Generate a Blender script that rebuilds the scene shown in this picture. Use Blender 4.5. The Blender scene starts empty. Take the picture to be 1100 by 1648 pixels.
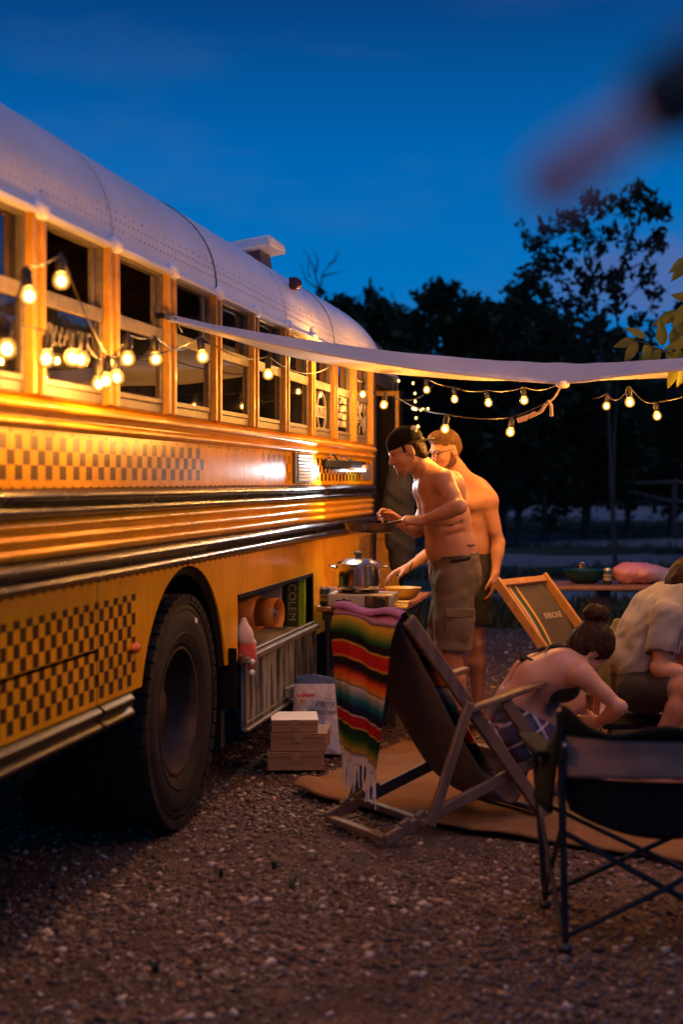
import bpy, bmesh, math, random
import numpy as np
from mathutils import Vector, Matrix, noise as mnoise

random.seed(7)
RNG = np.random.default_rng(7)
SC = bpy.context.scene
COL = SC.collection
PI = math.pi
EYE = 1.53            # camera height in metres
FOC = 2289.0          # focal length in photo pixels

# ---------------------------------------------------------------- camera
cam_d = bpy.data.cameras.new('camera')
cam = bpy.data.objects.new('camera', cam_d)
COL.objects.link(cam)
cam.location = (0, 0, EYE)
cam.rotation_euler = (math.radians(90), 0, 0)
cam_d.sensor_fit = 'VERTICAL'
cam_d.sensor_height = 36.0
cam_d.sensor_width = 24.0
cam_d.lens = 50.0
cam_d.shift_y = -49.0 / 1648.0
cam_d.clip_start = 0.05
cam_d.clip_end = 1200
cam_d.dof.use_dof = True
cam_d.dof.focus_distance = 7.9
cam_d.dof.aperture_fstop = 1.8
SC.camera = cam

# ---------------------------------------------------------------- world: dusk sky
world = bpy.data.worlds.new('World')
SC.world = world
world.use_nodes = True
wn, wl = world.node_tree.nodes, world.node_tree.links
wn.clear()
w_out = wn.new('ShaderNodeOutputWorld')
w_bg = wn.new('ShaderNodeBackground')
w_tc = wn.new('ShaderNodeTexCoord')
w_sep = wn.new('ShaderNodeSeparateXYZ')
w_ramp = wn.new('ShaderNodeValToRGB')
wl.new(w_tc.outputs['Generated'], w_sep.inputs[0])
wl.new(w_sep.outputs['Z'], w_ramp.inputs['Fac'])
cr = w_ramp.color_ramp
cr.elements[0].position = 0.0
cr.elements[0].color = (0.002, 0.155, 0.48, 1)
cr.elements[1].position = 1.0
cr.elements[1].color = (0.004, 0.018, 0.085, 1)
for p_, c_ in ((0.12, (0.000, 0.172, 0.52, 1)), (0.22, (0.000, 0.130, 0.44, 1)), (0.33, (0.0012, 0.047, 0.20, 1))):
    e_ = cr.elements.new(p_)
    e_.color = c_
# soft thin clouds
w_map = wn.new('ShaderNodeMapping')
w_map.inputs['Scale'].default_value = (1.6, 1.6, 5.5)
w_noi = wn.new('ShaderNodeTexNoise')
w_noi.inputs['Scale'].default_value = 2.4
w_noi.inputs['Detail'].default_value = 5
w_noi.inputs['Roughness'].default_value = 0.55
w_cr = wn.new('ShaderNodeValToRGB')
w_cr.color_ramp.elements[0].position = 0.46
w_cr.color_ramp.elements[0].color = (0, 0, 0, 1)
w_cr.color_ramp.elements[1].position = 0.78
w_cr.color_ramp.elements[1].color = (0.32, 0.32, 0.32, 1)
w_mix = wn.new('ShaderNodeMixRGB')
w_mix.inputs['Color2'].default_value = (0.07, 0.12, 0.30, 1)
wl.new(w_tc.outputs['Generated'], w_map.inputs['Vector'])
wl.new(w_map.outputs['Vector'], w_noi.inputs['Vector'])
wl.new(w_noi.outputs['Fac'], w_cr.inputs['Fac'])
wl.new(w_cr.outputs['Color'], w_mix.inputs['Fac'])
wl.new(w_ramp.outputs['Color'], w_mix.inputs['Color1'])
# a pale lavender cloud bank low on the right
w_nrm = wn.new('ShaderNodeVectorMath')
w_nrm.operation = 'NORMALIZE'
wl.new(w_tc.outputs['Generated'], w_nrm.inputs[0])
w_dif = wn.new('ShaderNodeVectorMath')
w_dif.operation = 'SUBTRACT'
w_dif.inputs[1].default_value = (0.205, 0.969, 0.137)
wl.new(w_nrm.outputs[0], w_dif.inputs[0])
w_sq = wn.new('ShaderNodeVectorMath')
w_sq.operation = 'MULTIPLY'
w_sq.inputs[1].default_value = (0.75, 0.3, 1.5)
wl.new(w_dif.outputs[0], w_sq.inputs[0])
w_len = wn.new('ShaderNodeVectorMath')
w_len.operation = 'LENGTH'
wl.new(w_sq.outputs[0], w_len.inputs[0])
w_cn = wn.new('ShaderNodeTexNoise')
w_cn.inputs['Scale'].default_value = 26
w_cn.inputs['Detail'].default_value = 5
wl.new(w_nrm.outputs[0], w_cn.inputs['Vector'])
w_ma = wn.new('ShaderNodeMath')
w_ma.operation = 'MULTIPLY_ADD'
w_ma.inputs[1].default_value = 0.075
wl.new(w_cn.outputs['Fac'], w_ma.inputs[0])
wl.new(w_len.outputs['Value'], w_ma.inputs[2])
w_cr2 = wn.new('ShaderNodeValToRGB')
w_cr2.color_ramp.elements[0].position = 0.066
w_cr2.color_ramp.elements[0].color = (0.75, 0.75, 0.75, 1)
w_cr2.color_ramp.elements[1].position = 0.085
w_cr2.color_ramp.elements[1].color = (0, 0, 0, 1)
wl.new(w_ma.outputs[0], w_cr2.inputs['Fac'])
w_mixc = wn.new('ShaderNodeMixRGB')
w_mixc.inputs['Color2'].default_value = (0.085, 0.135, 0.36, 1)
wl.new(w_cr2.outputs['Color'], w_mixc.inputs['Fac'])
wl.new(w_mix.outputs['Color'], w_mixc.inputs['Color1'])
# the last daylight: Nishita sky with the sun just at the horizon, very weak
w_sky = wn.new('ShaderNodeTexSky')
w_sky.sky_type = 'NISHITA'
w_sky.sun_disc = False
w_sky.sun_elevation = math.radians(-2.0)
w_sky.sun_rotation = math.radians(200)
w_add = wn.new('ShaderNodeMixRGB')
w_add.blend_type = 'ADD'
w_add.inputs['Fac'].default_value = 0.0008
wl.new(w_mixc.outputs['Color'], w_add.inputs['Color1'])
wl.new(w_sky.outputs['Color'], w_add.inputs['Color2'])
wl.new(w_add.outputs['Color'], w_bg.inputs['Color'])
w_bg.inputs['Strength'].default_value = 1.0
wl.new(w_bg.outputs[0], w_out.inputs[0])

# afterglow behind the camera: one very broad, weak, lavender sun
sun_d = bpy.data.lights.new('afterglow_sun', 'SUN')
sun_d.energy = 0.70
sun_d.angle = math.radians(50)
sun_d.color = (0.54, 0.56, 1.0)
sun = bpy.data.objects.new('afterglow_sun', sun_d)
COL.objects.link(sun)
sun.rotation_euler = (math.radians(20), 0, math.radians(20))

# ---------------------------------------------------------------- view / render
SC.view_settings.view_transform = 'Standard'
SC.view_settings.look = 'None'
SC.view_settings.exposure = 0.0
SC.view_settings.gamma = 1.0
SC.view_settings.use_curve_mapping = False
SC.render.engine = 'CYCLES'
SC.cycles.use_denoising = True
SC.cycles.max_bounces = 6
SC.cycles.diffuse_bounces = 3
SC.cycles.glossy_bounces = 3
SC.cycles.transparent_max_bounces = 12
SC.cycles.sample_clamp_indirect = 3.0
SC.cycles.sample_clamp_direct = 60.0
SC.cycles.caustics_reflective = False
SC.cycles.caustics_refractive = False


def V(*a):
    return Vector(a)


def W(px, py, d):
    """Point at photo pixel (px, py) and distance d in front of the camera (design-time survey)."""
    return Vector(((px - 550.0) / FOC * d, d, EYE + (775.0 - py) / FOC * d))


# ---------------------------------------------------------------- node helpers
class NT:
    def __init__(s, name):
        s.m = bpy.data.materials.new(name)
        s.m.use_nodes = True
        s.n, s.l = s.m.node_tree.nodes, s.m.node_tree.links
        s.b = s.n['Principled BSDF']
        s.out = s.n['Material Output']
        s._tc = None

    def tc(s, which='Object'):
        if s._tc is None:
            s._tc = s.n.new('ShaderNodeTexCoord')
        return s._tc.outputs[which]

    def link(s, a, b):
        s.l.new(a, b)

    def setin(s, sock, v):
        if hasattr(v, 'is_output') or isinstance(v, bpy.types.NodeSocket):
            s.l.new(v, sock)
        else:
            if sock.type == 'RGBA' and len(v) == 3:
                v = (*v, 1)
            sock.default_value = v

    def math(s, op, a, b=0.0, c=None, clamp=False):
        n = s.n.new('ShaderNodeMath')
        n.operation = op
        n.use_clamp = clamp
        s.setin(n.inputs[0], a)
        s.setin(n.inputs[1], b)
        if c is not None:
            s.setin(n.inputs[2], c)
        return n.outputs[0]

    def xyz(s, vec=None):
        n = s.n.new('ShaderNodeSeparateXYZ')
        s.l.new(vec if vec is not None else s.tc(), n.inputs[0])
        return n.outputs[0], n.outputs[1], n.outputs[2]

    def mapping(s, scale=(1, 1, 1), vec=None, rot=(0, 0, 0)):
        n = s.n.new('ShaderNodeMapping')
        n.inputs['Scale'].default_value = scale
        n.inputs['Rotation'].default_value = rot
        s.l.new(vec if vec is not None else s.tc(), n.inputs['Vector'])
        return n.outputs[0]

    def noise(s, scale=5, detail=4, rough=0.5, vec=None):
        n = s.n.new('ShaderNodeTexNoise')
        n.inputs['Scale'].default_value = scale
        n.inputs['Detail'].default_value = detail
        n.inputs['Roughness'].default_value = rough
        s.l.new(vec if vec is not None else s.tc(), n.inputs['Vector'])
        return n.outputs['Fac']

    def ramp(s, fac, stops, interp='LINEAR'):
        n = s.n.new('ShaderNodeValToRGB')
        n.color_ramp.interpolation = interp
        els = n.color_ramp.elements
        for i, (p, c) in enumerate(stops):
            e = els[i] if i < 2 else els.new(p)
            e.position = p
            e.color = (*c, 1) if len(c) == 3 else c
        s.l.new(fac, n.inputs['Fac'])
        return n.outputs['Color']

    def mix(s, fac, a, b, blend='MIX'):
        n = s.n.new('ShaderNodeMixRGB')
        n.blend_type = blend
        s.setin(n.inputs['Fac'], fac)
        s.setin(n.inputs['Color1'], a)
        s.setin(n.inputs['Color2'], b)
        return n.outputs['Color']

    def bump(s, height, strength=0.3, dist=0.01):
        n = s.n.new('ShaderNodeBump')
        n.inputs['Strength'].default_value = strength
        n.inputs['Distance'].default_value = dist
        s.l.new(height, n.inputs['Height'])
        s.l.new(n.outputs['Normal'], s.b.inputs['Normal'])

    def set(s, **kw):
        names = dict(col='Base Color', rough='Roughness', metal='Metallic', spec='Specular IOR Level', coat='Coat Weight',
                     coatr='Coat Roughness', sss='Subsurface Weight', sheen='Sheen Weight', trans='Transmission Weight', alpha='Alpha')
        for k, v in kw.items():
            s.setin(s.b.inputs[names[k]], v)
        return s


MATS = {}


def pm(name, col, col2=None, rough=0.6, metal=0.0, scale=8.0, bump=0.25, bscale=60.0, bdist=0.004, stretch=(1, 1, 1), coat=0.0, spec=0.5, sheen=0.0, contrast=(0.35, 0.65), rvar=0.12):
    if name in MATS:
        return MATS[name]
    t = NT(name)
    if col2 is None:
        col2 = tuple(c * 0.62 for c in col)
    mp = t.mapping(stretch)
    f = t.noise(scale, 5, 0.6, mp)
    c = t.ramp(f, [(contrast[0], col2), (contrast[1], col)])
    t.set(col=c, metal=metal, coat=coat, spec=spec, sheen=sheen)
    if coat:
        t.b.inputs['Coat Roughness'].default_value = 0.08
    r = t.math('MULTIPLY_ADD', f, rvar * 2, rough - rvar)
    t.set(rough=r)
    if bump > 0:
        t.bump(t.noise(bscale, 3, 0.6, mp), bump, bdist)
    MATS[name] = t.m
    return t.m


# ---------------------------------------------------------------- mesh helpers
class MB:
    def __init__(s):
        s.v, s.f, s.uv = [], [], {}

    def add(s, verts, faces):
        o = len(s.v)
        s.v += [tuple(p) for p in verts]
        s.f += [tuple(i + o for i in f) for f in faces]
        return o

    def box(s, c, size, R=None):
        c = Vector(c)
        hx, hy, hz = size[0] / 2, size[1] / 2, size[2] / 2
        vs = []
        for x in (-hx, hx):
            for y in (-hy, hy):
                for z in (-hz, hz):
                    p = Vector((x, y, z))
                    vs.append(c + (R @ p if R else p))
        s.add(vs, [(0, 1, 3, 2), (4, 6, 7, 5), (0, 4, 5, 1), (2, 3, 7, 6), (0, 2, 6, 4), (1, 5, 7, 3)])
        return s

    def span(s, lo, hi):
        return s.box([(a + b) / 2 for a, b in zip(lo, hi)], [abs(b - a) for a, b in zip(lo, hi)])

    def bar(s, p, q, w, h, up=(0, 0, 1)):
        p, q = Vector(p), Vector(q)
        d = (q - p)
        L = d.length
        x = d / L
        z = Vector(up)
        y = z.cross(x)
        if y.length < 1e-4:
            y = Vector((0, 1, 0)).cross(x)
        y.normalize()
        z = x.cross(y)
        R = Matrix((x, y, z)).transposed()
        return s.box((p + q) / 2, (L, w, h), R)

    def tube(s, pts, r, n=8, cap=True):
        pts = [Vector(p) for p in pts]
        rs = r if isinstance(r, (list, tuple)) else [r] * len(pts)
        o = len(s.v)
        ref = None
        for i, p in enumerate(pts):
            t = (pts[min(i + 1, len(pts) - 1)] - pts[max(i - 1, 0)])
            if t.length < 1e-9:
                t = Vector((0, 0, 1))
            t.normalize()
            if ref is None:
                ref = Vector((0, 0, 1)) if abs(t.z) < 0.9 else Vector((1, 0, 0))
            a = t.cross(ref)
            if a.length < 1e-5:
                a = t.orthogonal()
            a.normalize()
            b = t.cross(a)
            ref = b.cross(t) if False else ref
            for k in range(n):
                an = 2 * PI * k / n
                s.v.append(tuple(p + (a * math.cos(an) + b * math.sin(an)) * rs[i]))
        for i in range(len(pts) - 1):
            for k in range(n):
                s.f.append((o + i * n + k, o + i * n + (k + 1) % n, o + (i + 1) * n + (k + 1) % n, o + (i + 1) * n + k))
        if cap:
            s.f.append(tuple(o + k for k in range(n))[::-1])
            e = o + (len(pts) - 1) * n
            s.f.append(tuple(e + k for k in range(n)))
        return s

    def lathe(s, prof, c=(0, 0, 0), axis=(0, 0, 1), n=24):
        c = Vector(c)
        z = Vector(axis).normalized()
        x = z.orthogonal().normalized()
        y = z.cross(x)
        o = len(s.v)
        for r, h in prof:
            for k in range(n):
                a = 2 * PI * k / n
                s.v.append(tuple(c + x * (r * math.cos(a)) + y * (r * math.sin(a)) + z * h))
        for i in range(len(prof) - 1):
            for k in range(n):
                s.f.append((o + i * n + k, o + i * n + (k + 1) % n, o + (i + 1) * n + (k + 1) % n, o + (i + 1) * n + k))
        return s

    def ball(s, c, r, n=12, m=8, R=None):
        c = Vector(c)
        r = (r, r, r) if isinstance(r, (int, float)) else r
        o = len(s.v)
        for i in range(1, m):
            th = PI * i / m
            for k in range(n):
                a = 2 * PI * k / n
                p = Vector((r[0] * math.sin(th) * math.cos(a), r[1] * math.sin(th) * math.sin(a), r[2] * math.cos(th)))
                s.v.append(tuple(c + (R @ p if R else p)))
        t = len(s.v)
        for zz in (r[2], -r[2]):
            p = Vector((0, 0, zz))
            s.v.append(tuple(c + (R @ p if R else p)))
        for i in range(m - 2):
            for k in range(n):
                s.f.append((o + i * n + k, o + (i + 1) * n + k, o + (i + 1) * n + (k + 1) % n, o + i * n + (k + 1) % n))
        for k in range(n):
            s.f.append((t, o + k, o + (k + 1) % n))
            e = o + (m - 2) * n
            s.f.append((t + 1, e + (k + 1) % n, e + k))
        return s

    def extrude(s, prof, x0, x1, close=False, nx=1):
        """profile of (y, z) swept along x"""
        o = len(s.v)
        k = len(prof)
        for i in range(nx + 1):
            x = x0 + (x1 - x0) * i / nx
            for y, z in prof:
                s.v.append((x, y, z))
        for i in range(nx):
            for j in range(k if close else k - 1):
                a, b = o + i * k + j, o + i * k + (j + 1) % k
                s.f.append((a, b, b + k, a + k))
        if close:
            s.f.append(tuple(o + j for j in range(k))[::-1])
            s.f.append(tuple(o + nx * k + j for j in range(k)))
        return s

    def prism(s, poly, d):
        """closed polygon of 3D points extruded by the vector d"""
        d = Vector(d)
        poly = [Vector(p) for p in poly]
        k = len(poly)
        o = s.add(poly + [p + d for p in poly], [])
        s.f.append(tuple(o + i for i in range(k))[::-1])
        s.f.append(tuple(o + k + i for i in range(k)))
        for i in range(k):
            j = (i + 1) % k
            s.f.append((o + i, o + j, o + k + j, o + k + i))
        return s

    def grid(s, fn, nu, nv):
        o = len(s.v)
        for i in range(nu + 1):
            for j in range(nv + 1):
                u, v = i / nu, j / nv
                s.uv[len(s.v)] = (u, v)
                s.v.append(tuple(fn(u, v)))
        for i in range(nu):
            for j in range(nv):
                a = o + i * (nv + 1) + j
                s.f.append((a, a + nv + 1, a + nv + 2, a + 1))
        return s

    def mesh(s, name, smooth=False):
        me = bpy.data.meshes.new(name)
        me.from_pydata(s.v, [], s.f)
        if s.uv:
            uvl = me.uv_layers.new(name='UVMap')
            idx = np.empty(len(me.loops), dtype=np.int32)
            me.loops.foreach_get('vertex_index', idx)
            arr = np.array([s.uv.get(i, (0, 0)) for i in range(len(s.v))], dtype=np.float32)
            uvl.data.foreach_set('uv', arr[idx].ravel())
        bm = bmesh.new()
        bm.from_mesh(me)
        if not s.uv:
            bmesh.ops.recalc_face_normals(bm, faces=bm.faces)
        bm.to_mesh(me)
        bm.free()
        if smooth:
            me.polygons.foreach_set('use_smooth', [True] * len(me.polygons))
            if smooth != 'all':
                me.set_sharp_from_angle(angle=math.radians(40))
        return me

    def build(s, name, mat, parent=None, smooth=True, bevel=0.0, solid=0.0, sub=0, kind=None):
        o = link(name, s.mesh(name, smooth), mat, parent)
        mods(o, bevel, solid, sub)
        if kind:
            o['kind'] = kind
        return o


def mods(o, bevel=0.0, solid=0.0, sub=0):
    if solid:
        m = o.modifiers.new('solid', 'SOLIDIFY')
        m.thickness = solid
        m.offset = 0
    if bevel:
        m = o.modifiers.new('bevel', 'BEVEL')
        m.width = bevel
        m.segments = 2
        m.limit_method = 'ANGLE'
        m.angle_limit = math.radians(40)
    if sub:
        m = o.modifiers.new('sub', 'SUBSURF')
        m.levels = m.render_levels = sub


def link(name, me, mat=None, parent=None):
    o = bpy.data.objects.new(name, me)
    COL.objects.link(o)
    if mat is not None:
        me.materials.append(mat)
    if parent is not None:
        o.parent = parent
    return o


def tag(o, label, cat, group=None):
    o['label'] = label
    o['category'] = cat
    if group:
        o['group'] = group
    return o


def thing(name, label, cat, loc=(0, 0, 0), rz=0.0, group=None):
    o = bpy.data.objects.new(name, None)
    COL.objects.link(o)
    o.empty_display_size = 0.1
    o.location = loc
    o.rotation_euler = (0, 0, rz)
    return tag(o, label, cat, group)


def text(name, body, size, loc, rot, mat, parent=None, align='CENTER', shear=0.0, sx=1.0, extrude=0.0004, spacing=1.0):
    c = bpy.data.curves.new(name, 'FONT')
    c.body = body
    c.size = size
    c.align_x = align
    c.align_y = 'CENTER'
    c.shear = shear
    c.extrude = extrude
    c.space_character = spacing
    tmp = bpy.data.objects.new('lettering_curve', c)
    COL.objects.link(tmp)
    me = bpy.data.meshes.new_from_object(tmp.evaluated_get(bpy.context.evaluated_depsgraph_get()))
    bpy.data.objects.remove(tmp)
    me.name = name
    me.materials.clear()
    me.materials.append(mat)
    o = bpy.data.objects.new(name, me)
    COL.objects.link(o)
    o.location = loc
    if isinstance(rot, Matrix):
        o.rotation_euler = rot.to_euler()
    else:
        o.rotation_euler = rot
    o.scale = (sx, 1, 1)
    if parent is not None:
        o.parent = parent
    return o


def frame_matrix(x, y):
    x = Vector(x).normalized()
    y = Vector(y)
    z = x.cross(y).normalized()
    y = z.cross(x)
    return Matrix((x, y, z)).transposed()


def lerp(a, b, t):
    return a + (b - a) * t


# ---------------------------------------------------------------- signed-distance modelling for bodies and soft things
class SDF:
    def __init__(s, lo, hi, h=0.006):
        s.lo = np.array(lo, dtype=np.float32)
        s.h = h
        n = np.ceil((np.array(hi) - s.lo) / h).astype(int) + 1
        s.ax = [(s.lo[i] + h * np.arange(n[i])).astype(np.float32) for i in range(3)]
        s.d = np.full(n, 1.0, dtype=np.float32)

    def _sl(s, lo, hi):
        sl = []
        for i in range(3):
            a = max(0, int((lo[i] - s.lo[i]) / s.h) - 1)
            b = min(len(s.ax[i]), int((hi[i] - s.lo[i]) / s.h) + 2)
            if b <= a:
                return None
            sl.append(slice(a, b))
        return tuple(sl)

    def _apply(s, sl, q, k, op):
        d = s.d[sl]
        if op == '+':
            hh = np.maximum(k - np.abs(d - q), 0) / k
            s.d[sl] = np.minimum(d, q) - hh * hh * (k * 0.25)
        else:
            q = -q
            hh = np.maximum(k - np.abs(d - q), 0) / k
            s.d[sl] = np.maximum(d, q) + hh * hh * (k * 0.25)

    def _P(s, sl):
        return (s.ax[0][sl[0]][:, None, None], s.ax[1][sl[1]][None, :, None], s.ax[2][sl[2]][None, None, :])

    def rc(s, a, b, ra, rb=None, k=0.02, op='+'):
        rb = ra if rb is None else rb
        a, b = np.array(a, dtype=np.float32), np.array(b, dtype=np.float32)
        m = max(ra, rb) + k * 1.2 + 0.02
        sl = s._sl(np.minimum(a, b) - m, np.maximum(a, b) + m)
        if sl is None:
            return s
        X, Y, Z = s._P(sl)
        ba = b - a
        L = max(float(ba @ ba), 1e-9)
        px, py, pz = X - a[0], Y - a[1], Z - a[2]
        t = np.clip((px * ba[0] + py * ba[1] + pz * ba[2]) / L, 0, 1)
        q = np.sqrt((px - t * ba[0]) ** 2 + (py - t * ba[1]) ** 2 + (pz - t * ba[2]) ** 2) - (ra + (rb - ra) * t)
        s._apply(sl, q.astype(np.float32), k, op)
        return s

    def ch(s, pts, rs, k=0.02, op='+'):
        for i in range(len(pts) - 1):
            s.rc(pts[i], pts[i + 1], rs[i], rs[i + 1], k, op)
        return s

    def el(s, c, r, R=None, k=0.02, op='+'):
        """ellipsoid; R = 3x3 with the axes as columns"""
        c = np.array(c, dtype=np.float32)
        R = np.eye(3, dtype=np.float32) if R is None else np.array(R, dtype=np.float32)
        m = max(r) + k * 1.2 + 0.02
        sl = s._sl(c - m, c + m)
        if sl is None:
            return s
        X, Y, Z = s._P(sl)
        px, py, pz = X - c[0], Y - c[1], Z - c[2]
        k0 = k1 = 0
        for i in range(3):
            e = px * R[0, i] + py * R[1, i] + pz * R[2, i]
            k0 = k0 + (e / r[i]) ** 2
            k1 = k1 + (e / r[i] ** 2) ** 2
        k0, k1 = np.sqrt(k0), np.sqrt(k1) + 1e-6
        s._apply(sl, (k0 * (k0 - 1.0) / k1).astype(np.float32), k, op)
        return s

    def cut(s, p, n, k=0.004):
        """keep the side the normal n points away from"""
        n = np.array(Vector(n).normalized(), dtype=np.float32)
        p = np.array(p, dtype=np.float32)
        X, Y, Z = s.ax[0][:, None, None], s.ax[1][None, :, None], s.ax[2][None, None, :]
        q = (X - p[0]) * n[0] + (Y - p[1]) * n[1] + (Z - p[2]) * n[2]
        s.d = np.maximum(s.d, q.astype(np.float32))
        return s

    def wrinkle(s, amp, scale, dirs=3, seed=1):
        """shallow folds: a sum of warped sines added to the distance"""
        r = np.random.default_rng(seed)
        X, Y, Z = s.ax[0][:, None, None], s.ax[1][None, :, None], s.ax[2][None, None, :]
        near = np.abs(s.d) < 0.05
        w = np.zeros_like(s.d)
        for i in range(dirs):
            v = r.normal(size=3) * np.array([1, 1, 1.6])
            v /= np.linalg.norm(v)
            u = r.normal(size=3)
            ph = r.random() * 6
            a = (X * u[0] + Y * u[1] + Z * u[2]) * scale * 0.6 + ph
            w += np.sin((X * v[0] + Y * v[1] + Z * v[2]) * scale * (1 + 0.35 * i) + 1.7 * np.sin(a)).astype(np.float32)
        s.d = np.where(near, s.d + w * (amp / dirs), s.d)
        return s

    def comb(s, c, axis, n, amp):
        """grooves running along the axis, like combed hair"""
        z = Vector(axis).normalized()
        x = z.orthogonal().normalized()
        y = z.cross(x)
        X, Y, Z = s.ax[0][:, None, None] - c[0], s.ax[1][None, :, None] - c[1], s.ax[2][None, None, :] - c[2]
        a = np.arctan2(X * y[0] + Y * y[1] + Z * y[2], X * x[0] + Y * x[1] + Z * x[2])
        h = X * z[0] + Y * z[1] + Z * z[2]
        w = np.sin(a * n + 2.0 * np.sin(h * 30 + a * 3)) * 0.6 + np.sin(a * (n * 0.43) + 1.3 + h * 12) * 0.6
        s.d = np.where(np.abs(s.d) < 0.03, s.d + (w * amp).astype(np.float32), s.d)
        return s

    def mesh(s, name):
        d = s.d
        d[0], d[-1], d[:, 0], d[:, -1], d[:, :, 0], d[:, :, -1] = 1, 1, 1, 1, 1, 1
        ins = d < 0
        nx, ny, nz = d.shape
        cnt = np.zeros((nx - 1, ny - 1, nz - 1), dtype=np.uint8)
        for i in (0, 1):
            for j in (0, 1):
                for k in (0, 1):
                    cnt += ins[i:nx - 1 + i, j:ny - 1 + j, k:nz - 1 + k]
        act = (cnt > 0) & (cnt < 8)
        idx = np.argwhere(act)
        N = len(idx)
        im = np.full(act.shape, -1, dtype=np.int32)
        im[act] = np.arange(N)
        corner = np.array([(i, j, k) for i in (0, 1) for j in (0, 1) for k in (0, 1)])
        val = np.stack([d[idx[:, 0] + c[0], idx[:, 1] + c[1], idx[:, 2] + c[2]] for c in corner], 1)
        acc = np.zeros((N, 3))
        num = np.zeros(N)
        for a in range(8):
            for b in range(a + 1, 8):
                if np.abs(corner[a] - corner[b]).sum() != 1:
                    continue
                va, vb = val[:, a], val[:, b]
                m = (va < 0) != (vb < 0)
                t = np.where(m, va / np.where(m, va - vb, 1), 0)
                p = corner[a][None] + (corner[b] - corner[a])[None] * t[:, None]
                acc += np.where(m[:, None], p, 0)
                num += m
        verts = s.lo + (idx + acc / num[:, None]) * s.h
        quads = []
        for ax in range(3):
            o1, o2 = [a for a in range(3) if a != ax]
            sl0 = [slice(None)] * 3
            sl1 = [slice(None)] * 3
            sl0[ax], sl1[ax] = slice(0, -1), slice(1, None)
            for o in (o1, o2):
                sl0[o] = sl1[o] = slice(1, -1)
            A, B = ins[tuple(sl0)], ins[tuple(sl1)]
            e = np.argwhere(A != B)
            if not len(e):
                continue
            flip = A[e[:, 0], e[:, 1], e[:, 2]]
            base = e.copy()
            for o in (o1, o2):
                base[:, o] += 1

            def cell(du, dv):
                c = base.copy()
                c[:, o1] -= du
                c[:, o2] -= dv
                return im[c[:, 0], c[:, 1], c[:, 2]]
            q = np.stack([cell(1, 1), cell(0, 1), cell(0, 0), cell(1, 0)], 1)
            if ax == 1:
                flip = ~flip
            q[~flip] = q[~flip][:, ::-1]
            quads.append(q)
        quads = np.concatenate(quads).astype(np.int32)
        return np_mesh(name, verts.astype(np.float32), quads, True)

    def build(s, name, mat, parent=None, smooth_it=2):
        me = s.mesh(name)
        o = link(name, me, mat, parent)
        if parent is not None:
            # the field is in world space; the thing's Empty may sit elsewhere
            o.matrix_parent_inverse = Matrix.Translation(-Vector(parent.location)) if parent.rotation_euler.z == 0 else (Matrix.Translation(parent.location) @ Matrix.Rotation(parent.rotation_euler.z, 4, 'Z')).inverted()
        if smooth_it:
            m = o.modifiers.new('smooth', 'SMOOTH')
            m.factor = 0.5
            m.iterations = smooth_it
        return o


def np_mesh(name, verts, faces, smooth=True):
    """verts (N,3) float32, faces (M,k) int32, fast"""
    me = bpy.data.meshes.new(name)
    k = faces.shape[1]
    me.vertices.add(len(verts))
    me.vertices.foreach_set('co', np.ascontiguousarray(verts, dtype=np.float32).ravel())
    me.loops.add(faces.size)
    me.loops.foreach_set('vertex_index', np.ascontiguousarray(faces, dtype=np.int32).ravel())
    me.polygons.add(len(faces))
    me.polygons.foreach_set('loop_start', np.arange(0, faces.size, k, dtype=np.int32))
    me.polygons.foreach_set('loop_total', np.full(len(faces), k, dtype=np.int32))
    if smooth:
        me.polygons.foreach_set('use_smooth', np.ones(len(faces), dtype=bool))
    me.update(calc_edges=True)
    return me
# ================================================================ the school bus
TH = math.atan(450.0 / FOC)          # angle between the view axis and the bus
SN, CS = math.sin(TH), math.cos(TH)
BD = 1.896                           # distance of the bus side from the camera
BUS_LOC = Vector((-BD * CS, BD * SN, 0))
BUS_RZ = PI / 2 - TH


def B(s, y, z):
    """bus-local point (forward along the bus, inward, up) in world space"""
    return Vector((s * SN - (BD + y) * CS, s * CS + (BD + y) * SN, z))


def SX(px, y=0.0):
    """distance along the bus of photo column px on a plane y inside the bus side"""
    return (FOC * (BD + y) / CS ** 2) / (1000.0 - px) - (BD + y) * math.tan(TH)


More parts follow.
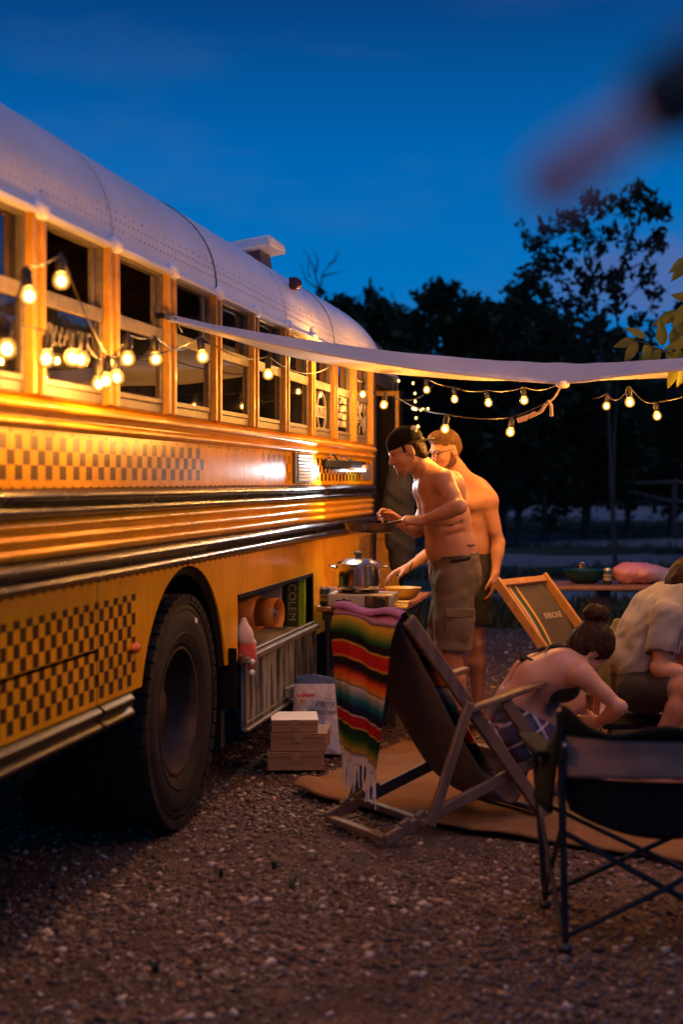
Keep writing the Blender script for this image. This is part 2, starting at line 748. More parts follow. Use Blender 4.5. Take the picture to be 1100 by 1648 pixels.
def bus_paint(name, base, dark, checks=(), rough=0.22):
    t = NT(name)
    x, y, z = t.xyz()
    n1 = t.noise(3.0, 6, 0.65)
    n2 = t.noise(26.0, 5, 0.7)
    col = t.ramp(n1, [(0.3, tuple(c * 0.74 for c in base)), (0.62, base)])
    streak = t.noise(5.0, 5, 0.7, t.mapping((5.0, 5.0, 0.55)))
    col = t.mix(t.ramp(streak, [(0.45, (0, 0, 0)), (0.75, (0.35, 0.35, 0.35))]), col, (0.26, 0.11, 0.010))
    chips = t.math('GREATER_THAN', t.noise(19, 6, 0.8), 0.705)
    col = t.mix(t.math('MULTIPLY', chips, 0.55), col, (0.36, 0.20, 0.09))
    grime = t.math('GREATER_THAN', t.noise(55, 6, 0.75), 0.735)
    col = t.mix(t.math('MULTIPLY', grime, 0.75), col, (0.09, 0.05, 0.02))
    for (s0, s1, z0, z1, cw, ch, ph, fade) in checks:
        wx = t.math('MULTIPLY_ADD', n2, 0.004, x)
        cx = t.math('FLOOR', t.math('DIVIDE', t.math('SUBTRACT', wx, s1), cw))
        cz = t.math('FLOOR', t.math('DIVIDE', t.math('SUBTRACT', z, z0), ch))
        md = t.math('PINGPONG', t.math('ADD', t.math('ADD', cx, cz), ph), 1.0)
        m = t.math('LESS_THAN', md, 0.5)
        for op, a, b in (('GREATER_THAN', x, s0), ('LESS_THAN', x, s1), ('GREATER_THAN', z, z0), ('LESS_THAN', z, z1)):
            m = t.math('MULTIPLY', m, t.math(op, a, b))
        wear = t.math('LESS_THAN', t.noise(38, 5, 0.8), 0.68)
        m = t.math('MULTIPLY', m, t.math('MULTIPLY_ADD', wear, 0.8, 0.2))
        col = t.mix(t.math('MULTIPLY', m, fade), col, dark)
    t.set(col=col, spec=0.38)
    t.b.inputs['Coat Weight'].default_value = 0.0
    t.b.inputs['Coat Roughness'].default_value = 0.06
    t.set(rough=t.math('MULTIPLY_ADD', n2, 0.16, rough - 0.12))
    t.bump(t.noise(2.2, 3, 0.45), 0.10, 0.03)
    return t.m


YEL = (0.84, 0.40, 0.006)
BLK = (0.020, 0.014, 0.010)
M_up = bus_paint('bus_yellow_checked_belt', YEL, BLK, [(-3, 6.335, 1.535, 1.682, 0.0615, 0.049, 0, 0.88),
                                                     (7.41, 8.10, 1.535, 1.682, 0.0615, 0.049, 1, 0.55),
                                                     (8.76, 10.80, 1.535, 1.682, 0.0615, 0.049, 0, 0.95)])
M_low = bus_paint('bus_yellow_checked_skirt', YEL, BLK, [(-3, 5.395, 0.725, 1.085, 0.0505, 0.0475, 0, 0.95), (10.33, 10.86, 0.72, 1.12, 0.0505, 0.0475, 0, 0.95)], 0.26)
M_yel = bus_paint('bus_yellow', YEL, BLK, (), 0.2)
M_blk = pm('bus_black_rail', (0.016, 0.013, 0.011), (0.010, 0.008, 0.007), rough=0.26, bump=0.0, rvar=0.05, spec=0.45)
M_trim = pm('skirt_trim_black', (0.014, 0.012, 0.010), (0.009, 0.008, 0.007), rough=0.42, bump=0.1, spec=0.25)
M_pil = pm('bus_pillar_paint', (0.56, 0.29, 0.032), (0.42, 0.20, 0.02), rough=0.45, scale=14, bump=0.15, bscale=70, coat=0.1)
M_alu = pm('window_aluminium', (0.20, 0.165, 0.125), (0.11, 0.088, 0.065), rough=0.5, metal=0.25, scale=20, bump=0.1)
M_alud = pm('weathered_aluminium', (0.30, 0.30, 0.285), (0.028, 0.026, 0.024), rough=0.5, metal=0.3, scale=4, stretch=(3.4, 3.4, 0.6), bump=0.3, bscale=50, contrast=(0.42, 0.60))
M_roof = pm('roof_white', (0.86, 0.85, 0.87), (0.77, 0.76, 0.78), rough=0.38, scale=2.5, bump=0.14, bscale=5, bdist=0.02, coat=0.2)
M_rub = pm('black_rubber', (0.010, 0.009, 0.0085), (0.006, 0.006, 0.0055), rough=0.85, spec=0.08, scale=12, bump=0.3, bscale=90)
M_tyre = pm('tyre_rubber', (0.034, 0.028, 0.024), (0.017, 0.015, 0.013), rough=0.8, spec=0.14, scale=9, bump=0.25, bscale=120)
M_dark = pm('dark_void', (0.012, 0.011, 0.010), rough=0.9, bump=0)
M_int = pm('bus_interior', (0.16, 0.10, 0.06), (0.10, 0.06, 0.035), rough=0.7, scale=3, bump=0)
M_rust = pm('rim_steel', (0.075, 0.048, 0.036), (0.030, 0.020, 0.016), rough=0.55, metal=0.2, spec=0.25, scale=7, bump=0.3)
M_black = pm('black_plastic', (0.02, 0.02, 0.022), rough=0.45, bump=0.05)
M_steel = pm('bright_steel', (0.72, 0.70, 0.68), (0.62, 0.60, 0.58), rough=0.16, metal=1.0, scale=10, bump=0.02)
M_white = pm('white_paint', (0.80, 0.80, 0.80), (0.70, 0.70, 0.70), rough=0.45, bump=0.05)


def glass_mat(name, tint=(0.92, 0.95, 0.96), ior=1.55, rough=0.0):
    t = NT(name)
    t.n.remove(t.b)
    fr = t.n.new('ShaderNodeFresnel')
    fr.inputs['IOR'].default_value = ior
    tr = t.n.new('ShaderNodeBsdfTransparent')
    tr.inputs['Color'].default_value = (*tint, 1)
    gl = t.n.new('ShaderNodeBsdfGlossy')
    gl.inputs['Roughness'].default_value = rough
    mx = t.n.new('ShaderNodeMixShader')
    t.l.new(fr.outputs[0], mx.inputs[0])
    t.l.new(tr.outputs[0], mx.inputs[1])
    t.l.new(gl.outputs[0], mx.inputs[2])
    df = t.n.new('ShaderNodeBsdfDiffuse')
    df.inputs['Color'].default_value = (0.50, 0.47, 0.47, 1)
    mx2 = t.n.new('ShaderNodeMixShader')
    t.l.new(t.ramp(t.noise(7, 5, 0.7), [(0.35, (0.006, 0.006, 0.006)), (0.75, (0.026, 0.026, 0.026))]), mx2.inputs[0])
    t.l.new(mx.outputs[0], mx2.inputs[1])
    t.l.new(df.outputs[0], mx2.inputs[2])
    t.l.new(mx2.outputs[0], t.out.inputs['Surface'])
    return t.m


M_glass = glass_mat('window_glass', (0.55, 0.55, 0.56), 1.9, 0.015)

bus = thing('school_bus', 'long yellow school bus with white roof, black rub rails and faded checks', 'bus', BUS_LOC, BUS_RZ)
S0, S1 = 2.3, 10.90                   # rear wall, rear edge of the door opening
SILL, EAVE = 1.82, 2.415


def bpart(name, mb, mat, smooth=True, parent=bus, **kw):
    return mb.build(name, mat, parent, smooth, **kw)


# belt: two rolled strips under the windows
def roll(z0, z1, depth, n=8, y0=0.0):
    return [(y0 - depth * math.sin(PI * i / n), lerp(z0, z1, i / n)) for i in range(n + 1)]


seams = [S0, 4.20, 7.05, S1]
for a, b in zip(seams[:-1], seams[1:]):
    m = MB()
    m.extrude([(0.0, 1.700)] + roll(1.702, 1.742, 0.020) + roll(1.746, 1.806, 0.034) + [(-0.012, 1.81), (0.02, SILL)], a + 0.0015, b - 0.0015)
    bpart('belt_rail', m, M_yel)
    # checked panel
    m = MB()
    m.extrude([(0.0, 1.507), (0.0, 1.700)], a + 0.0015, b - 0.0015, nx=6)
    bpart('side_panel', m, M_up)
    m = MB()
    m.extrude([(0.005, 1.505)] + roll(1.456, 1.505, 0.030)[::-1] + roll(1.407, 1.454, 0.030)[::-1] + [(0.005, 1.405)], a + 0.0015, b - 0.0015)
    bpart('upper_rub_rail', m, M_blk)
    m = MB()
    z = 1.4045
    pr = [(0.004, z)]
    for i in range(3):
        zz = z - 0.0445 * (i + 1)
        pr += roll(zz + 0.002, z - 0.0445 * i, 0.016)[::-1]
    m.extrude(pr + [(0.004, 1.2705)], a + 0.0015, b - 0.0015)
    bpart('ribbed_panel', m, M_yel)
    m = MB()
    m.extrude([(0.005, 1.2695)] + roll(1.217, 1.2695, 0.032)[::-1] + roll(1.162, 1.214, 0.032)[::-1] + [(0.005, 1.160)], a + 0.0015, b - 0.0015)
    bpart('lower_rub_rail', m, M_blk)

# rivets and screws along the rails (too many to pick apart)
m = MB()
for i in range(int((S1 - S0) / 0.085)):
    s = S0 + 0.04 + i * 0.085
    for z in (1.5105, 1.4565, 1.2660, 1.158):
        m.ball((s, -0.006, z), (0.004, 0.004, 0.004), 6, 4)
    if i % 2 == 0:
        m.ball((s, -0.003, 1.692), (0.004, 0.003, 0.004), 6, 4)
bpart('rail_rivets', m, M_blk, kind='stuff')

# lower skirt with wheel arch and locker opening
WC, WR = 6.08, 0.51                   # rear axle along the bus, tyre radius
AR = 0.645
Z_SK = 0.705


def strip(m, ss, zlow, ztop, y=0.0, lip=0.035):
    o = len(m.v)
    for s, zl in zip(ss, zlow):
        m.v += [(s, y + lip, zl), (s, y, zl), (s, y, (zl + ztop) / 2), (s, y, ztop)]
    for i in range(len(ss) - 1):
        for j in range(3):
            a = o + i * 4 + j
            m.f.append((a, a + 1, a + 5, a + 4))


def skirt(name, ss, zl, zt=1.160, mat=M_low):
    m = MB()
    strip(m, ss, zl, zt)
    return bpart(name, m, mat)


HD = 4.97                              # front edge of the rear luggage hatch
skirt('skirt_panel', [S0, HD - 0.003], [0.912] * 2)
hatch = skirt('luggage_hatch', [S0, HD - 0.006], [Z_SK] * 2, 0.900)
hatch['label'] = 'checked luggage hatch behind the rear wheel'
a0 = WC - math.sqrt(AR ** 2 - (Z_SK - WR) ** 2)
angs = np.linspace(PI - math.asin((Z_SK - WR) / AR), math.asin((0.63 - WR) / AR), 26)
arch = [(WC + AR * math.cos(a), min(WR + AR * math.sin(a), 1.1595)) for a in angs]
skirt('skirt_panel', [HD + 0.003, a0], [Z_SK] * 2)
skirt('skirt_panel', [p[0] for p in arch], [p[1] for p in arch])
L0, L1 = 6.93, 8.66                    # storage locker
LZ0, LZ1 = 0.635, 0.945
skirt('skirt_panel', [arch[-1][0], L0], [0.63] * 2)
skirt('skirt_panel', [L0, L1], [LZ1] * 2)
skirt('skirt_panel', [L1 + 0.003, S1], [0.56] * 2)
m = MB()
for s in (L1 + 0.02,):
    for i in range(14):
        m.ball((s + 0.012, -0.002, 0.60 + i * 0.04), 0.0045, 6, 4)
bpart('seam_rivets', m, M_yel, kind='stuff')
# black trim strips under the rear skirt
for a, b in ((S0, HD - 0.006), (HD + 0.02, 5.32)):
    m = MB()
    m.extrude([(0.02, 0.703)] + roll(0.652, 0.700, 0.024)[::-1] + roll(0.598, 0.646, 0.024)[::-1] + [(0.02, 0.596)], a, b)
    bpart('skirt_trim', m, M_trim)
m = MB()
m.extrude([(0.03, 0.705), (0.03, 0.590)], 5.32, a0 - 0.02)
bpart('skirt_trim', m, M_black)
# wheel arch rubber
m = MB()
pts = []
for (s, z) in arch:
    if z < 1.159:
        pts.append((s, z))
o = 0
for i, (s, z) in enumerate(pts):
    dx, dz = (s - WC), (z - WR)
    L = math.hypot(dx, dz)
    ux, uz = dx / L, dz / L
    m.v += [(s - ux * 0.045, 0.30, z - uz * 0.045), (s - ux * 0.040, 0.030, z - uz * 0.040), (s - ux * 0.012, 0.012, z - uz * 0.012), (s + ux * 0.002, 0.010, z + uz * 0.002)]
for i in range(len(pts) - 1):
    if abs(pts[i][0] - pts[i + 1][0]) > 0.2:
        continue
    for j in range(3):
        a = i * 4 + j
        m.f.append((a, a + 1, a + 5, a + 4))
bpart('wheel_arch_trim', m, M_rub)
# wheel well, underside and inner walls (dark)
m = MB()
m.span((5.38, 0.50, 0.30), (6.80, 0.52, 1.2))
m.span((5.38, 0.03, 0.60), (5.40, 0.50, 1.2))
m.span((6.78, 0.03, 0.40), (6.80, 0.50, 1.2))
m.span((S0, 0.04, 1.15), (S1 - 0.05, 2.40, 1.20))
m.span((S0, 0.5, 0.55), (5.3, 2.40, 0.60))
m.span((6.9, 0.75, 0.45), (12.0, 2.40, 0.50))
m.span((6.83, 0.06, 0.20), (6.90, 0.10, 0.63))
bpart('underbody', m, M_dark, False)
m = MB()
m.span((L1 + 0.06, 0.15, 0.25), (10.3, 0.17, 0.56))
m.span((6.9, 0.35, 0.40), (L1 + 0.1, 0.37, 0.63))
m.tube([(6.9, 0.5, 0.42), (10.6, 0.5, 0.42)], 0.05)
bpart('chassis_rail', m, M_dark, False)
# mud flap at the front of the arch
m = MB()
m.box((6.76, 0.06, 0.56), (0.012, 0.20, 0.30))
bpart('mud_flap', m, M_rub)
# side marker
m = MB()
m.ball((SX(214), -0.010, 0.872), (0.035, 0.022, 0.022), 14, 8)
M_amber = pm('amber_lens', (0.75, 0.16, 0.02), rough=0.15, bump=0, coat=0.6)
bpart('side_marker', m, M_amber)

# ---- locker interior and drop-down door
M_locker = pm('locker_lining', (0.32, 0.31, 0.30), (0.18, 0.17, 0.16), rough=0.6, scale=6)
m = MB()
m.span((L0 + 0.002, 0.022, 0.60), (L1 - 0.002, 0.74, 0.632))
m.span((L0 + 0.002, 0.72, 0.632), (L1 - 0.002, 0.74, 1.0))
m.span((L0 - 0.02, 0.036, 0.60), (L0, 0.74, 1.0))
m.span((L1, 0.036, 0.60), (L1 + 0.02, 0.74, 1.0))
m.span((L0, 0.037, LZ1 + 0.02), (L1, 0.74, LZ1 + 0.03))
bpart('locker_box', m, M_locker, False)
m = MB()
m.bar((L0, -0.004, LZ1 + 0.005), (L1 + 0.02, -0.004, LZ1 + 0.005), 0.012, 0.018)
m.bar((L1 + 0.010, -0.004, LZ1), (L1 + 0.010, -0.004, 0.60), 0.03, 0.012, (0, 1, 0))
bpart('locker_seal', m, M_rub, False)
dp = MB()
dp.span((L0 + 0.02, -0.024, 0.275), (L1 - 0.01, -0.012, 0.622))
door_p = bpart('locker_door', dp, M_alud, False)
door_p['label'] = 'dropped locker door of streaked bare aluminium'
dm = MB()
dm.bar((L0, -0.035, 0.628), (L1 + 0.02, -0.035, 0.628), 0.035, 0.028)
dm.bar((L0, -0.010, 0.652), (L1 + 0.04, -0.010, 0.652), 0.018, 0.014)
dm.build('hinge_bar', M_alu, door_p, False, bevel=0.004)
dm = MB()
dm.bar((L0 + 0.02, -0.036, 0.272), (L1 - 0.01, -0.036, 0.272), 0.03, 0.014)
dm.bar((L0 + 0.04, -0.030, 0.305), (L1 - 0.02, -0.030, 0.305), 0.010, 0.008)
for s in (L0 + 0.035, L1 - 0.02, SX(469)):
    dm.bar((s, -0.032, 0.285), (s, -0.032, 0.612), 0.018, 0.014, (0, 1, 0))
dm.build('door_frame', M_alu, door_p, False, bevel=0.003)
dm = MB()
ls = SX(455)
dm.box((ls, -0.045, 0.335), (0.16, 0.03, 0.055))
dm.box((ls - 0.03, -0.065, 0.335), (0.045, 0.03, 0.07))
dm.box((ls + 0.045, -0.06, 0.330), (0.03, 0.022, 0.05))
dm.lathe([(0.0, 0.0), (0.018, 0.0), (0.018, 0.03), (0.0, 0.03)], (ls + 0.01, -0.06, 0.34), (0, -1, 0), 12)
dm.build('latch', pm('old_zinc', (0.32, 0.31, 0.29), (0.12, 0.11, 0.10), rough=0.5, metal=0.6), door_p, False, bevel=0.004)

# ---- windows between the pillars
PW = 0.108
P0 = 4.462                             # front edge of the first pillar in view
STEP = 0.711
M_pane_open = M_glass
for k in range(-3, 10):
    s1 = P0 + STEP * k
    s0 = s1 - PW
    m = MB()
    m.extrude([(0.03, SILL), (-0.002, SILL), (-0.002, EAVE + 0.002), (0.03, EAVE + 0.002)], s0 + 0.012, s1 - 0.012)
    for a, b in ((s0, s0 + 0.030), (s1 - 0.030, s1)):
        m.span((a, -0.016, SILL - 0.004), (b, 0.03, EAVE + 0.004))
    p = m.build('window_pillar', M_pil, bus, False, bevel=0.004)
for k in range(-3, 9):
    a = P0 + STEP * k
    b = a + STEP - PW
    w = MB()
    w.span((a, 0.012, SILL), (a + 0.022, 0.05, EAVE))
    w.span((b - 0.022, 0.012, SILL), (b, 0.05, EAVE))
    w.span((a + 0.022, 0.012, SILL), (b - 0.022, 0.05, SILL + 0.035))
    w.span((a + 0.022, 0.012, EAVE - 0.02), (b - 0.022, 0.05, EAVE))
    win = w.build('window', M_alu, bus, False, bevel=0.003)
    drop = 0.0
    if k in (0, 1, 2, 3):
        drop = 0.0
    mz = 2.150 - drop
    r = MB()
    r.span((a + 0.022, 0.004, mz - 0.026), (b - 0.022, 0.030, mz + 0.026))
    r.span((a + 0.024, 0.006, SILL + 0.036), (a + 0.040, 0.028, mz - 0.027))
    r.span((b - 0.040, 0.006, SILL + 0.036), (b - 0.024, 0.028, mz - 0.027))
    r.span((a + 0.024, 0.006, SILL + 0.036), (b - 0.024, 0.028, SILL + 0.058))
    r.build('lower_sash', M_alu, win, False, bevel=0.003)
    g = MB()
    g.span((a + 0.040, 0.016, SILL + 0.058), (b - 0.040, 0.020, mz - 0.026))
    g.build('lower_pane', M_glass, win, False)
    if k not in (0, 1, 2):
        g = MB()
        g.span((a + 0.024, 0.036, mz - 0.02), (b - 0.024, 0.040, EAVE - 0.02))
        g.build('upper_pane', M_glass, win, False)
    else:
        g = MB()
        g.span((b - 0.075, 0.030, mz + 0.027), (b - 0.040, 0.044, EAVE - 0.021))
        g.build('sash_channel', M_alu, win, False)
# window stickers: white lettering and an oval emblem
M_stick = pm('white_sticker', (0.55, 0.50, 0.44), rough=0.6, bump=0)
k7 = P0 + STEP * 6 + (STEP - PW) / 2
RT = Matrix(((1, 0, 0), (0, 0, -1), (0, 1, 0)))
m = MB()
for R_, r_ in ((0.165, 0.006),):
    pts = [(k7 + 0.13 * math.cos(2 * PI * i / 40), 0.012, 1.985 + 0.125 * math.sin(2 * PI * i / 40)) for i in range(41)]
    m.tube(pts, 0.005, 5, False)
m.span((k7 - 0.155, 0.0135, 1.945), (k7 + 0.155, 0.0150, 2.02))
bpart('window_emblem', m, M_stick)
rr = random.Random(4)


def letter_strokes(name, s0, s1, z0, z1, y, w, mat, heavy=1.0):
    """a line of unreadable lettering: upright, slanted and level strokes"""
    m = MB()
    s = s0
    while s < s1:
        cw = (z1 - z0) * rr.uniform(0.45, 0.75)
        a, b = s, min(s + cw, s1)
        for _ in range(rr.choice((2, 3, 3))):
            ty = rr.random()
            if ty < 0.45:
                x = rr.choice((a, b))
                m.bar((x, y, z0), (x, y, z1), w, 0.0015, (0, 1, 0))
            elif ty < 0.75:
                z = rr.choice((z0, z1, (z0 + z1) / 2))
                m.bar((a, y, z), (b, y, z), w, 0.0015, (0, 1, 0))
            else:
                m.bar((a, y, z0), (b, y, z1), w, 0.0015, (0, 1, 0))
        s += cw * 1.45
    return m.build(name, mat, bus, False)


letter_strokes('emblem_lettering', k7 - 0.13, k7 + 0.13, 1.957, 2.008, 0.0125, 0.010, M_black)
k8 = k7 + STEP
for z_ in (2.075, 2.02, 1.965, 1.91):
    letter_strokes('window_lettering', k8 - 0.16, k8 + 0.14, z_, z_ + 0.040, 0.0135, 0.010, M_stick)
k9 = k8 + STEP
m = MB()
for i in range(26):
    s_, z_ = k9 + rr.uniform(-0.2, 0.2), rr.uniform(1.88, 2.1)
    m.tube([(s_, 0.014, z_), (s_ + rr.uniform(-0.05, 0.05), 0.014, z_ + rr.uniform(0.02, 0.09)), (s_ + rr.uniform(-0.08, 0.08), 0.014, z_ + rr.uniform(0.0, 0.12))], 0.003, 4)
bpart('scrawled_drawing', m, M_stick)
# faint lettering on the pane of the second window
k2 = P0 + (STEP - PW) / 2
letter_strokes('faint_lettering', k2 - 0.22, k2 + 0.20, 2.005, 2.065, 0.0145, 0.012, pm('faint_sticker', (0.13, 0.11, 0.11), rough=0.8, bump=0))

# ---- roof
RH = 0.62
HALF = 1.22


def roof_prof(n=44, hh=RH, off=0.0, half=HALF):
    out = []
    for i in range(n + 1):
        a = PI * i / n
        c, s_ = math.cos(a), math.sin(a)
        e = 2.0 / 2.5
        y = HALF - (half + off) * math.copysign(abs(c) ** e, c)
        z = EAVE + (hh + off) * abs(s_) ** e
        out.append((y, z))
    return out


rs = [S0] + [P0 - PW / 2 + STEP * k for k in (-1, 1, 3, 5, 7, 9)]
for i, (a, b) in enumerate(zip(rs[:-1], rs[1:])):
    m = MB()
    off = 0.0035 * (i % 2)
    m.extrude(roof_prof(44, RH, off), a + 0.002, b - 0.002, nx=4)
    bpart('roof_panel', m, M_roof)
# black sealant lines at the seams
for a in rs[1:]:
    m = MB()
    m.extrude(roof_prof(44, RH, 0.0055), a - 0.003, a + 0.003)
    bpart('roof_seam', m, M_dark)
# front cap: shrinks towards the nose
m = MB()
nt = 16
s_start = rs[-1]
rings = []
for i in range(nt + 1):
    t = i / nt
    s = s_start + 0.004 + 1.35 * t
    f = (1 - t ** 2.3)
    hh = 0.05 + (RH - 0.05) * max(f, 0) ** 0.62
    hf = HALF - 0.16 * t ** 3
    rings.append([(s, y, z) for y, z in roof_prof(44, hh, 0.002, hf)])
o = len(m.v)
for r in rings:
    m.v += r
kk = len(rings[0])
for i in range(nt):
    for j in range(kk - 1):
        a = o + i * kk + j
        m.f.append((a, a + 1, a + kk + 1, a + kk))
m.f.append(tuple(o + nt * kk + j for j in range(kk)))
bpart('roof_front_cap', m, M_roof)
# eave drip rail with a bracket over each pillar
m = MB()
m.extrude([(0.03, EAVE - 0.004), (-0.030, EAVE - 0.010), (-0.032, EAVE + 0.006), (0.0, EAVE + 0.035)], S0, s_start + 1.2)
bpart('drip_rail', m, M_roof)
for k in range(-2, 10):
    s = P0 + STEP * k - PW / 2
    m = MB()
    m.ball((s, -0.018, EAVE + 0.012), (0.06, 0.022, 0.035), 10, 6)
    bpart('drip_rail_bracket', m, M_roof)
# rivet rows on the roof
m = MB()
pr = roof_prof(200, RH, 0.004)
for (zz, st, n_) in ((EAVE + 0.075, 0.05, 0), (EAVE + 0.115, 0.05, 1), (EAVE + 0.155, 0.10, 0)):
    y, z = min((p for p in pr if p[0] < 0.4), key=lambda p: abs(p[1] - zz))
    s = S0
    while s < s_start:
        m.ball((s + (0.025 if n_ else 0), y, z), (0.0042, 0.003, 0.0055), 6, 4)
        s += st
for a in rs[1:]:
    for i in range(6, 100, 4):
        y, z = pr[i]
        m.ball((a - 0.028, y, z), 0.004, 6, 4)
bpart('roof_rivets', m, pm('rivet_grey', (0.50, 0.49, 0.52), rough=0.5, bump=0), kind='stuff')
# red clearance lamp
cl_s = SX(463, 0.1)
m = MB()
m.box((cl_s, 0.060, 2.735), (0.07, 0.05, 0.075))
m.ball((cl_s, 0.045, 2.735), (0.035, 0.035, 0.035), 12, 8)
bpart('clearance_lamp', m, pm('red_lens', (0.07, 0.014, 0.010), rough=0.25, bump=0), bevel=0.008)
# roof vent hatch
m = MB()
vs, vy, vz = 9.25, 0.56, 3.085
Rv = Matrix.Rotation(math.radians(-9), 3, 'X')
m.box((vs, vy, vz), (0.44, 0.42, 0.07), Rv)
vent = m.build('roof_vent', M_white, bus, True, bevel=0.02)
m = MB()
m.box((vs + 0.03, vy + 0.02, vz - 0.10), (0.28, 0.28, 0.14), Rv)
m.build('vent_collar', pm('vent_brown', (0.16, 0.11, 0.10), rough=0.6), vent, True, bevel=0.01)

# ---- louvre panel, locker, door
m = MB()
m.span((8.145, -0.020, 1.522), (8.60, 0.0, 1.705))
gr = bpart('louvre_panel', m, M_alu, False, bevel=0.006)
for i in range(8):
    z = 1.541 + i * 0.0205
    m = MB()
    m.box((8.385, -0.024, z), (0.37, 0.012, 0.011), Matrix.Rotation(math.radians(24), 3, 'X'))
    m.build('slat', M_white, gr, False)
m = MB()
m.span((8.185, -0.0225, 1.532), (8.575, -0.0205, 1.698))
m.build('louvre_shade_sheet', M_dark, gr, False)  # dark sheet that paints the shade between the slats
# number plate shaped sticker by the door
m = MB()
m.span((10.42, -0.004, 1.545), (10.82, -0.001, 1.66))
bpart('panel_sticker', m, pm('blue_grey_sticker', (0.20, 0.20, 0.26), rough=0.5, bump=0), False)

# door opening
m = MB()
m.span((10.90, -0.010, 0.35), (11.02, 0.10, EAVE))
m.span((11.86, -0.010, 0.35), (12.0, 0.10, EAVE))
m.span((11.02, -0.005, 2.30), (11.86, 0.10, EAVE))
bpart('door_frame', m, pm('door_frame_dark', (0.055, 0.035, 0.022), rough=0.5), False, bevel=0.006)
m = MB()
for i in range(3):
    m.span((11.02, 0.05 + 0.26 * i, 0.35), (11.86, 0.31 + 0.26 * i, 0.45 + 0.22 * i))
bpart('entrance_steps', m, M_rub, False)
leaf = MB()
ds = 11.62
leaf.span((ds, -0.10, 0.45), (ds + 0.035, -0.065, 2.28))
leaf.span((ds, 0.24, 0.45), (ds + 0.035, 0.275, 2.28))
leaf.span((ds, -0.065, 2.24), (ds + 0.035, 0.24, 2.28))
leaf.span((ds, -0.065, 1.05), (ds + 0.035, 0.24, 1.10))
door = bpart('door_leaf', leaf, M_pil, False, bevel=0.004)
m = MB()
m.span((ds + 0.012, -0.06, 1.10), (ds + 0.018, 0.24, 2.24))
m.build('door_glass', M_glass, door, False)
m = MB()
m.span((ds + 0.006, -0.062, 0.48), (ds + 0.024, 0.238, 1.05))
m.build('kick_panel', M_pil, door, False)
m = MB()
m.span((ds - 0.015, -0.125, 0.45), (ds + 0.045, -0.10, 2.28))
m.build('door_edge_rubber', M_rub, door, False)

# ---- shell: floor, far wall closed over its windows to keep the inside dark, ceiling, ends
m = MB()
m.span((S0, 0.06, 1.21), (12.2, 2.38, 1.24))
bpart('floor', m, M_int, False)
m = MB()
m.span((S0 + 0.02, 2.36, 0.6), (12.2, 2.44, SILL))
m.span((S0 + 0.02, 2.36, 2.36), (12.2, 2.44, EAVE))
m.span((S0 + 0.02, 2.38, SILL), (12.2, 2.42, 2.36))
bpart('far_wall', m, M_int, False)
m = MB()
m.extrude([(y, z) for y, z in roof_prof(30, RH - 0.06, -0.03)], S0 + 0.03, 12.0, nx=2)
bpart('ceiling', m, M_int)
m = MB()
m.prism([(S0, 0.0, 0.6), (S0, 2.44, 0.6)] + [(S0, y, z) for y, z in roof_prof(24)[::-1]], (0.02, 0, 0))
bpart('rear_wall', m, M_yel, False)
m = MB()
m.span((12.20, 0.05, 0.55), (12.28, 2.38, 1.45))
m.span((12.20, 0.05, 2.30), (12.26, 2.38, 2.43))
m.span((12.20, 0.05, 1.45), (12.26, 0.15, 2.30))
m.span((12.20, 2.28, 1.45), (12.26, 2.38, 2.30))
bpart('front_wall', m, M_yel, False)
m = MB()
m.span((12.22, 0.15, 1.45), (12.228, 2.28, 2.30))
bpart('windscreen', m, M_glass, False)
# cupboards inside, seen through the open sashes
m = MB()
m.span((4.6, 1.75, 1.3), (5.5, 2.34, 2.34))
m.span((6.3, 1.85, 1.3), (8.6, 2.34, 2.30))
bpart('kitchen_cupboard', m, pm('cupboard_wood', (0.20, 0.11, 0.055), (0.13, 0.07, 0.03), rough=0.5, scale=3, stretch=(1, 1, 6)), False, bevel=0.01)
m = MB()
m.span((4.95, 0.25, 1.26), (5.62, 0.60, 1.80))
bpart('kitchen_counter', m, M_int, False)
# red curtain at the rearmost window in view
m = MB()
c0, c1 = SX(-12, 0.12), SX(22, 0.12)
m.grid(lambda u, v: (lerp(c0, c1, u), 0.13 + 0.025 * math.sin(u * 14 + v * 1.5), 2.40 - 0.17 * v - 0.03 * math.sin(u * 9)), 24, 6)
bpart('curtain', m, pm('red_cloth', (0.50, 0.05, 0.02), (0.30, 0.02, 0.01), rough=0.85), solid=0.004)

# ---- rear wheels (dual)
def tyre_profile(w):
    """(radius, across) from the inner bead over the tread to the outer bead; across 0 = outer face"""
    return [(0.292, w - 0.03), (0.33, w - 0.012), (0.41, w), (0.475, w - 0.010), (0.500, w - 0.03), (0.508, w - 0.05), (0.508, 0.05), (0.500, 0.028), (0.475, 0.008), (0.452, 0.002), (0.446, 0.006), (0.438, 0.001), (0.40, -0.004), (0.350, 0.006), (0.345, 0.002), (0.330, 0.010), (0.300, 0.018), (0.292, 0.026), (0.286, 0.05)]


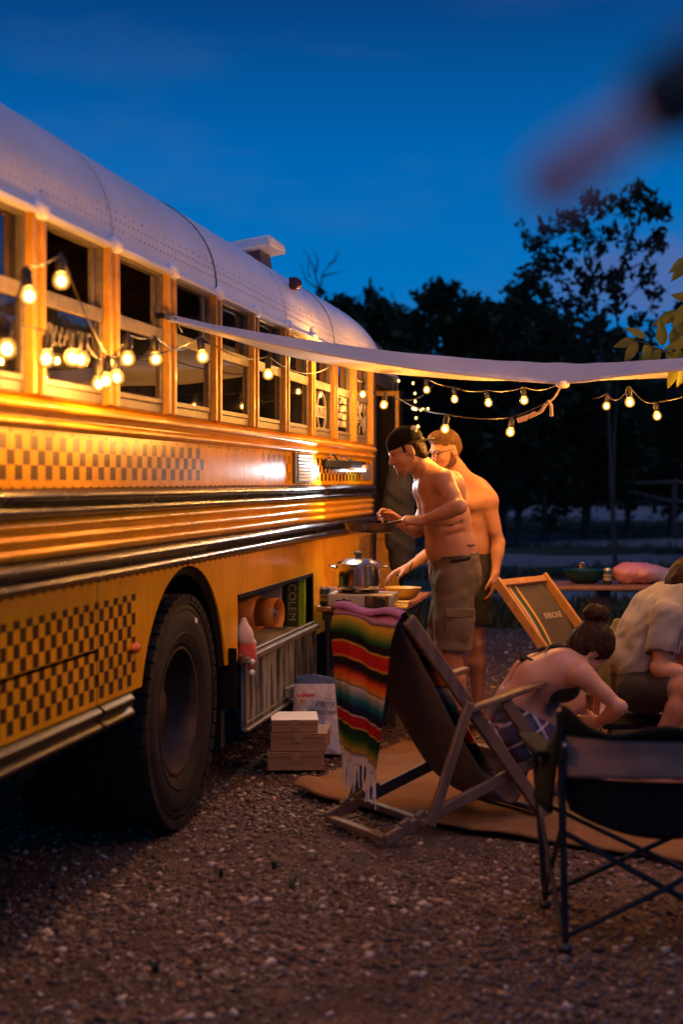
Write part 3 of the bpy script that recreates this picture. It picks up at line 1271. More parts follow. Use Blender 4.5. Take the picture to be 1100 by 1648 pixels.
def make_wheel(y0, s, name='wheel'):
    w = bpy.data.objects.new(name, None)
    COL.objects.link(w)
    w.parent = bus
    w.location = (s, y0, WR)
    m = MB()
    m.lathe(tyre_profile(0.28), (0, 0, 0), (0, 1, 0), 72)
    m.build('tyre', M_tyre, w, True)
    t = MB()
    n = 46
    for i in range(n):
        a = 2 * PI * i / n
        for (ya, yb, sh) in ((-0.002, 0.062, 0.0), (0.075, 0.125, 0.5), (0.140, 0.190, 0.0), (0.205, 0.278, 0.5)):
            aa = a + sh * 2 * PI / n
            R = Matrix.Rotation(-aa, 3, 'Y')
            c = R @ Vector((0, (ya + yb) / 2, 0.507))
            t.box(c, (0.057, yb - ya, 0.020), R)
        # shoulder lug
        R = Matrix.Rotation(-a, 3, 'Y')
        t.box(R @ Vector((0, 0.010, 0.492)), (0.057, 0.018, 0.030), R)
    t.build('tread_blocks', M_tyre, w, False, kind='stuff')
    lb_ = MB()
    lb_.box((0.17, -0.004, 0.385), (0.030, 0.004, 0.022), Matrix.Rotation(0.4, 3, 'Y'))
    lb_.build('tyre_label', M_white, w, False)
    r = MB()
    r.lathe([(0.286, 0.022), (0.272, 0.022), (0.268, 0.05), (0.258, 0.10), (0.235, 0.15), (0.19, 0.165), (0.12, 0.165), (0.118, 0.13), (0.10, 0.115), (0.0, 0.11)], (0, 0, 0), (0, 1, 0), 48)
    r.lathe([(0.275, 0.05), (0.275, 0.26)], (0, 0, 0), (0, 1, 0), 48)
    r.build('rim', M_rust, w, True)
    for i in range(10):
        a = 2 * PI * i / 10
        b = MB()
        b.lathe([(0.0, -0.03), (0.014, -0.03), (0.016, 0.0)], (0.155 * math.cos(a), 0.166, 0.155 * math.sin(a)), (0, 1, 0), 6)
        b.build('wheel_nut', M_rust, w, False)
    return w


make_wheel(0.015, WC)
make_wheel(0.335, WC)
make_wheel(0.20, 9.75)
# ================================================================ ground
def ground_h(x, y):
    n = mnoise.noise(Vector((x * 0.55, y * 0.55, 0.3))) * 0.020 + mnoise.noise(Vector((x * 2.2, y * 2.2, 1.7))) * 0.008
    return n * min(1.0, max(0.0, 1.0 - (y - 12) / 20)) - 0.012


M_ground = NT('gravel_ground')
g = M_ground
x_, y_, z_ = g.xyz()
vo = g.n.new('ShaderNodeTexVoronoi')
vo.inputs['Scale'].default_value = 85
g.l.new(g.tc(), vo.inputs['Vector'])
vo2 = g.n.new('ShaderNodeTexVoronoi')
vo2.inputs['Scale'].default_value = 190
g.l.new(g.tc(), vo2.inputs['Vector'])
big = g.noise(0.9, 5, 0.6)
c1 = g.ramp(vo.outputs['Color'], [(0.0, (0.051, 0.027, 0.017)), (0.5, (0.128, 0.069, 0.042)), (0.85, (0.217, 0.132, 0.087)), (1.0, (0.390, 0.285, 0.210))])
c2 = g.ramp(vo2.outputs['Color'], [(0.0, (0.036, 0.019, 0.013)), (0.6, (0.093, 0.053, 0.035)), (1.0, (0.195, 0.128, 0.093))])
cc = g.mix(g.math('GREATER_THAN', g.noise(9, 4, 0.6), 0.52), c1, c2)
cc = g.mix(g.math('MULTIPLY', g.math('GREATER_THAN', big, 0.55), 0.45), cc, (0.045, 0.026, 0.016))
# far off: grass and pale tracks across the field
gr_ = g.ramp(g.noise(1.3, 5, 0.65), [(0.35, (0.020, 0.030, 0.012)), (0.65, (0.055, 0.070, 0.030))])
yy = g.math('MULTIPLY_ADD', g.noise(0.5, 4, 0.6), 5.0, g.math('MULTIPLY_ADD', x_, 0.10, y_))
track = 0.0
for b0, b1 in ((20.5, 22.5), (28.5, 33.0), (37.0, 41.5), (60.0, 92.0)):
    track = g.math('MAXIMUM', track, g.math('MULTIPLY', g.math('GREATER_THAN', yy, b0), g.math('LESS_THAN', yy, b1)))
far = g.math('GREATER_THAN', yy, 17.0)
farcol = g.mix(track, gr_, (0.20, 0.21, 0.21))
cc = g.mix(far, cc, farcol)
g.set(col=cc, rough=0.85, spec=0.3)
hgt = g.mix(0.5, vo.outputs['Distance'], vo2.outputs['Distance'])
g.bump(hgt, 0.85, 0.018)
M_ground = g.m
xs = np.unique(np.concatenate([np.linspace(-3.5, 4.0, 150), np.linspace(-20, 20, 60), np.linspace(-400, 400, 30)]))
ys = np.unique(np.concatenate([np.linspace(2.0, 13.0, 190), np.linspace(-15, 40, 60), np.linspace(-60, 600, 40)]))
m = MB()
for x in xs:
    for y in ys:
        m.v.append((x, y, ground_h(x, y) if (-4 < x < 5 and 1.5 < y < 30) else -0.012))
ny_ = len(ys)
for i in range(len(xs) - 1):
    for j in range(ny_ - 1):
        a = i * ny_ + j
        m.f.append((a, a + ny_, a + ny_ + 1, a + 1))
gnd = m.build('ground', M_ground, None, True)
gnd['kind'] = 'structure'

# pebbles: real stones, scattered; too many to count
def pebbles(name, n, x0, x1, y0, y1, r0, r1, power, avoid=None):
    bm = bmesh.new()
    bmesh.ops.create_icosphere(bm, subdivisions=1, radius=1.0)
    bv = np.array([v.co[:] for v in bm.verts], dtype=np.float32)
    bf = np.array([[v.index for v in f.verts] for f in bm.faces], dtype=np.int32)
    bm.free()
    rg = np.random.default_rng(11 + n)
    px = rg.uniform(x0, x1, n)
    py = y0 + (y1 - y0) * rg.random(n) ** power
    keep = np.array([(mnoise.noise(Vector((a * 1.1, b * 1.1, 5.0))) + rg.random() * 0.9 > 0.30) for a, b in zip(px, py)])
    if avoid is not None:
        keep &= ~avoid(px, py)
    px, py = px[keep], py[keep]
    n = len(px)
    r = r0 * (r1 / r0) ** (rg.random(n) ** 3.0)
    sc = np.stack([r * rg.uniform(0.7, 1.35, n), r * rg.uniform(0.7, 1.2, n), r * rg.uniform(0.35, 0.75, n)], 1)
    an = rg.uniform(0, 2 * PI, n)
    jit = rg.normal(0, 0.20, (n, len(bv), 3))
    p = (bv[None] + jit) * sc[:, None, :]
    ti = rg.normal(0, 0.25, n)
    x = p[..., 0] * np.cos(an)[:, None] - p[..., 1] * np.sin(an)[:, None]
    y = p[..., 0] * np.sin(an)[:, None] + p[..., 1] * np.cos(an)[:, None]
    z = p[..., 2] + x * ti[:, None]
    h = np.array([ground_h(a, b) for a, b in zip(px, py)])
    v = np.stack([x + px[:, None], y + py[:, None], z + h[:, None] + (sc[:, 2] * 0.25)[:, None]], -1).reshape(-1, 3)
    f = (bf[None] + (np.arange(n) * len(bv))[:, None, None]).reshape(-1, 3)
    me = np_mesh(name, v, f, False)
    o = link(name, me, M_peb)
    o['kind'] = 'stuff'
    return o


t = NT('pebble_stone')
geo = t.n.new('ShaderNodeNewGeometry')
pc = t.ramp(geo.outputs['Random Per Island'], [(0.0, (0.042, 0.022, 0.014)), (0.35, (0.101, 0.053, 0.032)), (0.62, (0.175, 0.101, 0.064)), (0.78, (0.147, 0.109, 0.084)), (0.90, (0.308, 0.207, 0.137)), (0.975, (0.672, 0.532, 0.392)), (1.0, (0.364, 0.154, 0.056))])
t.set(col=t.mix(t.math('MULTIPLY', t.noise(90, 4, 0.7), 0.5), pc, (0.06, 0.038, 0.028)), rough=0.62, spec=0.4)
t.bump(t.noise(150, 3, 0.6), 0.3, 0.003)
M_peb = t.m
RUG = [(-0.24, 6.96), (0.52, 6.21), (1.36, 5.66), (2.6, 5.2), (3.2, 6.6), (1.7, 8.0), (0.42, 8.25)]


def in_poly(px, py, poly=RUG):
    ins = np.zeros(len(px), dtype=bool)
    for (x1, y1), (x2, y2) in zip(poly, poly[1:] + poly[:1]):
        c = ((y1 > py) != (y2 > py)) & (px < (x2 - x1) * (py - y1) / (y2 - y1 + 1e-12) + x1)
        ins ^= c
    return ins


pebbles('gravel', 165000, -2.2, 2.6, 3.2, 8.6, 0.0034, 0.0205, 1.35, in_poly)
pebbles('gravel', 2600, -2.2, 2.6, 3.2, 8.6, 0.011, 0.027, 1.3, in_poly)
pebbles('gravel', 22000, -2.0, 4.5, 8.2, 15.0, 0.008, 0.024, 1.3, in_poly)

# small weeds in the gravel
M_weed = pm('weed_green', (0.075, 0.10, 0.03), (0.035, 0.05, 0.015), rough=0.7, bump=0)


def weed(p, h, n, label):
    m = MB()
    for i in range(n):
        a = random.uniform(0, 2 * PI)
        l = h * random.uniform(0.5, 1.0)
        d = Vector((math.cos(a), math.sin(a), 0)) * l * random.uniform(0.15, 0.6)
        s_ = Vector((-math.sin(a), math.cos(a), 0)) * 0.006
        b = Vector(p)
        o_ = len(m.v)
        m.v += [tuple(b - s_), tuple(b + s_), tuple(b + d * 0.5 + V(0, 0, l * 0.6) + s_ * 1.1), tuple(b + d * 0.5 + V(0, 0, l * 0.6) - s_ * 1.1), tuple(b + d + V(0, 0, l))]
        m.f += [(o_, o_ + 1, o_ + 2, o_ + 3), (o_ + 3, o_ + 2, o_ + 4)]
    tag(m.build('weed', M_weed, None, False), label, 'weed', 'weeds growing in the gravel')


for (px, py, h, n, lb) in ((470, 1432, 0.10, 9, 'upright green weed growing alone in the gravel'), (441, 1392, 0.05, 12, 'low weed tuft in gravel below the rug corner'),
                           (250, 1560, 0.06, 14, 'flat dull weed tuft near the lower left gravel'), (356, 1405, 0.05, 12, 'dry pale weed tuft in front of the bus tyre')):
    d = FOC * EYE / (py - 775)
    q = W(px, py, d)
    weed((q.x, q.y, ground_h(q.x, q.y) - 0.005), h, n, lb)
for (px, py, h) in ((1071, 1385, 0.20), (1045, 1372, 0.12), (1090, 1378, 0.16)):
    pass

# ================================================================ rug
t = NT('jute_rug')
nn = t.noise(3.5, 8, 0.75)
wv = t.noise(60, 5, 0.75, t.mapping((1, 5, 1), rot=(0, 0, 0.7)))
t.set(col=t.mix(wv, t.ramp(nn, [(0.3, (0.27, 0.125, 0.048)), (0.65, (0.54, 0.29, 0.125))]), (0.33, 0.16, 0.06)), rough=0.95, spec=0.1)
t.bump(t.noise(45, 6, 0.8, t.mapping((1, 2.2, 1), rot=(0, 0, 0.7))), 1.0, 0.02)
m = MB()


def rug_pt(u, v):
    # bilinear patch between the front edge and the back edge
    f = [Vector((-0.24, 6.96)), Vector((0.52, 6.21)), Vector((1.36, 5.66)), Vector((2.6, 5.2))]
    b = [Vector((0.36, 8.25)), Vector((1.0, 8.1)), Vector((2.0, 7.7)), Vector((3.3, 6.9))]

    def along(c, u):
        k = min(int(u * 3), 2)
        return c[k].lerp(c[k + 1], u * 3 - k)
    p = along(f, u).lerp(along(b, u), v)
    w = 0.02 * mnoise.noise(Vector((u * 14, v * 9, 2)))
    fold = 0.05 * math.exp(-((u - 0.015) / 0.03) ** 2) * math.exp(-((v - 0.07) / 0.08) ** 2)
    rip = 0.010 * max(0, mnoise.noise(Vector((p.x * 2.2, p.y * 2.2, 3)))) + 0.004 * mnoise.noise(Vector((p.x * 9, p.y * 9, 3)))
    return (p.x + w, p.y + w, 0.022 + rip + fold)


m.grid(rug_pt, 120, 70)
tag(m.build('rug', t.m, None, True, solid=0.014), 'worn brown woven rug lying on the gravel under the deck chair', 'rug')

# ================================================================ festoon lights
t = NT('bulb_filament')
t.set(col=(1, 0.6, 0.2))
t.b.inputs['Emission Color'].default_value = (1.0, 0.43, 0.08, 1)
t.b.inputs['Emission Strength'].default_value = 3000.0
M_fil = t.m
t = NT('bulb_filament_dim')
t.set(col=(1, 0.6, 0.2))
t.b.inputs['Emission Color'].default_value = (1.0, 0.43, 0.08, 1)
t.b.inputs['Emission Strength'].default_value = 880.0
M_fild = t.m
t = NT('bulb_glass')
t.n.remove(t.b)
tr = t.n.new('ShaderNodeBsdfTransparent')
tr.inputs['Color'].default_value = (1.0, 0.93, 0.82, 1)
em = t.n.new('ShaderNodeEmission')  # halo round the filament, put into the glass as a soft glow
em.inputs['Color'].default_value = (1.0, 0.42, 0.06, 1)
em.inputs['Strength'].default_value = 3.2
mx = t.n.new('ShaderNodeAddShader')
fw0 = t.n.new('ShaderNodeLayerWeight')
fw0.inputs['Blend'].default_value = 0.35
t.l.new(t.math('MULTIPLY', t.math('POWER', t.math('SUBTRACT', 1.0, fw0.outputs['Facing']), 1.5), 1.3), em.inputs['Strength'])
lw = t.n.new('ShaderNodeFresnel')
lw.inputs['IOR'].default_value = 1.3
gl = t.n.new('ShaderNodeBsdfGlossy')
gl.inputs['Roughness'].default_value = 0.05
mx2 = t.n.new('ShaderNodeMixShader')
t.l.new(tr.outputs[0], mx.inputs[0])
t.l.new(em.outputs[0], mx.inputs[1])
t.l.new(lw.outputs[0], mx2.inputs[0])
t.l.new(mx.outputs[0], mx2.inputs[1])
t.l.new(gl.outputs[0], mx2.inputs[2])
t.l.new(mx2.outputs[0], t.out.inputs['Surface'])
M_bulb = t.m
M_wire = pm('black_wire', (0.018, 0.016, 0.015), rough=0.5, bump=0)
M_wirew = pm('pale_wire', (0.45, 0.40, 0.32), rough=0.5, bump=0)


def mesh_of(mb, name, mat, smooth=True):
    me = mb.mesh(name, smooth)
    me.materials.append(mat)
    return me


mb = MB()
mb.lathe([(0.0, -0.004), (0.006, -0.006), (0.0105, -0.013), (0.0115, -0.019), (0.0095, -0.026), (0.005, -0.030), (0.0, -0.031)], n=12)
ME_FIL = mesh_of(mb, 'filament', M_fil)
ME_FILD = mesh_of(mb, 'filament', M_fild)
mb = MB()
mb.lathe([(0.012, 0.012), (0.014, 0.004), (0.022, -0.004), (0.0275, -0.016), (0.0285, -0.026), (0.0255, -0.040), (0.017, -0.049), (0.0, -0.053)], n=16)
ME_BULB = mesh_of(mb, 'bulb', M_bulb)
mb = MB()
mb.lathe([(0.0, 0.062), (0.008, 0.060), (0.013, 0.050), (0.0165, 0.045), (0.0165, 0.012), (0.0145, 0.008), (0.0145, 0.0), (0.0, 0.0)], n=12)
ME_SOCK = mesh_of(mb, 'socket', M_wire)


def catenary(p, q, sag, n=10):
    return [p.lerp(q, i / n) - V(0, 0, sag * 4 * (i / n) * (1 - i / n)) for i in range(n + 1)]


def festoon(name, label, bulbs, ends=(), sag=0.03, tilt=None, fil=None):
    """bulbs = world points of the bulb centres; ends = cable end points before the first and after the last bulb"""
    th = thing(name, label, 'string lights', bulbs[0], 0.0, 'strings of festoon bulbs')
    o = Vector(bulbs[0])
    pts = [Vector(b) + V(0, 0, 0.088) for b in bulbs]
    if ends and ends[0] is not None:
        pts = [Vector(ends[0])] + pts
    if len(ends) > 1 and ends[1] is not None:
        pts = pts + [Vector(ends[1])]
    path = []
    for a, b in zip(pts[:-1], pts[1:]):
        path += catenary(a - o, b - o, sag * (a - b).length)[:-1]
    path.append(pts[-1] - o)
    m = MB()
    m.tube(path, 0.0032, 6)
    m.build('cable', M_wire, th, True)
    for i, b in enumerate(bulbs):
        R = (random.uniform(-0.16, 0.16), random.uniform(-0.16, 0.16), 0) if tilt is None else tilt
        bo = link('bulb', ME_BULB, None, th)
        bo.location = Vector(b) - o + V(0, 0, 0.026)
        bo.rotation_euler = R
        fo = link('filament', fil or ME_FIL, None, bo)
        fo.location = (0, 0, -0.008)
        so = link('socket', ME_SOCK, None, th)
        so.location = bo.location
        so.rotation_euler = R
    return th


def BW(px, py, y):
    """world point seen at (px, py) on a vertical plane at depth y inside (+) / outside (-) the bus side"""
    s = SX(px, y)
    p = B(s, y, 0)
    return V(p.x, p.y, EYE + (775 - py) / FOC * p.y)


festoon('string_light', 'string of glowing bulbs slung along the rear bus windows',
        [B(3.2, -0.30, 2.16), BW(10, 562, -0.26), BW(45, 477, -0.22), BW(98, 453, -0.20), BW(172, 613, -0.16), BW(325, 575, -0.24), BW(432, 603, -0.24)], (B(2.3, -0.02, 2.40), BW(560, 560, -0.02)), 0.04, fil=ME_FILD)
festoon('string_light', 'second short string of bulbs across the bus windows, most standing in for reflections',
        [BW(75, 578, -0.16), BW(117, 577, -0.20), BW(131, 579, -0.22), BW(158, 618, -0.10), BW(187, 608, -0.12), BW(205, 578, -0.22), BW(250, 578, -0.18)], (BW(30, 520, -0.10), BW(300, 560, -0.05)), 0.03, fil=ME_FILD)  # real bulbs at the pillar; the rest stand in for reflections in the panes
festoon('string_light', 'string of bulbs dropping from the sail past the bus door',
        [BW(541, 579, -0.16), BW(585, 635, -0.14), W(619, 652, 8.9)], (BW(543, 556, -0.05), W(700, 618, 10.6)), 0.05)
festoon('string_light', 'string of three bulbs ending at the knotted sail corner',
        [W(687, 628, 10.6), W(732, 643, 10.2), W(786, 649, 9.6), W(844, 645, 9.0)], (W(650, 600, 10.8), W(903, 616, 8.0)), 0.03)
festoon('string_light', 'pair of bulbs hanging above the head of the bearded man',
        [W(718, 691, 8.15), W(823, 696, 8.3)], (W(640, 640, 8.6), W(893, 640, 8.3)), 0.04)
festoon('string_light', 'string of bulbs in front of the slim tree at right',
        [W(978, 654, 9.6), W(1014, 648, 7.6), W(1058, 670, 8.8), W(1160, 640, 8.2), W(1260, 610, 7.4)], (W(955, 642, 9.8), W(1340, 560, 6.9)), 0.03)
# unseen string added past the right edge for more warm light on the seats
festoon('string_light', 'unseen string of bulbs added beyond the right edge for warm light',
        [V(2.45, 7.4, 2.2), V(2.15, 6.8, 2.08), V(1.95, 6.2, 2.05), V(1.85, 5.6, 2.05), V(1.9, 5.0, 2.15)], (V(2.75, 8.0, 2.4), V(2.1, 4.3, 2.4)), 0.04)

# unlit bulb on a black socket, hanging close to the lens
un = thing('unlit_bulb', 'unlit pinkish bulb in black socket, blurred, hanging close at upper right', 'light bulb', W(1078, 158, 0.58))
m = MB()
ax_ = (W(915, 275, 0.58) - W(1078, 158, 0.58)).normalized()
m.lathe([(0.0, -0.05), (0.014, -0.05), (0.019, -0.02), (0.0185, 0.008), (0.010, 0.014), (0.0, 0.016)], (0, 0, 0), ax_, 20)
m.tube([(0, 0, 0), tuple(-ax_ * 0.05), tuple(-ax_ * 0.08 + V(0, 0, 0.02)), tuple(-ax_ * 0.10 + V(0, 0, 0.09)), tuple(-ax_ * 0.10 + V(0, 0, 0.40))], 0.004, 8)
m.build('socket', M_wire, un)
m = MB()
m.lathe([(0.009, 0.018), (0.012, 0.026), (0.0125, 0.038), (0.0140, 0.050), (0.0125, 0.062), (0.007, 0.070), (0.0, 0.072)], (0, 0, 0), ax_, 24)
t = NT('frosted_pink_glass')
t.set(col=(0.74, 0.64, 0.72), rough=0.5)
tr = t.n.new('ShaderNodeBsdfTranslucent')
tr.inputs['Color'].default_value = (0.85, 0.74, 0.84, 1)
mx = t.n.new('ShaderNodeMixShader')
mx.inputs[0].default_value = 0.5
t.l.new(t.b.outputs[0], mx.inputs[1])
t.l.new(tr.outputs[0], mx.inputs[2])
t.l.new(mx.outputs[0], t.out.inputs['Surface'])
m.build('bulb', t.m, un)


# fairy lights inside the windows and hanging by the door
t = NT('fairy_led')
t.b.inputs['Emission Color'].default_value = (1.0, 0.62, 0.16, 1)
t.b.inputs['Emission Strength'].default_value = 9.0
M_led = t.m
t = NT('fairy_led_white')
t.b.inputs['Emission Color'].default_value = (1.0, 0.70, 0.45, 1)
t.b.inputs['Emission Strength'].default_value = 7.0
M_ledw = t.m
mb = MB()
mb.ball((0, 0, 0), (0.008, 0.008, 0.011), 8, 5)
ME_LED = mesh_of(mb, 'fairy_bulb', M_led)
mb = MB()
mb.ball((0, 0, -0.012), (0.006, 0.006, 0.016), 6, 5)
ME_LEDW = mesh_of(mb, 'fairy_bulb', M_ledw)


def fairy(label, path, n, me, wire, hang=0.0, sag=0.0, r=0.003):
    th = thing('fairy_lights', label, 'fairy lights', path[0], 0.0, 'fairy light strings')
    o = Vector(path[0])
    pts = []
    for a, b in zip(path[:-1], path[1:]):
        pts += catenary(Vector(a) - o, Vector(b) - o, sag, 8)[:-1]
    pts.append(Vector(path[-1]) - o)
    m = MB()
    m.tube(pts, r, 5)
    for i in range(n):
        f = (i + 0.5) / n * (len(pts) - 1)
        k = int(f)
        p = pts[k].lerp(pts[min(k + 1, len(pts) - 1)], f - k)
        q = p + V(random.uniform(-0.02, 0.02), random.uniform(-0.01, 0.01), -hang * random.uniform(0.3, 1.0))
        if hang:
            m.tube([p, q], r * 0.8, 4)
        b = link('fairy_bulb', me, None, th)
        b.location = q
    m.build('wire', wire, th)
    return th


def IN(px, py, y=0.055):
    return BW(px, py, y)


fairy('pale icicle lights draped inside the fourth window pane', [IN(357, 590), IN(378, 612), IN(408, 632), IN(445, 636)], 12, ME_LEDW, M_wirew, 0.05, 0.01)
fairy('lit icicle lights draped inside behind the slim windows', [IN(466, 640), IN(500, 622), IN(513, 640), IN(540, 662), IN(566, 668), IN(578, 650), IN(592, 628)], 30, ME_LED, M_wirew, 0.045, 0.01)
fairy('fairy lights hanging straight down beside the bus door edge', [W(640, 600, 12.2), W(640, 650, 12.2), W(634, 690, 12.2), W(628, 712, 12.2)], 7, ME_LED, M_wirew, 0.03)
fairy('yellow fairy lights hanging down in the dark behind the cap', [W(668, 606, 12.8), W(671, 650, 12.8), W(676, 690, 12.8)], 6, ME_LED, M_wire, 0.03)
fairy('row of yellow fairy lights strung level behind the two men', [W(662, 655, 12.9), W(676, 658, 12.9), W(690, 655, 12.9)], 5, ME_LED, M_wire, 0.02)

# ================================================================ shade sail
def sail_curves(t):
    """ridge, near edge and far edge of the sail at t = 0 (bus) .. 1 (beyond the right edge)"""
    def pw(keys):
        for (t0, *a), (t1, *b) in zip(keys[:-1], keys[1:]):
            if t <= t1:
                f = (t - t0) / (t1 - t0)
                return [lerp(x, y, f) for x, y in zip(a, b)]
        return keys[-1][1:]

    def cr3(keys):
        # catmull-rom through the keys
        ts = [k[0] for k in keys]
        i = 0
        while i < len(ts) - 2 and t > ts[i + 1]:
            i += 1
        f = (t - ts[i]) / (ts[i + 1] - ts[i])
        P = [keys[max(i - 1, 0)], keys[i], keys[i + 1], keys[min(i + 2, len(keys) - 1)]]
        out = []
        for c in range(1, len(keys[0])):
            p0, p1, p2, p3 = (k[c] for k in P)
            out.append(0.5 * ((2 * p1) + (-p0 + p2) * f + (2 * p0 - 5 * p1 + 4 * p2 - p3) * f * f + (-p0 + 3 * p1 - 3 * p2 + p3) * f ** 3))
        return out
    ridge = cr3([(0, 272, 512, 6.02), (0.12, 350, 524, 6.4), (0.25, 450, 541, 6.9), (0.42, 600, 562, 7.6), (0.58, 745, 576, 8.1), (0.74, 905, 585, 8.3), (0.86, 1020, 582, 7.9), (1, 1240, 566, 7.2)])
    near = cr3([(0, 272, 516, 5.99), (0.12, 350, 533, 6.3), (0.25, 450, 556, 6.75), (0.42, 600, 583, 7.3), (0.58, 745, 603, 7.7), (0.74, 905, 616, 7.85), (0.86, 1020, 603, 7.3), (1, 1240, 582, 6.6)])
    far_ = cr3([(0, 272, 518, 6.05), (0.12, 350, 540, 6.7), (0.25, 450, 569, 7.8), (0.42, 600, 598, 8.9), (0.58, 745, 610, 9.2), (0.74, 905, 612, 9.4), (0.86, 1020, 610, 9.4), (1, 1240, 600, 9.2)])
    return W(*near), W(*ridge), W(*far_)


t = NT('sail_canvas')
wv = t.noise(3.5, 4, 0.6)
t.set(col=t.ramp(wv, [(0.3, (0.62, 0.58, 0.57)), (0.7, (0.72, 0.68, 0.66))]), rough=0.8, spec=0.25, sheen=0.15)
t.bump(t.noise(5.0, 6, 0.6), 0.35, 0.03)
tr = t.n.new('ShaderNodeBsdfTranslucent')
tr.inputs['Color'].default_value = (0.62, 0.56, 0.52, 1)
mx = t.n.new('ShaderNodeMixShader')
mx.inputs[0].default_value = 0.28
t.l.new(t.b.outputs[0], mx.inputs[1])
t.l.new(tr.outputs[0], mx.inputs[2])
t.l.new(mx.outputs[0], t.out.inputs['Surface'])
M_sail = t.m
m = MB()


def sail_pt(u, v):
    n, r, f = sail_curves(u)
    if v < 0.35:
        q = v / 0.35
        # rounded over the ridge
        p = n.lerp(r, math.sin(q * PI / 2) ** 0.9)
    else:
        q = (v - 0.35) / 0.65
        p = r.lerp(f, q) + V(0, 0, 0.015 * math.sin(q * PI))
    kd_ = abs(u - 0.74)
    p.z += 0.005 * mnoise.noise(Vector((u * 9, v * 5, 1.0))) + 0.004 * math.exp(-(kd_ / 0.10) ** 2) * math.sin((u - 0.74) * 95 + v * 5) * (1 - v) + 0.006 * math.exp(-(u / 0.12) ** 2) * math.sin(v * 16)
    return p


m.grid(sail_pt, 110, 26)
sail = thing('shade_sail', 'pale canvas shade sail tied to the bus pillar, sagging over the camp', 'shade sail', BW(272, 514, -0.03))
so = m.build('canvas', M_sail, sail, 'all', solid=0.004)
so.matrix_parent_inverse = Matrix.Translation(-Vector(sail.location))
m = MB()
pts = []
for i in range(61):
    n, r, f = sail_curves(i / 60)
    pts.append(n - sail.location)
m.tube(pts, 0.006, 6)
m.build('hem', M_sail, sail)
m = MB()
m.ball(W(905, 618, 7.84) - sail.location, (0.035, 0.025, 0.025), 10, 8)
m.ball(W(912, 619, 7.86) - sail.location, (0.02, 0.02, 0.02), 8, 6)
m.build('corner_knot', M_sail, sail)
m = MB()
o_ = Vector(sail.location)
m.tube([W(905, 620, 7.84) - o_, W(893, 640, 7.84) - o_, W(880, 652, 7.84) - o_], 0.006, 6)
m.tube([W(880, 650, 7.84) - o_, W(872, 662, 7.84) - o_, W(862, 668, 7.84) - o_], 0.010, 6)
m.tube([W(882, 645, 7.84) - o_, W(888, 652, 7.84) - o_, W(889, 670, 7.84) - o_], 0.010, 6)
m.build('guy_rope', pm('rope', (0.62, 0.42, 0.24), rough=0.8, bump=0), sail)
m = MB()
m.bar(W(849, 672, 7.84) - o_, W(834, 677, 7.84) - o_, 0.025, 0.03)
m.bar(W(863, 665, 7.84) - o_, W(851, 671, 7.84) - o_, 0.022, 0.028)
m.tube([W(862, 668, 7.84) - o_, W(840, 675, 7.84) - o_], 0.006, 6)
m.build('rope_tensioner', pm('tensioner_wood', (0.50, 0.30, 0.16), rough=0.6), sail, bevel=0.004)
m = MB()
q0 = BW(270, 512, -0.03) - o_
m.tube([q0, BW(262, 509, -0.035) - o_, BW(252, 510, 0.05) - o_], 0.010, 6)
m.tube([BW(278, 507, -0.03) - o_, BW(262, 506, -0.035) - o_, BW(250, 507, 0.06) - o_], 0.008, 6)
m.tube([BW(282, 512, -0.03) - o_, BW(286, 524, -0.03) - o_, BW(292, 534, -0.02) - o_], 0.006, 6)
m.build('tie_strap', M_wire, sail)
# the posts that hold the far corners stand outside the picture
pp = sail_curves(1.0)
m = MB()
for q in (pp[0], pp[2]):
    m.tube([V(q.x, q.y, 0) - o_, q - o_ + V(0, 0, 0.05)], 0.025, 10)
m.build('post', pm('post_wood', (0.22, 0.14, 0.08), rough=0.8), sail)
# ================================================================ work lamp on the bus side
lampo = B(9.0, -0.03, 1.66)
wlamp = thing('work_lamp', 'black bar work lamp with lit white tube hooked on the bus side', 'work lamp', lampo, BUS_RZ)
m = MB()
m.box((0.68, 0.005, -0.012), (1.36, 0.03, 0.062))
m.build('lamp_body', M_black, wlamp, True, bevel=0.008)
m = MB()
m.tube([(0.03, -0.005, 0.02), (0.10, -0.01, 0.055), (0.22, -0.01, 0.045), (0.28, -0.005, 0.015)], 0.007, 6)
m.tube([(0.30, -0.01, 0.02), (0.50, -0.015, 0.040), (0.80, -0.01, 0.020)], 0.005, 6)
m.build('hook', M_black, wlamp)
t = NT('led_tube_lit')
t.b.inputs['Emission Color'].default_value = (0.86, 0.92, 1.0, 1)
t.b.inputs['Emission Strength'].default_value = 10.0
m = MB()
m.box((1.03, -0.020, -0.048), (0.40, 0.028, 0.018))
m.build('lit_tube', t.m, wlamp, True, bevel=0.004)
m = MB()
m.box((0.76, -0.020, -0.045), (0.14, 0.024, 0.016))
m.box((1.28, -0.020, -0.030), (0.09, 0.03, 0.040))
m.build('tube_holder', pm('tan_plastic', (0.55, 0.36, 0.18), rough=0.5), wlamp, True, bevel=0.004)
sp = bpy.data.lights.new('work_lamp_light', 'SPOT')
sp.energy = 34
sp.color = (0.90, 0.95, 1.0)
sp.spot_size = math.radians(140)
sp.spot_blend = 0.10
sp.shadow_soft_size = 0.03
spo = bpy.data.objects.new('work_lamp_light', sp)
COL.objects.link(spo)
spo.location = B(9.03, -0.11, 1.60)
dv = (B(8.15, -0.62, 1.08) - spo.location).normalized()
spo.rotation_euler = dv.to_track_quat('-Z', 'Y').to_euler()

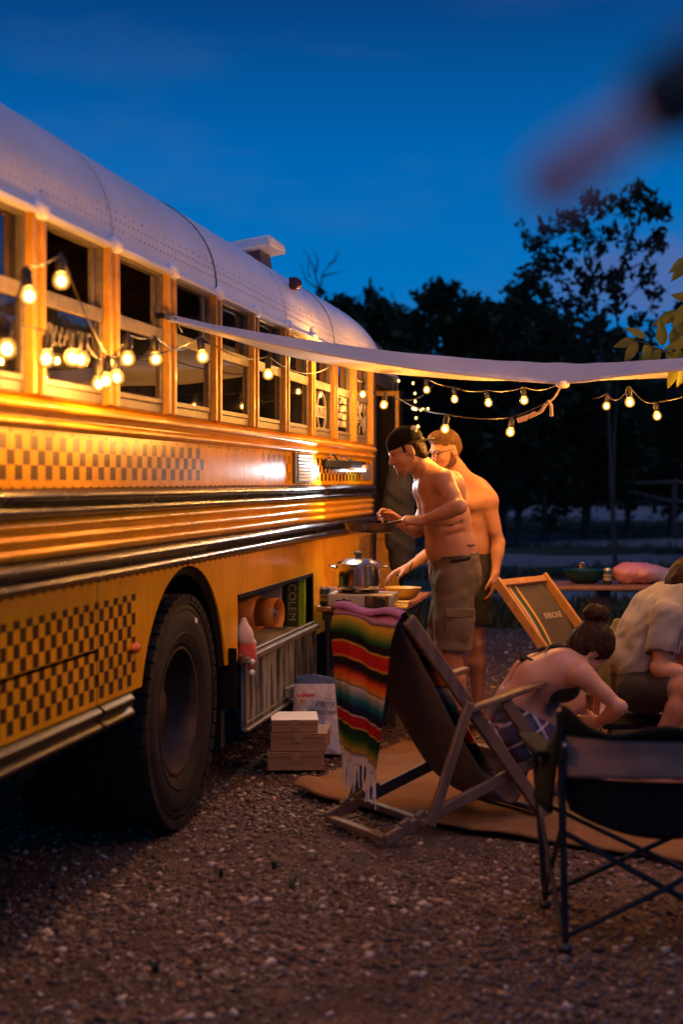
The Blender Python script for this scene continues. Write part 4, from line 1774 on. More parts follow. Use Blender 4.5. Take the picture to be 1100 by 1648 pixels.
# ================================================================ kitchen table against the bus
TZ = 0.742
table = thing('camp_table', 'narrow orange wooden camp table with black legs set against the bus', 'table', B(8.72, -0.02, 0), BUS_RZ)
M_wood_o = pm('orange_wood', (0.50, 0.22, 0.06), (0.34, 0.14, 0.035), rough=0.42, scale=3, stretch=(1, 9, 9), bump=0.12, coat=0.15)
for i in range(4):
    m = MB()
    y0 = -0.003 - i * 0.136
    m.span((0.0, y0 - 0.133, TZ - 0.028), (1.36, y0, TZ))
    m.build('plank', M_wood_o, table, True, bevel=0.005)
m = MB()
m.span((0.04, -0.50, TZ - 0.085), (1.30, -0.47, TZ - 0.03))
m.span((0.04, -0.06, TZ - 0.085), (1.30, -0.03, TZ - 0.03))
m.span((0.04, -0.47, TZ - 0.085), (0.07, -0.06, TZ - 0.03))
m.build('apron', M_black, table, False)
for s in (0.06, 1.28):
    for y in (-0.06, -0.48):
        m = MB()
        m.tube([(s, y, 0), (s, y, TZ - 0.085)], 0.016, 8)
        m.build('leg', M_black, table)
m = MB()
for y in (-0.06, -0.48):
    m.tube([(0.06, y, 0.16), (1.28, y, 0.16)], 0.010, 6)
m.build('stretcher', M_black, table)
# crates and bags in the dark under the table
for i, (s, y, w_, h_, lb) in enumerate(((9.05, -0.28, 0.42, 0.32, 'black plastic crate in the dark under the camp table, nearer one'), (9.62, -0.28, 0.46, 0.40, 'black plastic crate in the dark under the camp table, farther one'))):
    m = MB()
    m.span((-w_ / 2, -0.17, 0.0), (w_ / 2, -0.155, h_))
    m.span((-w_ / 2, 0.155, 0.0), (w_ / 2, 0.17, h_))
    m.span((-w_ / 2, -0.155, 0.0), (-w_ / 2 + 0.015, 0.155, h_))
    m.span((w_ / 2 - 0.015, -0.155, 0.0), (w_ / 2, 0.155, h_))
    m.span((-w_ / 2, -0.155, 0.0), (w_ / 2, 0.155, 0.015))
    for k in range(4):
        m.span((-w_ / 2 - 0.006, -0.178, 0.04 + k * h_ / 4.4), (w_ / 2 + 0.006, -0.171, 0.065 + k * h_ / 4.4))
    o = m.build('crate', M_black, None, False, bevel=0.004)
    tag(o, lb, 'crate')
    o.location = B(s, y, 0)
    o.rotation_euler = (0, 0, BUS_RZ)


def on_table(px, py, z=TZ):
    """point of the plane z seen at pixel (px, py)"""
    d = FOC * (EYE - z) / (py - 775)
    return W(px, py, d)


VX = V(1, 0, 0)
# gas stove: long side turned to the camera
P_st = V(0.135, 8.85, TZ)
stove = thing('gas_stove', 'silver portable gas stove with two black dials on the wooden table', 'stove', P_st, math.radians(-9))
M_stv = pm('stove_silver', (0.55, 0.53, 0.50), (0.46, 0.44, 0.42), rough=0.35, metal=0.5, bump=0.03)
m = MB()
m.span((-0.205, -0.14, 0.018), (0.205, 0.14, 0.098))
m.build('stove_body', M_stv, stove, True, bevel=0.012)
m = MB()
m.span((0.03, -0.147, 0.024), (0.175, -0.139, 0.088))
m.build('control_panel', M_black, stove, True, bevel=0.003)
m = MB()
m.lathe([(0.0, 0.030), (0.024, 0.030), (0.029, 0.0), (0.0, 0.0)], (0.130, -0.146, 0.055), (0, -1, 0), 18)
m.box((0.130, -0.180, 0.055), (0.008, 0.012, 0.046))
m.build('dial', M_black, stove)
m = MB()
m.lathe([(0.034, 0.004), (0.036, 0.0)], (0.130, -0.147, 0.055), (0, -1, 0), 20)
m.build('dial_ring', pm('orange_print', (0.75, 0.25, 0.05), rough=0.5, bump=0), stove)
m = MB()
m.span((0.042, -0.153, 0.030), (0.082, -0.146, 0.082))
m.build('gas_lever', pm('lever_brown', (0.12, 0.06, 0.035), rough=0.4, bump=0), stove, True, bevel=0.003)
m = MB()
m.span((-0.150, -0.1425, 0.053), (-0.055, -0.1395, 0.062))
m.lathe([(0.0, 0.003), (0.014, 0.003), (0.014, 0.0)], (-0.100, -0.1400, 0.0575), (0, -1, 0), 14)
m.build('maker_emblem', M_black, stove)
for x in (-0.17, 0.17):
    for y in (-0.11, 0.11):
        m = MB()
        m.lathe([(0.0, 0.0), (0.013, 0.0), (0.015, 0.019), (0.0, 0.019)], (x, y, 0.0), n=10)
        m.build('foot', M_black, stove)
m = MB()
m.lathe([(0.125, 0.0985), (0.128, 0.108), (0.118, 0.108), (0.10, 0.100)], (-0.03, 0, 0.0), n=30)
for i in range(4):
    a = PI / 4 + i * PI / 2
    m.bar((-0.03 + 0.03 * math.cos(a), 0.03 * math.sin(a), 0.112), (-0.03 + 0.125 * math.cos(a), 0.125 * math.sin(a), 0.112), 0.008, 0.018)
m.build('pan_support', M_black, stove)

# pot on the stove
pot = thing('cooking_pot', 'shiny steel cooking pot with lid and two handles on the gas stove', 'pot', V(0.105, 8.85, TZ + 0.122), math.radians(-9))
m = MB()
m.lathe([(0.0, 0.0), (0.125, 0.0), (0.134, 0.012), (0.136, 0.03), (0.136, 0.145), (0.142, 0.150), (0.142, 0.154), (0.134, 0.153), (0.132, 0.02), (0.0, 0.015)], n=48)
m.build('pot_body', M_steel, pot)
m = MB()
m.lathe([(0.143, 0.153), (0.143, 0.159), (0.13, 0.166), (0.09, 0.183), (0.04, 0.193), (0.0, 0.195)], n=48)
lid = m.build('pot_lid', M_steel, pot)
m = MB()
m.lathe([(0.0, 0.193), (0.018, 0.193), (0.016, 0.205), (0.028, 0.212), (0.030, 0.222), (0.022, 0.232), (0.0, 0.234)], n=20)
m.build('lid_knob', M_black, lid)
for sx_ in (-1, 1):
    m = MB()
    m.tube([(sx_ * 0.132, -0.035, 0.130), (sx_ * 0.165, -0.036, 0.136), (sx_ * 0.182, -0.02, 0.140), (sx_ * 0.182, 0.02, 0.140), (sx_ * 0.165, 0.036, 0.136), (sx_ * 0.132, 0.035, 0.130)], 0.0085, 8)
    m.build('handle', M_steel, pot)

# beer can, cup, napkin, dish, boards
t = NT('can_print')
x, y, z = t.xyz()
band = t.ramp(t.math('DIVIDE', z, 0.12), [(0.0, (0.02, 0.025, 0.03)), (0.26, (0.02, 0.05, 0.05)), (0.30, (0.45, 0.38, 0.24)), (0.44, (0.45, 0.38, 0.24)), (0.47, (0.02, 0.05, 0.05)), (0.56, (0.35, 0.30, 0.20)), (0.64, (0.30, 0.26, 0.18)), (0.68, (0.015, 0.05, 0.06)), (0.90, (0.02, 0.06, 0.08)), (0.94, (0.5, 0.5, 0.5))])
t.set(col=band, rough=0.25, metal=0.5)
M_can = t.m


def can(p, label, h=0.122, r=0.033):
    m = MB()
    m.lathe([(0.0, 0.004), (r * 0.78, 0.0), (r, 0.012), (r, h - 0.016), (r * 0.80, h - 0.002), (r * 0.80, h), (r * 0.76, h - 0.006), (0.0, h - 0.006)], n=24)
    o = m.build('beer_can', M_can, None)
    o.location = p
    return tag(o, label, 'beer can', 'beer cans')


c_ = B(8.775, -0.062, TZ)
can((c_.x, c_.y, TZ + 0.003), 'dark beer can standing on a napkin beside the gas stove')
m = MB()
m.box((0, 0, 0.0015), (0.13, 0.09, 0.003), Matrix.Rotation(math.radians(-11), 3, 'Z'))
o = m.build('napkin', pm('paper_white', (0.78, 0.74, 0.66), rough=0.8), None)
o.location = (c_.x + 0.022, c_.y + 0.012, TZ)
tag(o, 'cream paper napkin under the beer can on the table corner', 'napkin')
m = MB()
m.lathe([(0.0, 0.0), (0.028, 0.0), (0.036, 0.11), (0.034, 0.11), (0.026, 0.004)], n=20)
o = m.build('paper_cup', pm('paper_white', (0.78, 0.74, 0.66)), None)
c2_ = B(8.93, -0.075, TZ)
o.location = (c2_.x, c2_.y, TZ)
tag(o, 'white paper cup standing behind the beer can', 'cup')
m = MB()
m.lathe([(0.0, 0.003), (0.05, 0.002), (0.075, 0.014), (0.078, 0.018), (0.074, 0.016), (0.05, 0.007), (0.0, 0.007)], n=24)
o = m.build('tin_dish', M_steel, None)
c2_ = V(0.155, 8.66, TZ)
o.location = (c2_.x, c2_.y, TZ)
tag(o, 'small shallow steel dish in front of the stove', 'dish')
M_board = pm('yellow_board', (0.62, 0.40, 0.07), (0.50, 0.30, 0.05), rough=0.5, scale=4)
for i, (px, py, w_, d_, rz) in enumerate(((648, 962, 0.13, 0.30, -0.10), (651, 954, 0.15, 0.12, -0.22))):
    m = MB()
    m.box((0, 0, 0.007 + 0.012 * i), (w_, d_, 0.012))
    o = m.build('chopping_board', M_board, None, True, bevel=0.003)
    q = on_table(px, py)
    o.location = (0.355 + 0.01 * i, 8.95 + 0.14 * i, TZ)
    o.rotation_euler = (0, 0, rz)
    tag(o, ('long yellow chopping board lying on the table right of the stove', 'short yellow board lying on top of the long one')[i], 'board')
# wooden bowl the second man reaches into
m = MB()
m.lathe([(0.0, 0.0), (0.05, 0.0), (0.085, 0.02), (0.115, 0.06), (0.120, 0.082), (0.113, 0.082), (0.08, 0.03), (0.0, 0.014)], n=32)
o = m.build('salad_bowl', pm('bowl_yellow', (0.60, 0.36, 0.05), (0.45, 0.25, 0.03), rough=0.4, coat=0.3), None)
o.location = (0.40, 9.23, TZ + 0.02)
tag(o, 'yellow wooden bowl on the far end of the table under the hand', 'bowl')
m = MB()
m.box((0, 0, 0.04), (0.14, 0.10, 0.08))
o = m.build('food_carton', pm('carton_red', (0.30, 0.03, 0.02), (0.10, 0.02, 0.02), rough=0.5), None, bevel=0.004)
o.location = (0.30, 9.42, TZ)
o.rotation_euler = (0, 0, 0.3)
tag(o, 'dark red carton standing behind the pot on the table', 'carton')

# frying pan held in the air
pan_c = W(597, 849, 8.16)
pan = thing('frying_pan', 'dark shallow frying pan held level in the air by the man in the cap', 'pan', pan_c, 0.0)
Rp = Matrix.Rotation(math.radians(2.0), 3, 'Y')
m = MB()
m.lathe([(0.0, -0.030), (0.115, -0.030), (0.136, -0.018), (0.152, 0.020), (0.155, 0.024), (0.149, 0.022), (0.132, -0.012), (0.11, -0.024), (0.0, -0.024)], (0, 0, 0), (0.03, 0.05, 1), 40)
m.build('pan_body', pm('pan_metal', (0.34, 0.30, 0.26), (0.20, 0.17, 0.14), rough=0.30, metal=0.85, bump=0.05), pan)
hd_ = (W(645, 841, 7.96) - pan_c)
h2 = (W(676, 840, 7.93) - pan_c)
m = MB()
m.tube([hd_.normalized() * 0.150 + V(0, 0, 0.005), hd_ * 0.93 + V(0, 0, 0.008), hd_ + V(0, 0, 0.004), h2], [0.007, 0.008, 0.012, 0.013], 10)
m.build('handle', M_black, pan)

# ================================================================ things in the locker
q = B(7.92, 0.10, 0.632)
gb = thing('gas_bottle', 'orange gas bottle lying in the open bus locker', 'gas bottle', q, BUS_RZ)
M_or = pm('gas_orange', (0.72, 0.26, 0.03), (0.58, 0.19, 0.02), rough=0.4, bump=0.08)
axv = V(-0.16, -1.0, 0.03).normalized()
m = MB()
cz = V(0.0, 0.27, 0.135)
m.lathe([(0.0, -0.10), (0.07, -0.09), (0.118, -0.05), (0.132, 0.0), (0.132, 0.17), (0.118, 0.22), (0.08, 0.255), (0.0, 0.27)], cz, axv, 32)
m.build('bottle_body', M_or, gb)
m = MB()
base = cz + axv * 0.245
xx = axv.orthogonal().normalized()
yy_ = axv.cross(xx)
n_ = 28
for i in range(n_ + 1):
    a = math.radians(35 + 290 * i / n_) + 0.6
    r_ = 0.088
    for hh in (0.0, 0.115):
        m.v.append(tuple(base + (xx * math.cos(a) + yy_ * math.sin(a)) * r_ + axv * hh))
for i in range(n_):
    m.f.append((2 * i, 2 * i + 2, 2 * i + 3, 2 * i + 1))
m.build('bottle_collar', M_or, gb, True, solid=0.006)
m = MB()
m.lathe([(0.016, 0.0), (0.016, 0.05), (0.026, 0.052), (0.026, 0.075), (0.012, 0.08), (0.0, 0.08)], cz + axv * 0.262, axv, 14)
m.tube([cz + axv * 0.30, cz + axv * 0.30 + V(0.02, -0.05, 0.02)], 0.010, 8)
m.build('valve', M_steel, gb)

m = MB()
m.span((-0.012, -0.26, 0), (0.012, 0.26, 0.285))
o = m.build('grey_panel', pm('panel_grey', (0.42, 0.41, 0.40), (0.30, 0.29, 0.29), rough=0.7, scale=3), None, True, bevel=0.004)
o.location = B(8.46, 0.40, 0.633)
o.rotation_euler = (0, 0, BUS_RZ - 0.02)
tag(o, 'grey flat board standing in the locker behind the gas bottle', 'board')
gbx = thing('stove_box', 'flat green box standing on end in the locker with pale lettering', 'box', B(8.57, 0.085, 0.633), BUS_RZ)
M_grn = pm('green_card', (0.30, 0.52, 0.02), (0.25, 0.45, 0.015), rough=0.45, bump=0.03)
M_grnd = pm('dark_green_card', (0.055, 0.075, 0.02), (0.04, 0.06, 0.015), rough=0.5, bump=0.03)
m = MB()
m.span((0.0, -0.055, 0.0), (0.06, 0.055, 0.300))
m.build('box_body', M_grnd, gbx, True, bevel=0.003)
m = MB()
m.span((-0.003, -0.053, 0.004), (-0.0005, -0.026, 0.296))
m.build('green_band', M_grn, gbx, False)
m = MB()
m.span((0.004, -0.0585, 0.004), (0.056, -0.0555, 0.296))
m.build('green_side', M_grn, gbx, False)
RTc = frame_matrix(V(0, 0, -1), V(0, -1, 0))
text('box_lettering', 'COLEM', 0.068, (-0.002, 0.016, 0.15), RTc, pm('pale_print', (0.60, 0.66, 0.40), rough=0.5, bump=0), gbx, spacing=1.05)

# red and white stuffed bundle at the rear end of the locker
q = B(7.02, -0.005, 0.635)
s = SDF((q.x - 0.16, q.y - 0.16, q.z - 0.14), (q.x + 0.16, q.y + 0.16, q.z + 0.26), 0.006)
up = V(0, 0, 1)
outw = V(CS, -SN, 0)
fw_ = V(SN, CS, 0)
s.el(q + up * 0.03 + fw_ * 0.02, (0.062, 0.055, 0.075), None, 0.03)
s.el(q + up * -0.01 + fw_ * 0.015 + outw * 0.015, (0.045, 0.04, 0.05), None, 0.03)
s.wrinkle(0.003, 70, 3, 5)
bund = thing('stuffed_toy', 'soft red and cream stuffed bundle peeking from the rear end of the locker', 'soft toy', q)
s.build('toy_body', pm('toy_red', (0.52, 0.06, 0.04), (0.40, 0.04, 0.03), rough=0.85, sheen=0.3), bund)
s = SDF((q.x - 0.16, q.y - 0.16, q.z - 0.14), (q.x + 0.16, q.y + 0.16, q.z + 0.26), 0.006)
s.el(q + up * 0.105 + fw_ * 0.005, (0.050, 0.048, 0.052), None, 0.02)
s.rc(q + up * 0.13, q + up * 0.185 + fw_ * 0.01, 0.036, 0.018, 0.03)
s.el(q + up * 0.07 + fw_ * 0.035 + outw * 0.03, (0.03, 0.03, 0.02), None, 0.02)
s.wrinkle(0.002, 80, 3, 8)
s.build('toy_head', pm('toy_cream', (0.66, 0.50, 0.40), (0.55, 0.40, 0.32), rough=0.85, sheen=0.3), bund)
m = MB()
m.ball((outw * 0.05 + up * -0.02) + fw_ * -0.02, 0.016, 10, 6)
m.build('toy_pompom', M_white, bund)
m = MB()
m.ball((outw * 0.05 + up * -0.075) + fw_ * -0.02, 0.016, 10, 6)
m.build('toy_pompom', M_white, bund)

# ================================================================ cardboard boxes and the paper bag
M_card = pm('cardboard', (0.28, 0.155, 0.080), (0.22, 0.115, 0.058), rough=0.75, scale=3, stretch=(1, 1, 6), bump=0.08, bscale=120)
M_cardw = pm('cardboard_white', (0.74, 0.68, 0.58), (0.66, 0.60, 0.50), rough=0.6, scale=4)
M_tape = pm('brown_tape', (0.30, 0.19, 0.09), rough=0.3, bump=0)
bx, by = -0.210, 7.64


def carton(cx, cy, z0, w_, d_, h_, rz, label, top=None):
    c = thing('cardboard_box', label, 'cardboard box', (cx, cy, z0), rz, 'flat cardboard boxes stacked by the bus')
    m = MB()
    m.span((-w_ / 2, -d_ / 2, 0), (w_ / 2, d_ / 2, h_ - 0.004))
    m.build('box_body', M_card, c, True, bevel=0.005)
    m = MB()
    m.span((-w_ / 2 - 0.002, -d_ / 2 - 0.002, h_ - 0.004), (w_ / 2 + 0.002, d_ / 2 + 0.002, h_))
    m.build('lid', top or M_card, c, True, bevel=0.001)
    m = MB()
    m.span((-w_ / 2 + 0.004, -d_ / 2 - 0.003, h_ - 0.022), (w_ / 2 - 0.004, -d_ / 2 - 0.0004, h_ - 0.005))
    m.build('tuck_flap', M_card, c, False)
    m = MB()
    m.span((-0.022, -d_ / 2 - 0.0032, h_ - 0.050), (0.022, -d_ / 2 - 0.0026, h_ - 0.0005))
    m.build('tape', M_tape, c, False)


carton(bx - 0.035, by + 0.0, 0.004, 0.300, 0.28, 0.096, 0.02, 'bottom cardboard box of the stack, standing on the gravel')
carton(bx - 0.010, by + 0.02, 0.101, 0.298, 0.29, 0.098, -0.06, 'middle cardboard box of the stack, set slightly to the right')
carton(bx - 0.045, by + 0.03, 0.200, 0.246, 0.27, 0.068, 0.05, 'top cardboard box of the stack with pale lid', M_cardw)

bagp = V(-0.125, 8.02, 0.004)
bag = thing('paper_bag', 'crumpled white and blue paper bag printed Merry Christmas behind the boxes', 'bag', bagp, 0.02)
t = NT('bag_print')
x, y, z = t.xyz()
n1 = t.noise(5.5, 4, 0.6)
sky_ = t.ramp(n1, [(0.38, (0.20, 0.26, 0.42)), (0.50, (0.46, 0.42, 0.47)), (0.62, (0.58, 0.52, 0.54))])
blue_m = t.math('GREATER_THAN', z, 0.385)
corner = t.math('LESS_THAN', t.math('ADD', t.math('MULTIPLY_ADD', x, 0.9, 0.0), t.math('MULTIPLY_ADD', n1, 0.16, z)), 0.13)
t.set(col=t.mix(t.math('MAXIMUM', blue_m, corner), sky_, (0.03, 0.075, 0.20)), rough=0.55)
t.bump(t.noise(16, 5, 0.65), 0.7, 0.02)
m = MB()


def bag_front(u, v, sgn):
    w_ = lerp(0.165, 0.150, v)
    x = lerp(-w_, w_, u) + 0.01 * v
    cr_ = 0.012 * mnoise.noise(Vector((u * 5, v * 6, 1.3 + sgn))) + 0.006 * mnoise.noise(Vector((u * 13, v * 14, 4 + sgn)))
    dep = 0.07 * (1 - v ** 2.2) * (1 - (2 * u - 1) ** 6) + 0.012
    return (x, sgn * dep + cr_ + 0.10 * v * 0.35, v * 0.42 + 0.012 * math.sin(u * 5) * v)


m.grid(lambda u, v: bag_front(u, v, -1), 30, 36)
m.grid(lambda u, v: bag_front(1 - u, v, 1), 30, 36)
m.build('bag_body', t.m, bag, 'all', solid=0.002)
M_ink = pm('dark_ink', (0.05, 0.04, 0.07), rough=0.6, bump=0)
rx = math.radians(83)
text('bag_lettering', 'Merry', 0.046, (0.030, -0.054, 0.283), (rx, 0, 0.0), M_ink, bag, shear=0.45, sx=0.95)
text('bag_lettering', 'Christmas', 0.042, (0.012, -0.062, 0.238), (rx, 0, 0.0), M_ink, bag, shear=0.45, sx=0.95)
m = MB()
pts = [V(-0.125 + 0.095 * i / 24, -0.056, 0.325 + 0.012 * math.sin(i * 1.35) + 0.006 * i / 24) for i in range(25)]
m.tube(pts, 0.004, 5)
m.build('red_logo', pm('red_ink', (0.60, 0.05, 0.04), rough=0.6, bump=0), bag)
m = MB()
m.ball((-0.098, -0.060, 0.300), (0.010, 0.003, 0.016), 10, 6)
m.build('logo_drop', pm('yellow_ink', (0.62, 0.34, 0.04), rough=0.6, bump=0), bag)

# ================================================================ deck chairs
M_teak = pm('grey_teak', (0.175, 0.098, 0.055), (0.100, 0.056, 0.033), rough=0.6, scale=4, stretch=(6, 6, 1), bump=0.25, bscale=40)
M_teak2 = pm('golden_teak', (0.46, 0.24, 0.085), (0.34, 0.165, 0.055), rough=0.5, scale=4, stretch=(6, 6, 1), bump=0.15, bscale=40)
M_canv = pm('brown_canvas', (0.17, 0.125, 0.092), (0.13, 0.094, 0.070), rough=0.85, scale=3, bump=0.35, bscale=220, bdist=0.002)


def catm(P, t):
    n = len(P) - 1
    k = min(int(t * n), n - 1)
    f = t * n - k
    p0, p1, p2, p3 = P[max(k - 1, 0)], P[k], P[k + 1], P[min(k + 2, n)]
    return 0.5 * ((2 * p1) + (p2 - p0) * f + (2 * p0 - 5 * p1 + 4 * p2 - p3) * f * f + (3 * p1 - p0 - 3 * p2 + p3) * f ** 3)


def deck_chair(label, loc, rz, W_, xt, zt, xa, xb, xf, zf, p, q, wood, canvas, arms=True, sag=0.0, sling_keys=None):
    c = thing('deck_chair', label, 'deck chair', loc, rz, 'folding wooden deck chairs')
    hw = W_ / 2
    A0, A1 = V(xt, 0, zt), V(xa, 0, 0.025)
    B0, B1 = V(xb, 0, 0.025), V(xf, 0, zf)
    P_ = A0.lerp(A1, p)
    Q_ = B0.lerp(B1, q)
    for sg in (-1, 1):
        y = V(0, sg * hw, 0)
        yi = V(0, sg * (hw - 0.034), 0)
        m = MB()
        m.bar(A0 + y, A1 + y, 0.026, 0.060, (0, 0, 1))
        m.build('back_rail', wood, c, True, bevel=0.006)
        m = MB()
        m.bar(B0 + yi, B1 + yi, 0.026, 0.052, (0, 0, 1))
        for f in (0.13, 0.23, 0.33):
            k = B0.lerp(B1, f)
            dirx = (B1 - B0).normalized()
            m.bar(k + yi + V(0, 0, 0.028) - dirx * 0.03, k + yi + V(0, 0, 0.036) + dirx * 0.02, 0.026, 0.022)
        m.build('seat_rail', wood, c, True, bevel=0.006)
        yo = V(0, sg * (hw + 0.030), 0)
        m = MB()
        m.bar(P_ + yo, Q_ + yo + V(0, 0, -0.01), 0.024, 0.048, (1, 0, 0))
        m.build('prop_leg', wood, c, True, bevel=0.006)
        if arms:
            ya = V(0, sg * (hw + 0.012), 0)
            m = MB()
            m.bar(V(0.0, 0, 0.535) + ya, V(0.47, 0, 0.628) + ya, 0.052, 0.024)
            m.build('armrest', wood, c, True, bevel=0.006)
            m = MB()
            pts = [V(0.24, 0, 0.565) + ya, V(0.33, 0, 0.46) + ya, V(0.42, 0, 0.34) + ya, V(0.49, 0, 0.235) + ya]
            for a, b in zip(pts[:-1], pts[1:]):
                m.bar(a, b + (b - a) * 0.04, 0.030, 0.058, (1, 0, 0))
            m.build('arm_support', wood, c, True, bevel=0.005)
    for (a, w_, h_, nm, k) in ((A0 + (A1 - A0).normalized() * 0.03, 0.045, 0.028, 'top_bar', 0), (B1, 0.035, 0.035, 'front_bar', 1), (B0 + V(0.02, 0, 0.0), 0.05, 0.026, 'rear_bar', 1), (A1 + V(-0.02, 0, 0.03), 0.045, 0.026, 'foot_bar', 0), (Q_, 0.04, 0.03, 'prop_bar', 2)):
        hy = hw - 0.013 if k == 0 else (hw - 0.045 if k == 1 else hw + 0.02)
        m = MB()
        m.bar(a + V(0, -hy, 0), a + V(0, hy, 0), w_, h_, (0, 0, 1) if nm != 'top_bar' else (A1 - A0).normalized().cross(V(0, 1, 0)))
        m.build(nm, wood, c, True, bevel=0.005)
    keys = sling_keys or [V(xt, 0, zt - 0.02), V(lerp(xt, xf, 0.25) + 0.03, 0, lerp(zt, zf, 0.45)), V(lerp(xt, xf, 0.62), 0, 0.20 - sag), V(lerp(xt, xf, 0.85), 0, 0.15 - sag), V(xf + 0.01, 0, zf + 0.01)]
    hy = hw - 0.050
    m = MB()

    def sl(u, v):
        k = catm(keys, u)
        dip = 0.03 * math.sin(PI * u) * (1 - (2 * v - 1) ** 2)
        return (k.x - dip * 0.5, lerp(-hy, hy, v), k.z - dip * 0.6 + 0.006 * mnoise.noise(Vector((u * 5, v * 4, 7))))
    m.grid(sl, 40, 14)
    m.build('sling', canvas, c, 'all', solid=0.004)
    return c


ch1 = deck_chair('weathered wooden deck chair with striped blanket hung over its back', (0.363, 6.356, 0), 0.573, 0.538, -0.27, 0.950, 0.487, -0.366, 0.446, 0.269, 0.401, 0.231, M_teak, M_canv,
                 sling_keys=[V(-0.285, 0, 0.94), V(-0.13, 0, 0.70), V(0.05, 0, 0.41), V(0.23, 0, 0.17), V(0.36, 0, 0.10), V(0.450, 0, 0.28)])

# striped serape over the back of the first chair
t = NT('serape_stripes')
uvn = t.n.new('ShaderNodeUVMap')
uvn.uv_map = 'UVMap'
u_, v_, _ = t.xyz(uvn.outputs[0])
vv = t.math('ADD', v_, t.math('MULTIPLY_ADD', t.noise(60, 3, 0.6, t.mapping((1, 1, 1), uvn.outputs[0])), 0.012, -0.006))
BLKT = (0.012, 0.010, 0.012)
st = [(0.0, (0.316, 0.105, 0.299)), (0.030, (0.404, 0.193, 0.351)), (0.050, (0.035, 0.017, 0.017)), (0.060, (0.456, 0.237, 0.027)), (0.105, (0.176, 0.176, 0.017)), (0.150, (0.017, 0.088, 0.027)), (0.178, BLKT), (0.218, BLKT), (0.226, (0.483, 0.334, 0.044)), (0.236, (0.368, 0.016, 0.016)), (0.315, (0.368, 0.016, 0.016)), (0.326, (0.527, 0.220, 0.044)), (0.338, BLKT), (0.385, BLKT), (0.410, (0.20, 0.02, 0.01)), (0.43, (0.544, 0.061, 0.009)), (0.485, (0.544, 0.211, 0.027)), (0.492, (0.044, 0.027, 0.027)), (0.505, (0.483, 0.422, 0.368))]
st2 = [(0.0, (0.483, 0.422, 0.368)), (0.05, (0.220, 0.237, 0.246)), (0.15, (0.013, 0.115, 0.149)), (0.25, (0.009, 0.017, 0.052)), (0.345, BLKT), (0.360, (0.483, 0.404, 0.334)), (0.378, (0.316, 0.011, 0.015)), (0.505, (0.316, 0.011, 0.015)), (0.520, (0.527, 0.316, 0.044)), (0.535, (0.009, 0.017, 0.007)), (0.67, (0.011, 0.052, 0.017)), (0.75, (0.115, 0.140, 0.017)), (0.82, (0.395, 0.211, 0.027)), (0.845, (0.088, 0.044, 0.027)), (0.862, (0.439, 0.351, 0.246)), (0.87, (0.088, 0.044, 0.027)), (0.885, (0.544, 0.439, 0.351)), (1.0, (0.527, 0.439, 0.368))]
ca = t.ramp(t.math('MULTIPLY', vv, 1.0), st)
cb_ = t.ramp(t.math('DIVIDE', t.math('SUBTRACT', vv, 0.505), 0.495), st2)
t.set(col=t.mix(t.math('GREATER_THAN', vv, 0.505), ca, cb_), rough=0.95, spec=0.05)
t.bump(t.noise(170, 3, 0.6, t.mapping((1.0, 4, 1), uvn.outputs[0])), 0.5, 0.003)
M_ser = t.m
cR = Matrix.Rotation(0.573, 4, 'Z')
cT = Matrix.Translation((0.363, 6.356, 0)) @ cR
blk = thing('striped_blanket', 'rainbow striped woven blanket with white fringe over the deck chair back', 'blanket', (0.363, 6.356, 0), 0.573)
HANG = 0.66
dirA = (V(0.487, 0, 0.025) - V(-0.27, 0, 0.978)).normalized()


def ser_back(u, v):
    """u across the chair (0 = near rail, 1 = far rail), v down the hanging part"""
    gat = 1 - 0.34 * v ** 1.3
    y = (lerp(-0.240, 0.258, u) - 0.0) * gat - 0.012 * v
    fold = 0.018 * math.sin(u * 11 + 0.8) * v ** 0.6 + 0.010 * math.sin(u * 23 + 2 * v) * v
    top = 0.022 * math.sin(u * 5.2 + 1.0) * (1 - v) * min(1, v * 12)
    z = 0.960 - HANG * v - 0.05 * v * (0.5 - u) - top - 0.012 * math.exp(-((u - 0.35) / 0.1) ** 2) * (1 - v)
    x = -0.285 - 0.045 * min(1, v * 8) ** 0.5 - fold - 0.02 * v
    return (x, y, z)


m = MB()
m.grid(ser_back, 44, 70)
m.build('hanging_part', M_ser, blk, 'all', solid=0.005)
m = MB()


def ser_front(u, v):
    y = lerp(-0.262 + 0.04 * min(1, v * 5), 0.262, u) + 0.008 * math.sin(v * 9) * (1 if u > 0.5 else -1)
    L = 0.85 * v
    # over the bar then down the sling
    if v < 0.06:
        a = v / 0.06 * PI * 0.7
        return (-0.275 - 0.035 * math.cos(a) , y, 0.955 + 0.028 * math.sin(a) + 0.010 * math.sin(u * 9))
    q = (v - 0.06) / 0.94
    kk_ = [V(-0.262, 0, 0.935), V(-0.105, 0, 0.715), V(0.075, 0, 0.43), V(0.24, 0, 0.21)]
    p_ = catm(kk_, q)
    return (p_.x + 0.012 + 0.012 * math.sin(u * 8 + q * 6), y, p_.z + 0.014 + 0.014 * math.sin(u * 7 + q * 4) + 0.005)


m.grid(ser_front, 30, 44)
m.build('seat_part', M_ser, blk, 'all', solid=0.005)
m = MB()
for i in range(26):
    u = 0.02 + 0.96 * i / 25
    p_ = Vector(ser_back(u, 1.0))
    l = random.uniform(0.085, 0.14)
    sx_ = random.uniform(-0.015, 0.015)
    m.tube([p_ + V(0, 0, 0.01), p_ + V(random.uniform(-0.008, 0.008), sx_ * 0.5, -l * 0.5), p_ + V(random.uniform(-0.012, 0.012), sx_, -l)], [0.0045, 0.004, 0.0025], 5)
m.build('fringe', pm('fringe_white', (0.68, 0.62, 0.60), (0.55, 0.50, 0.48), rough=0.9), blk, kind='stuff')

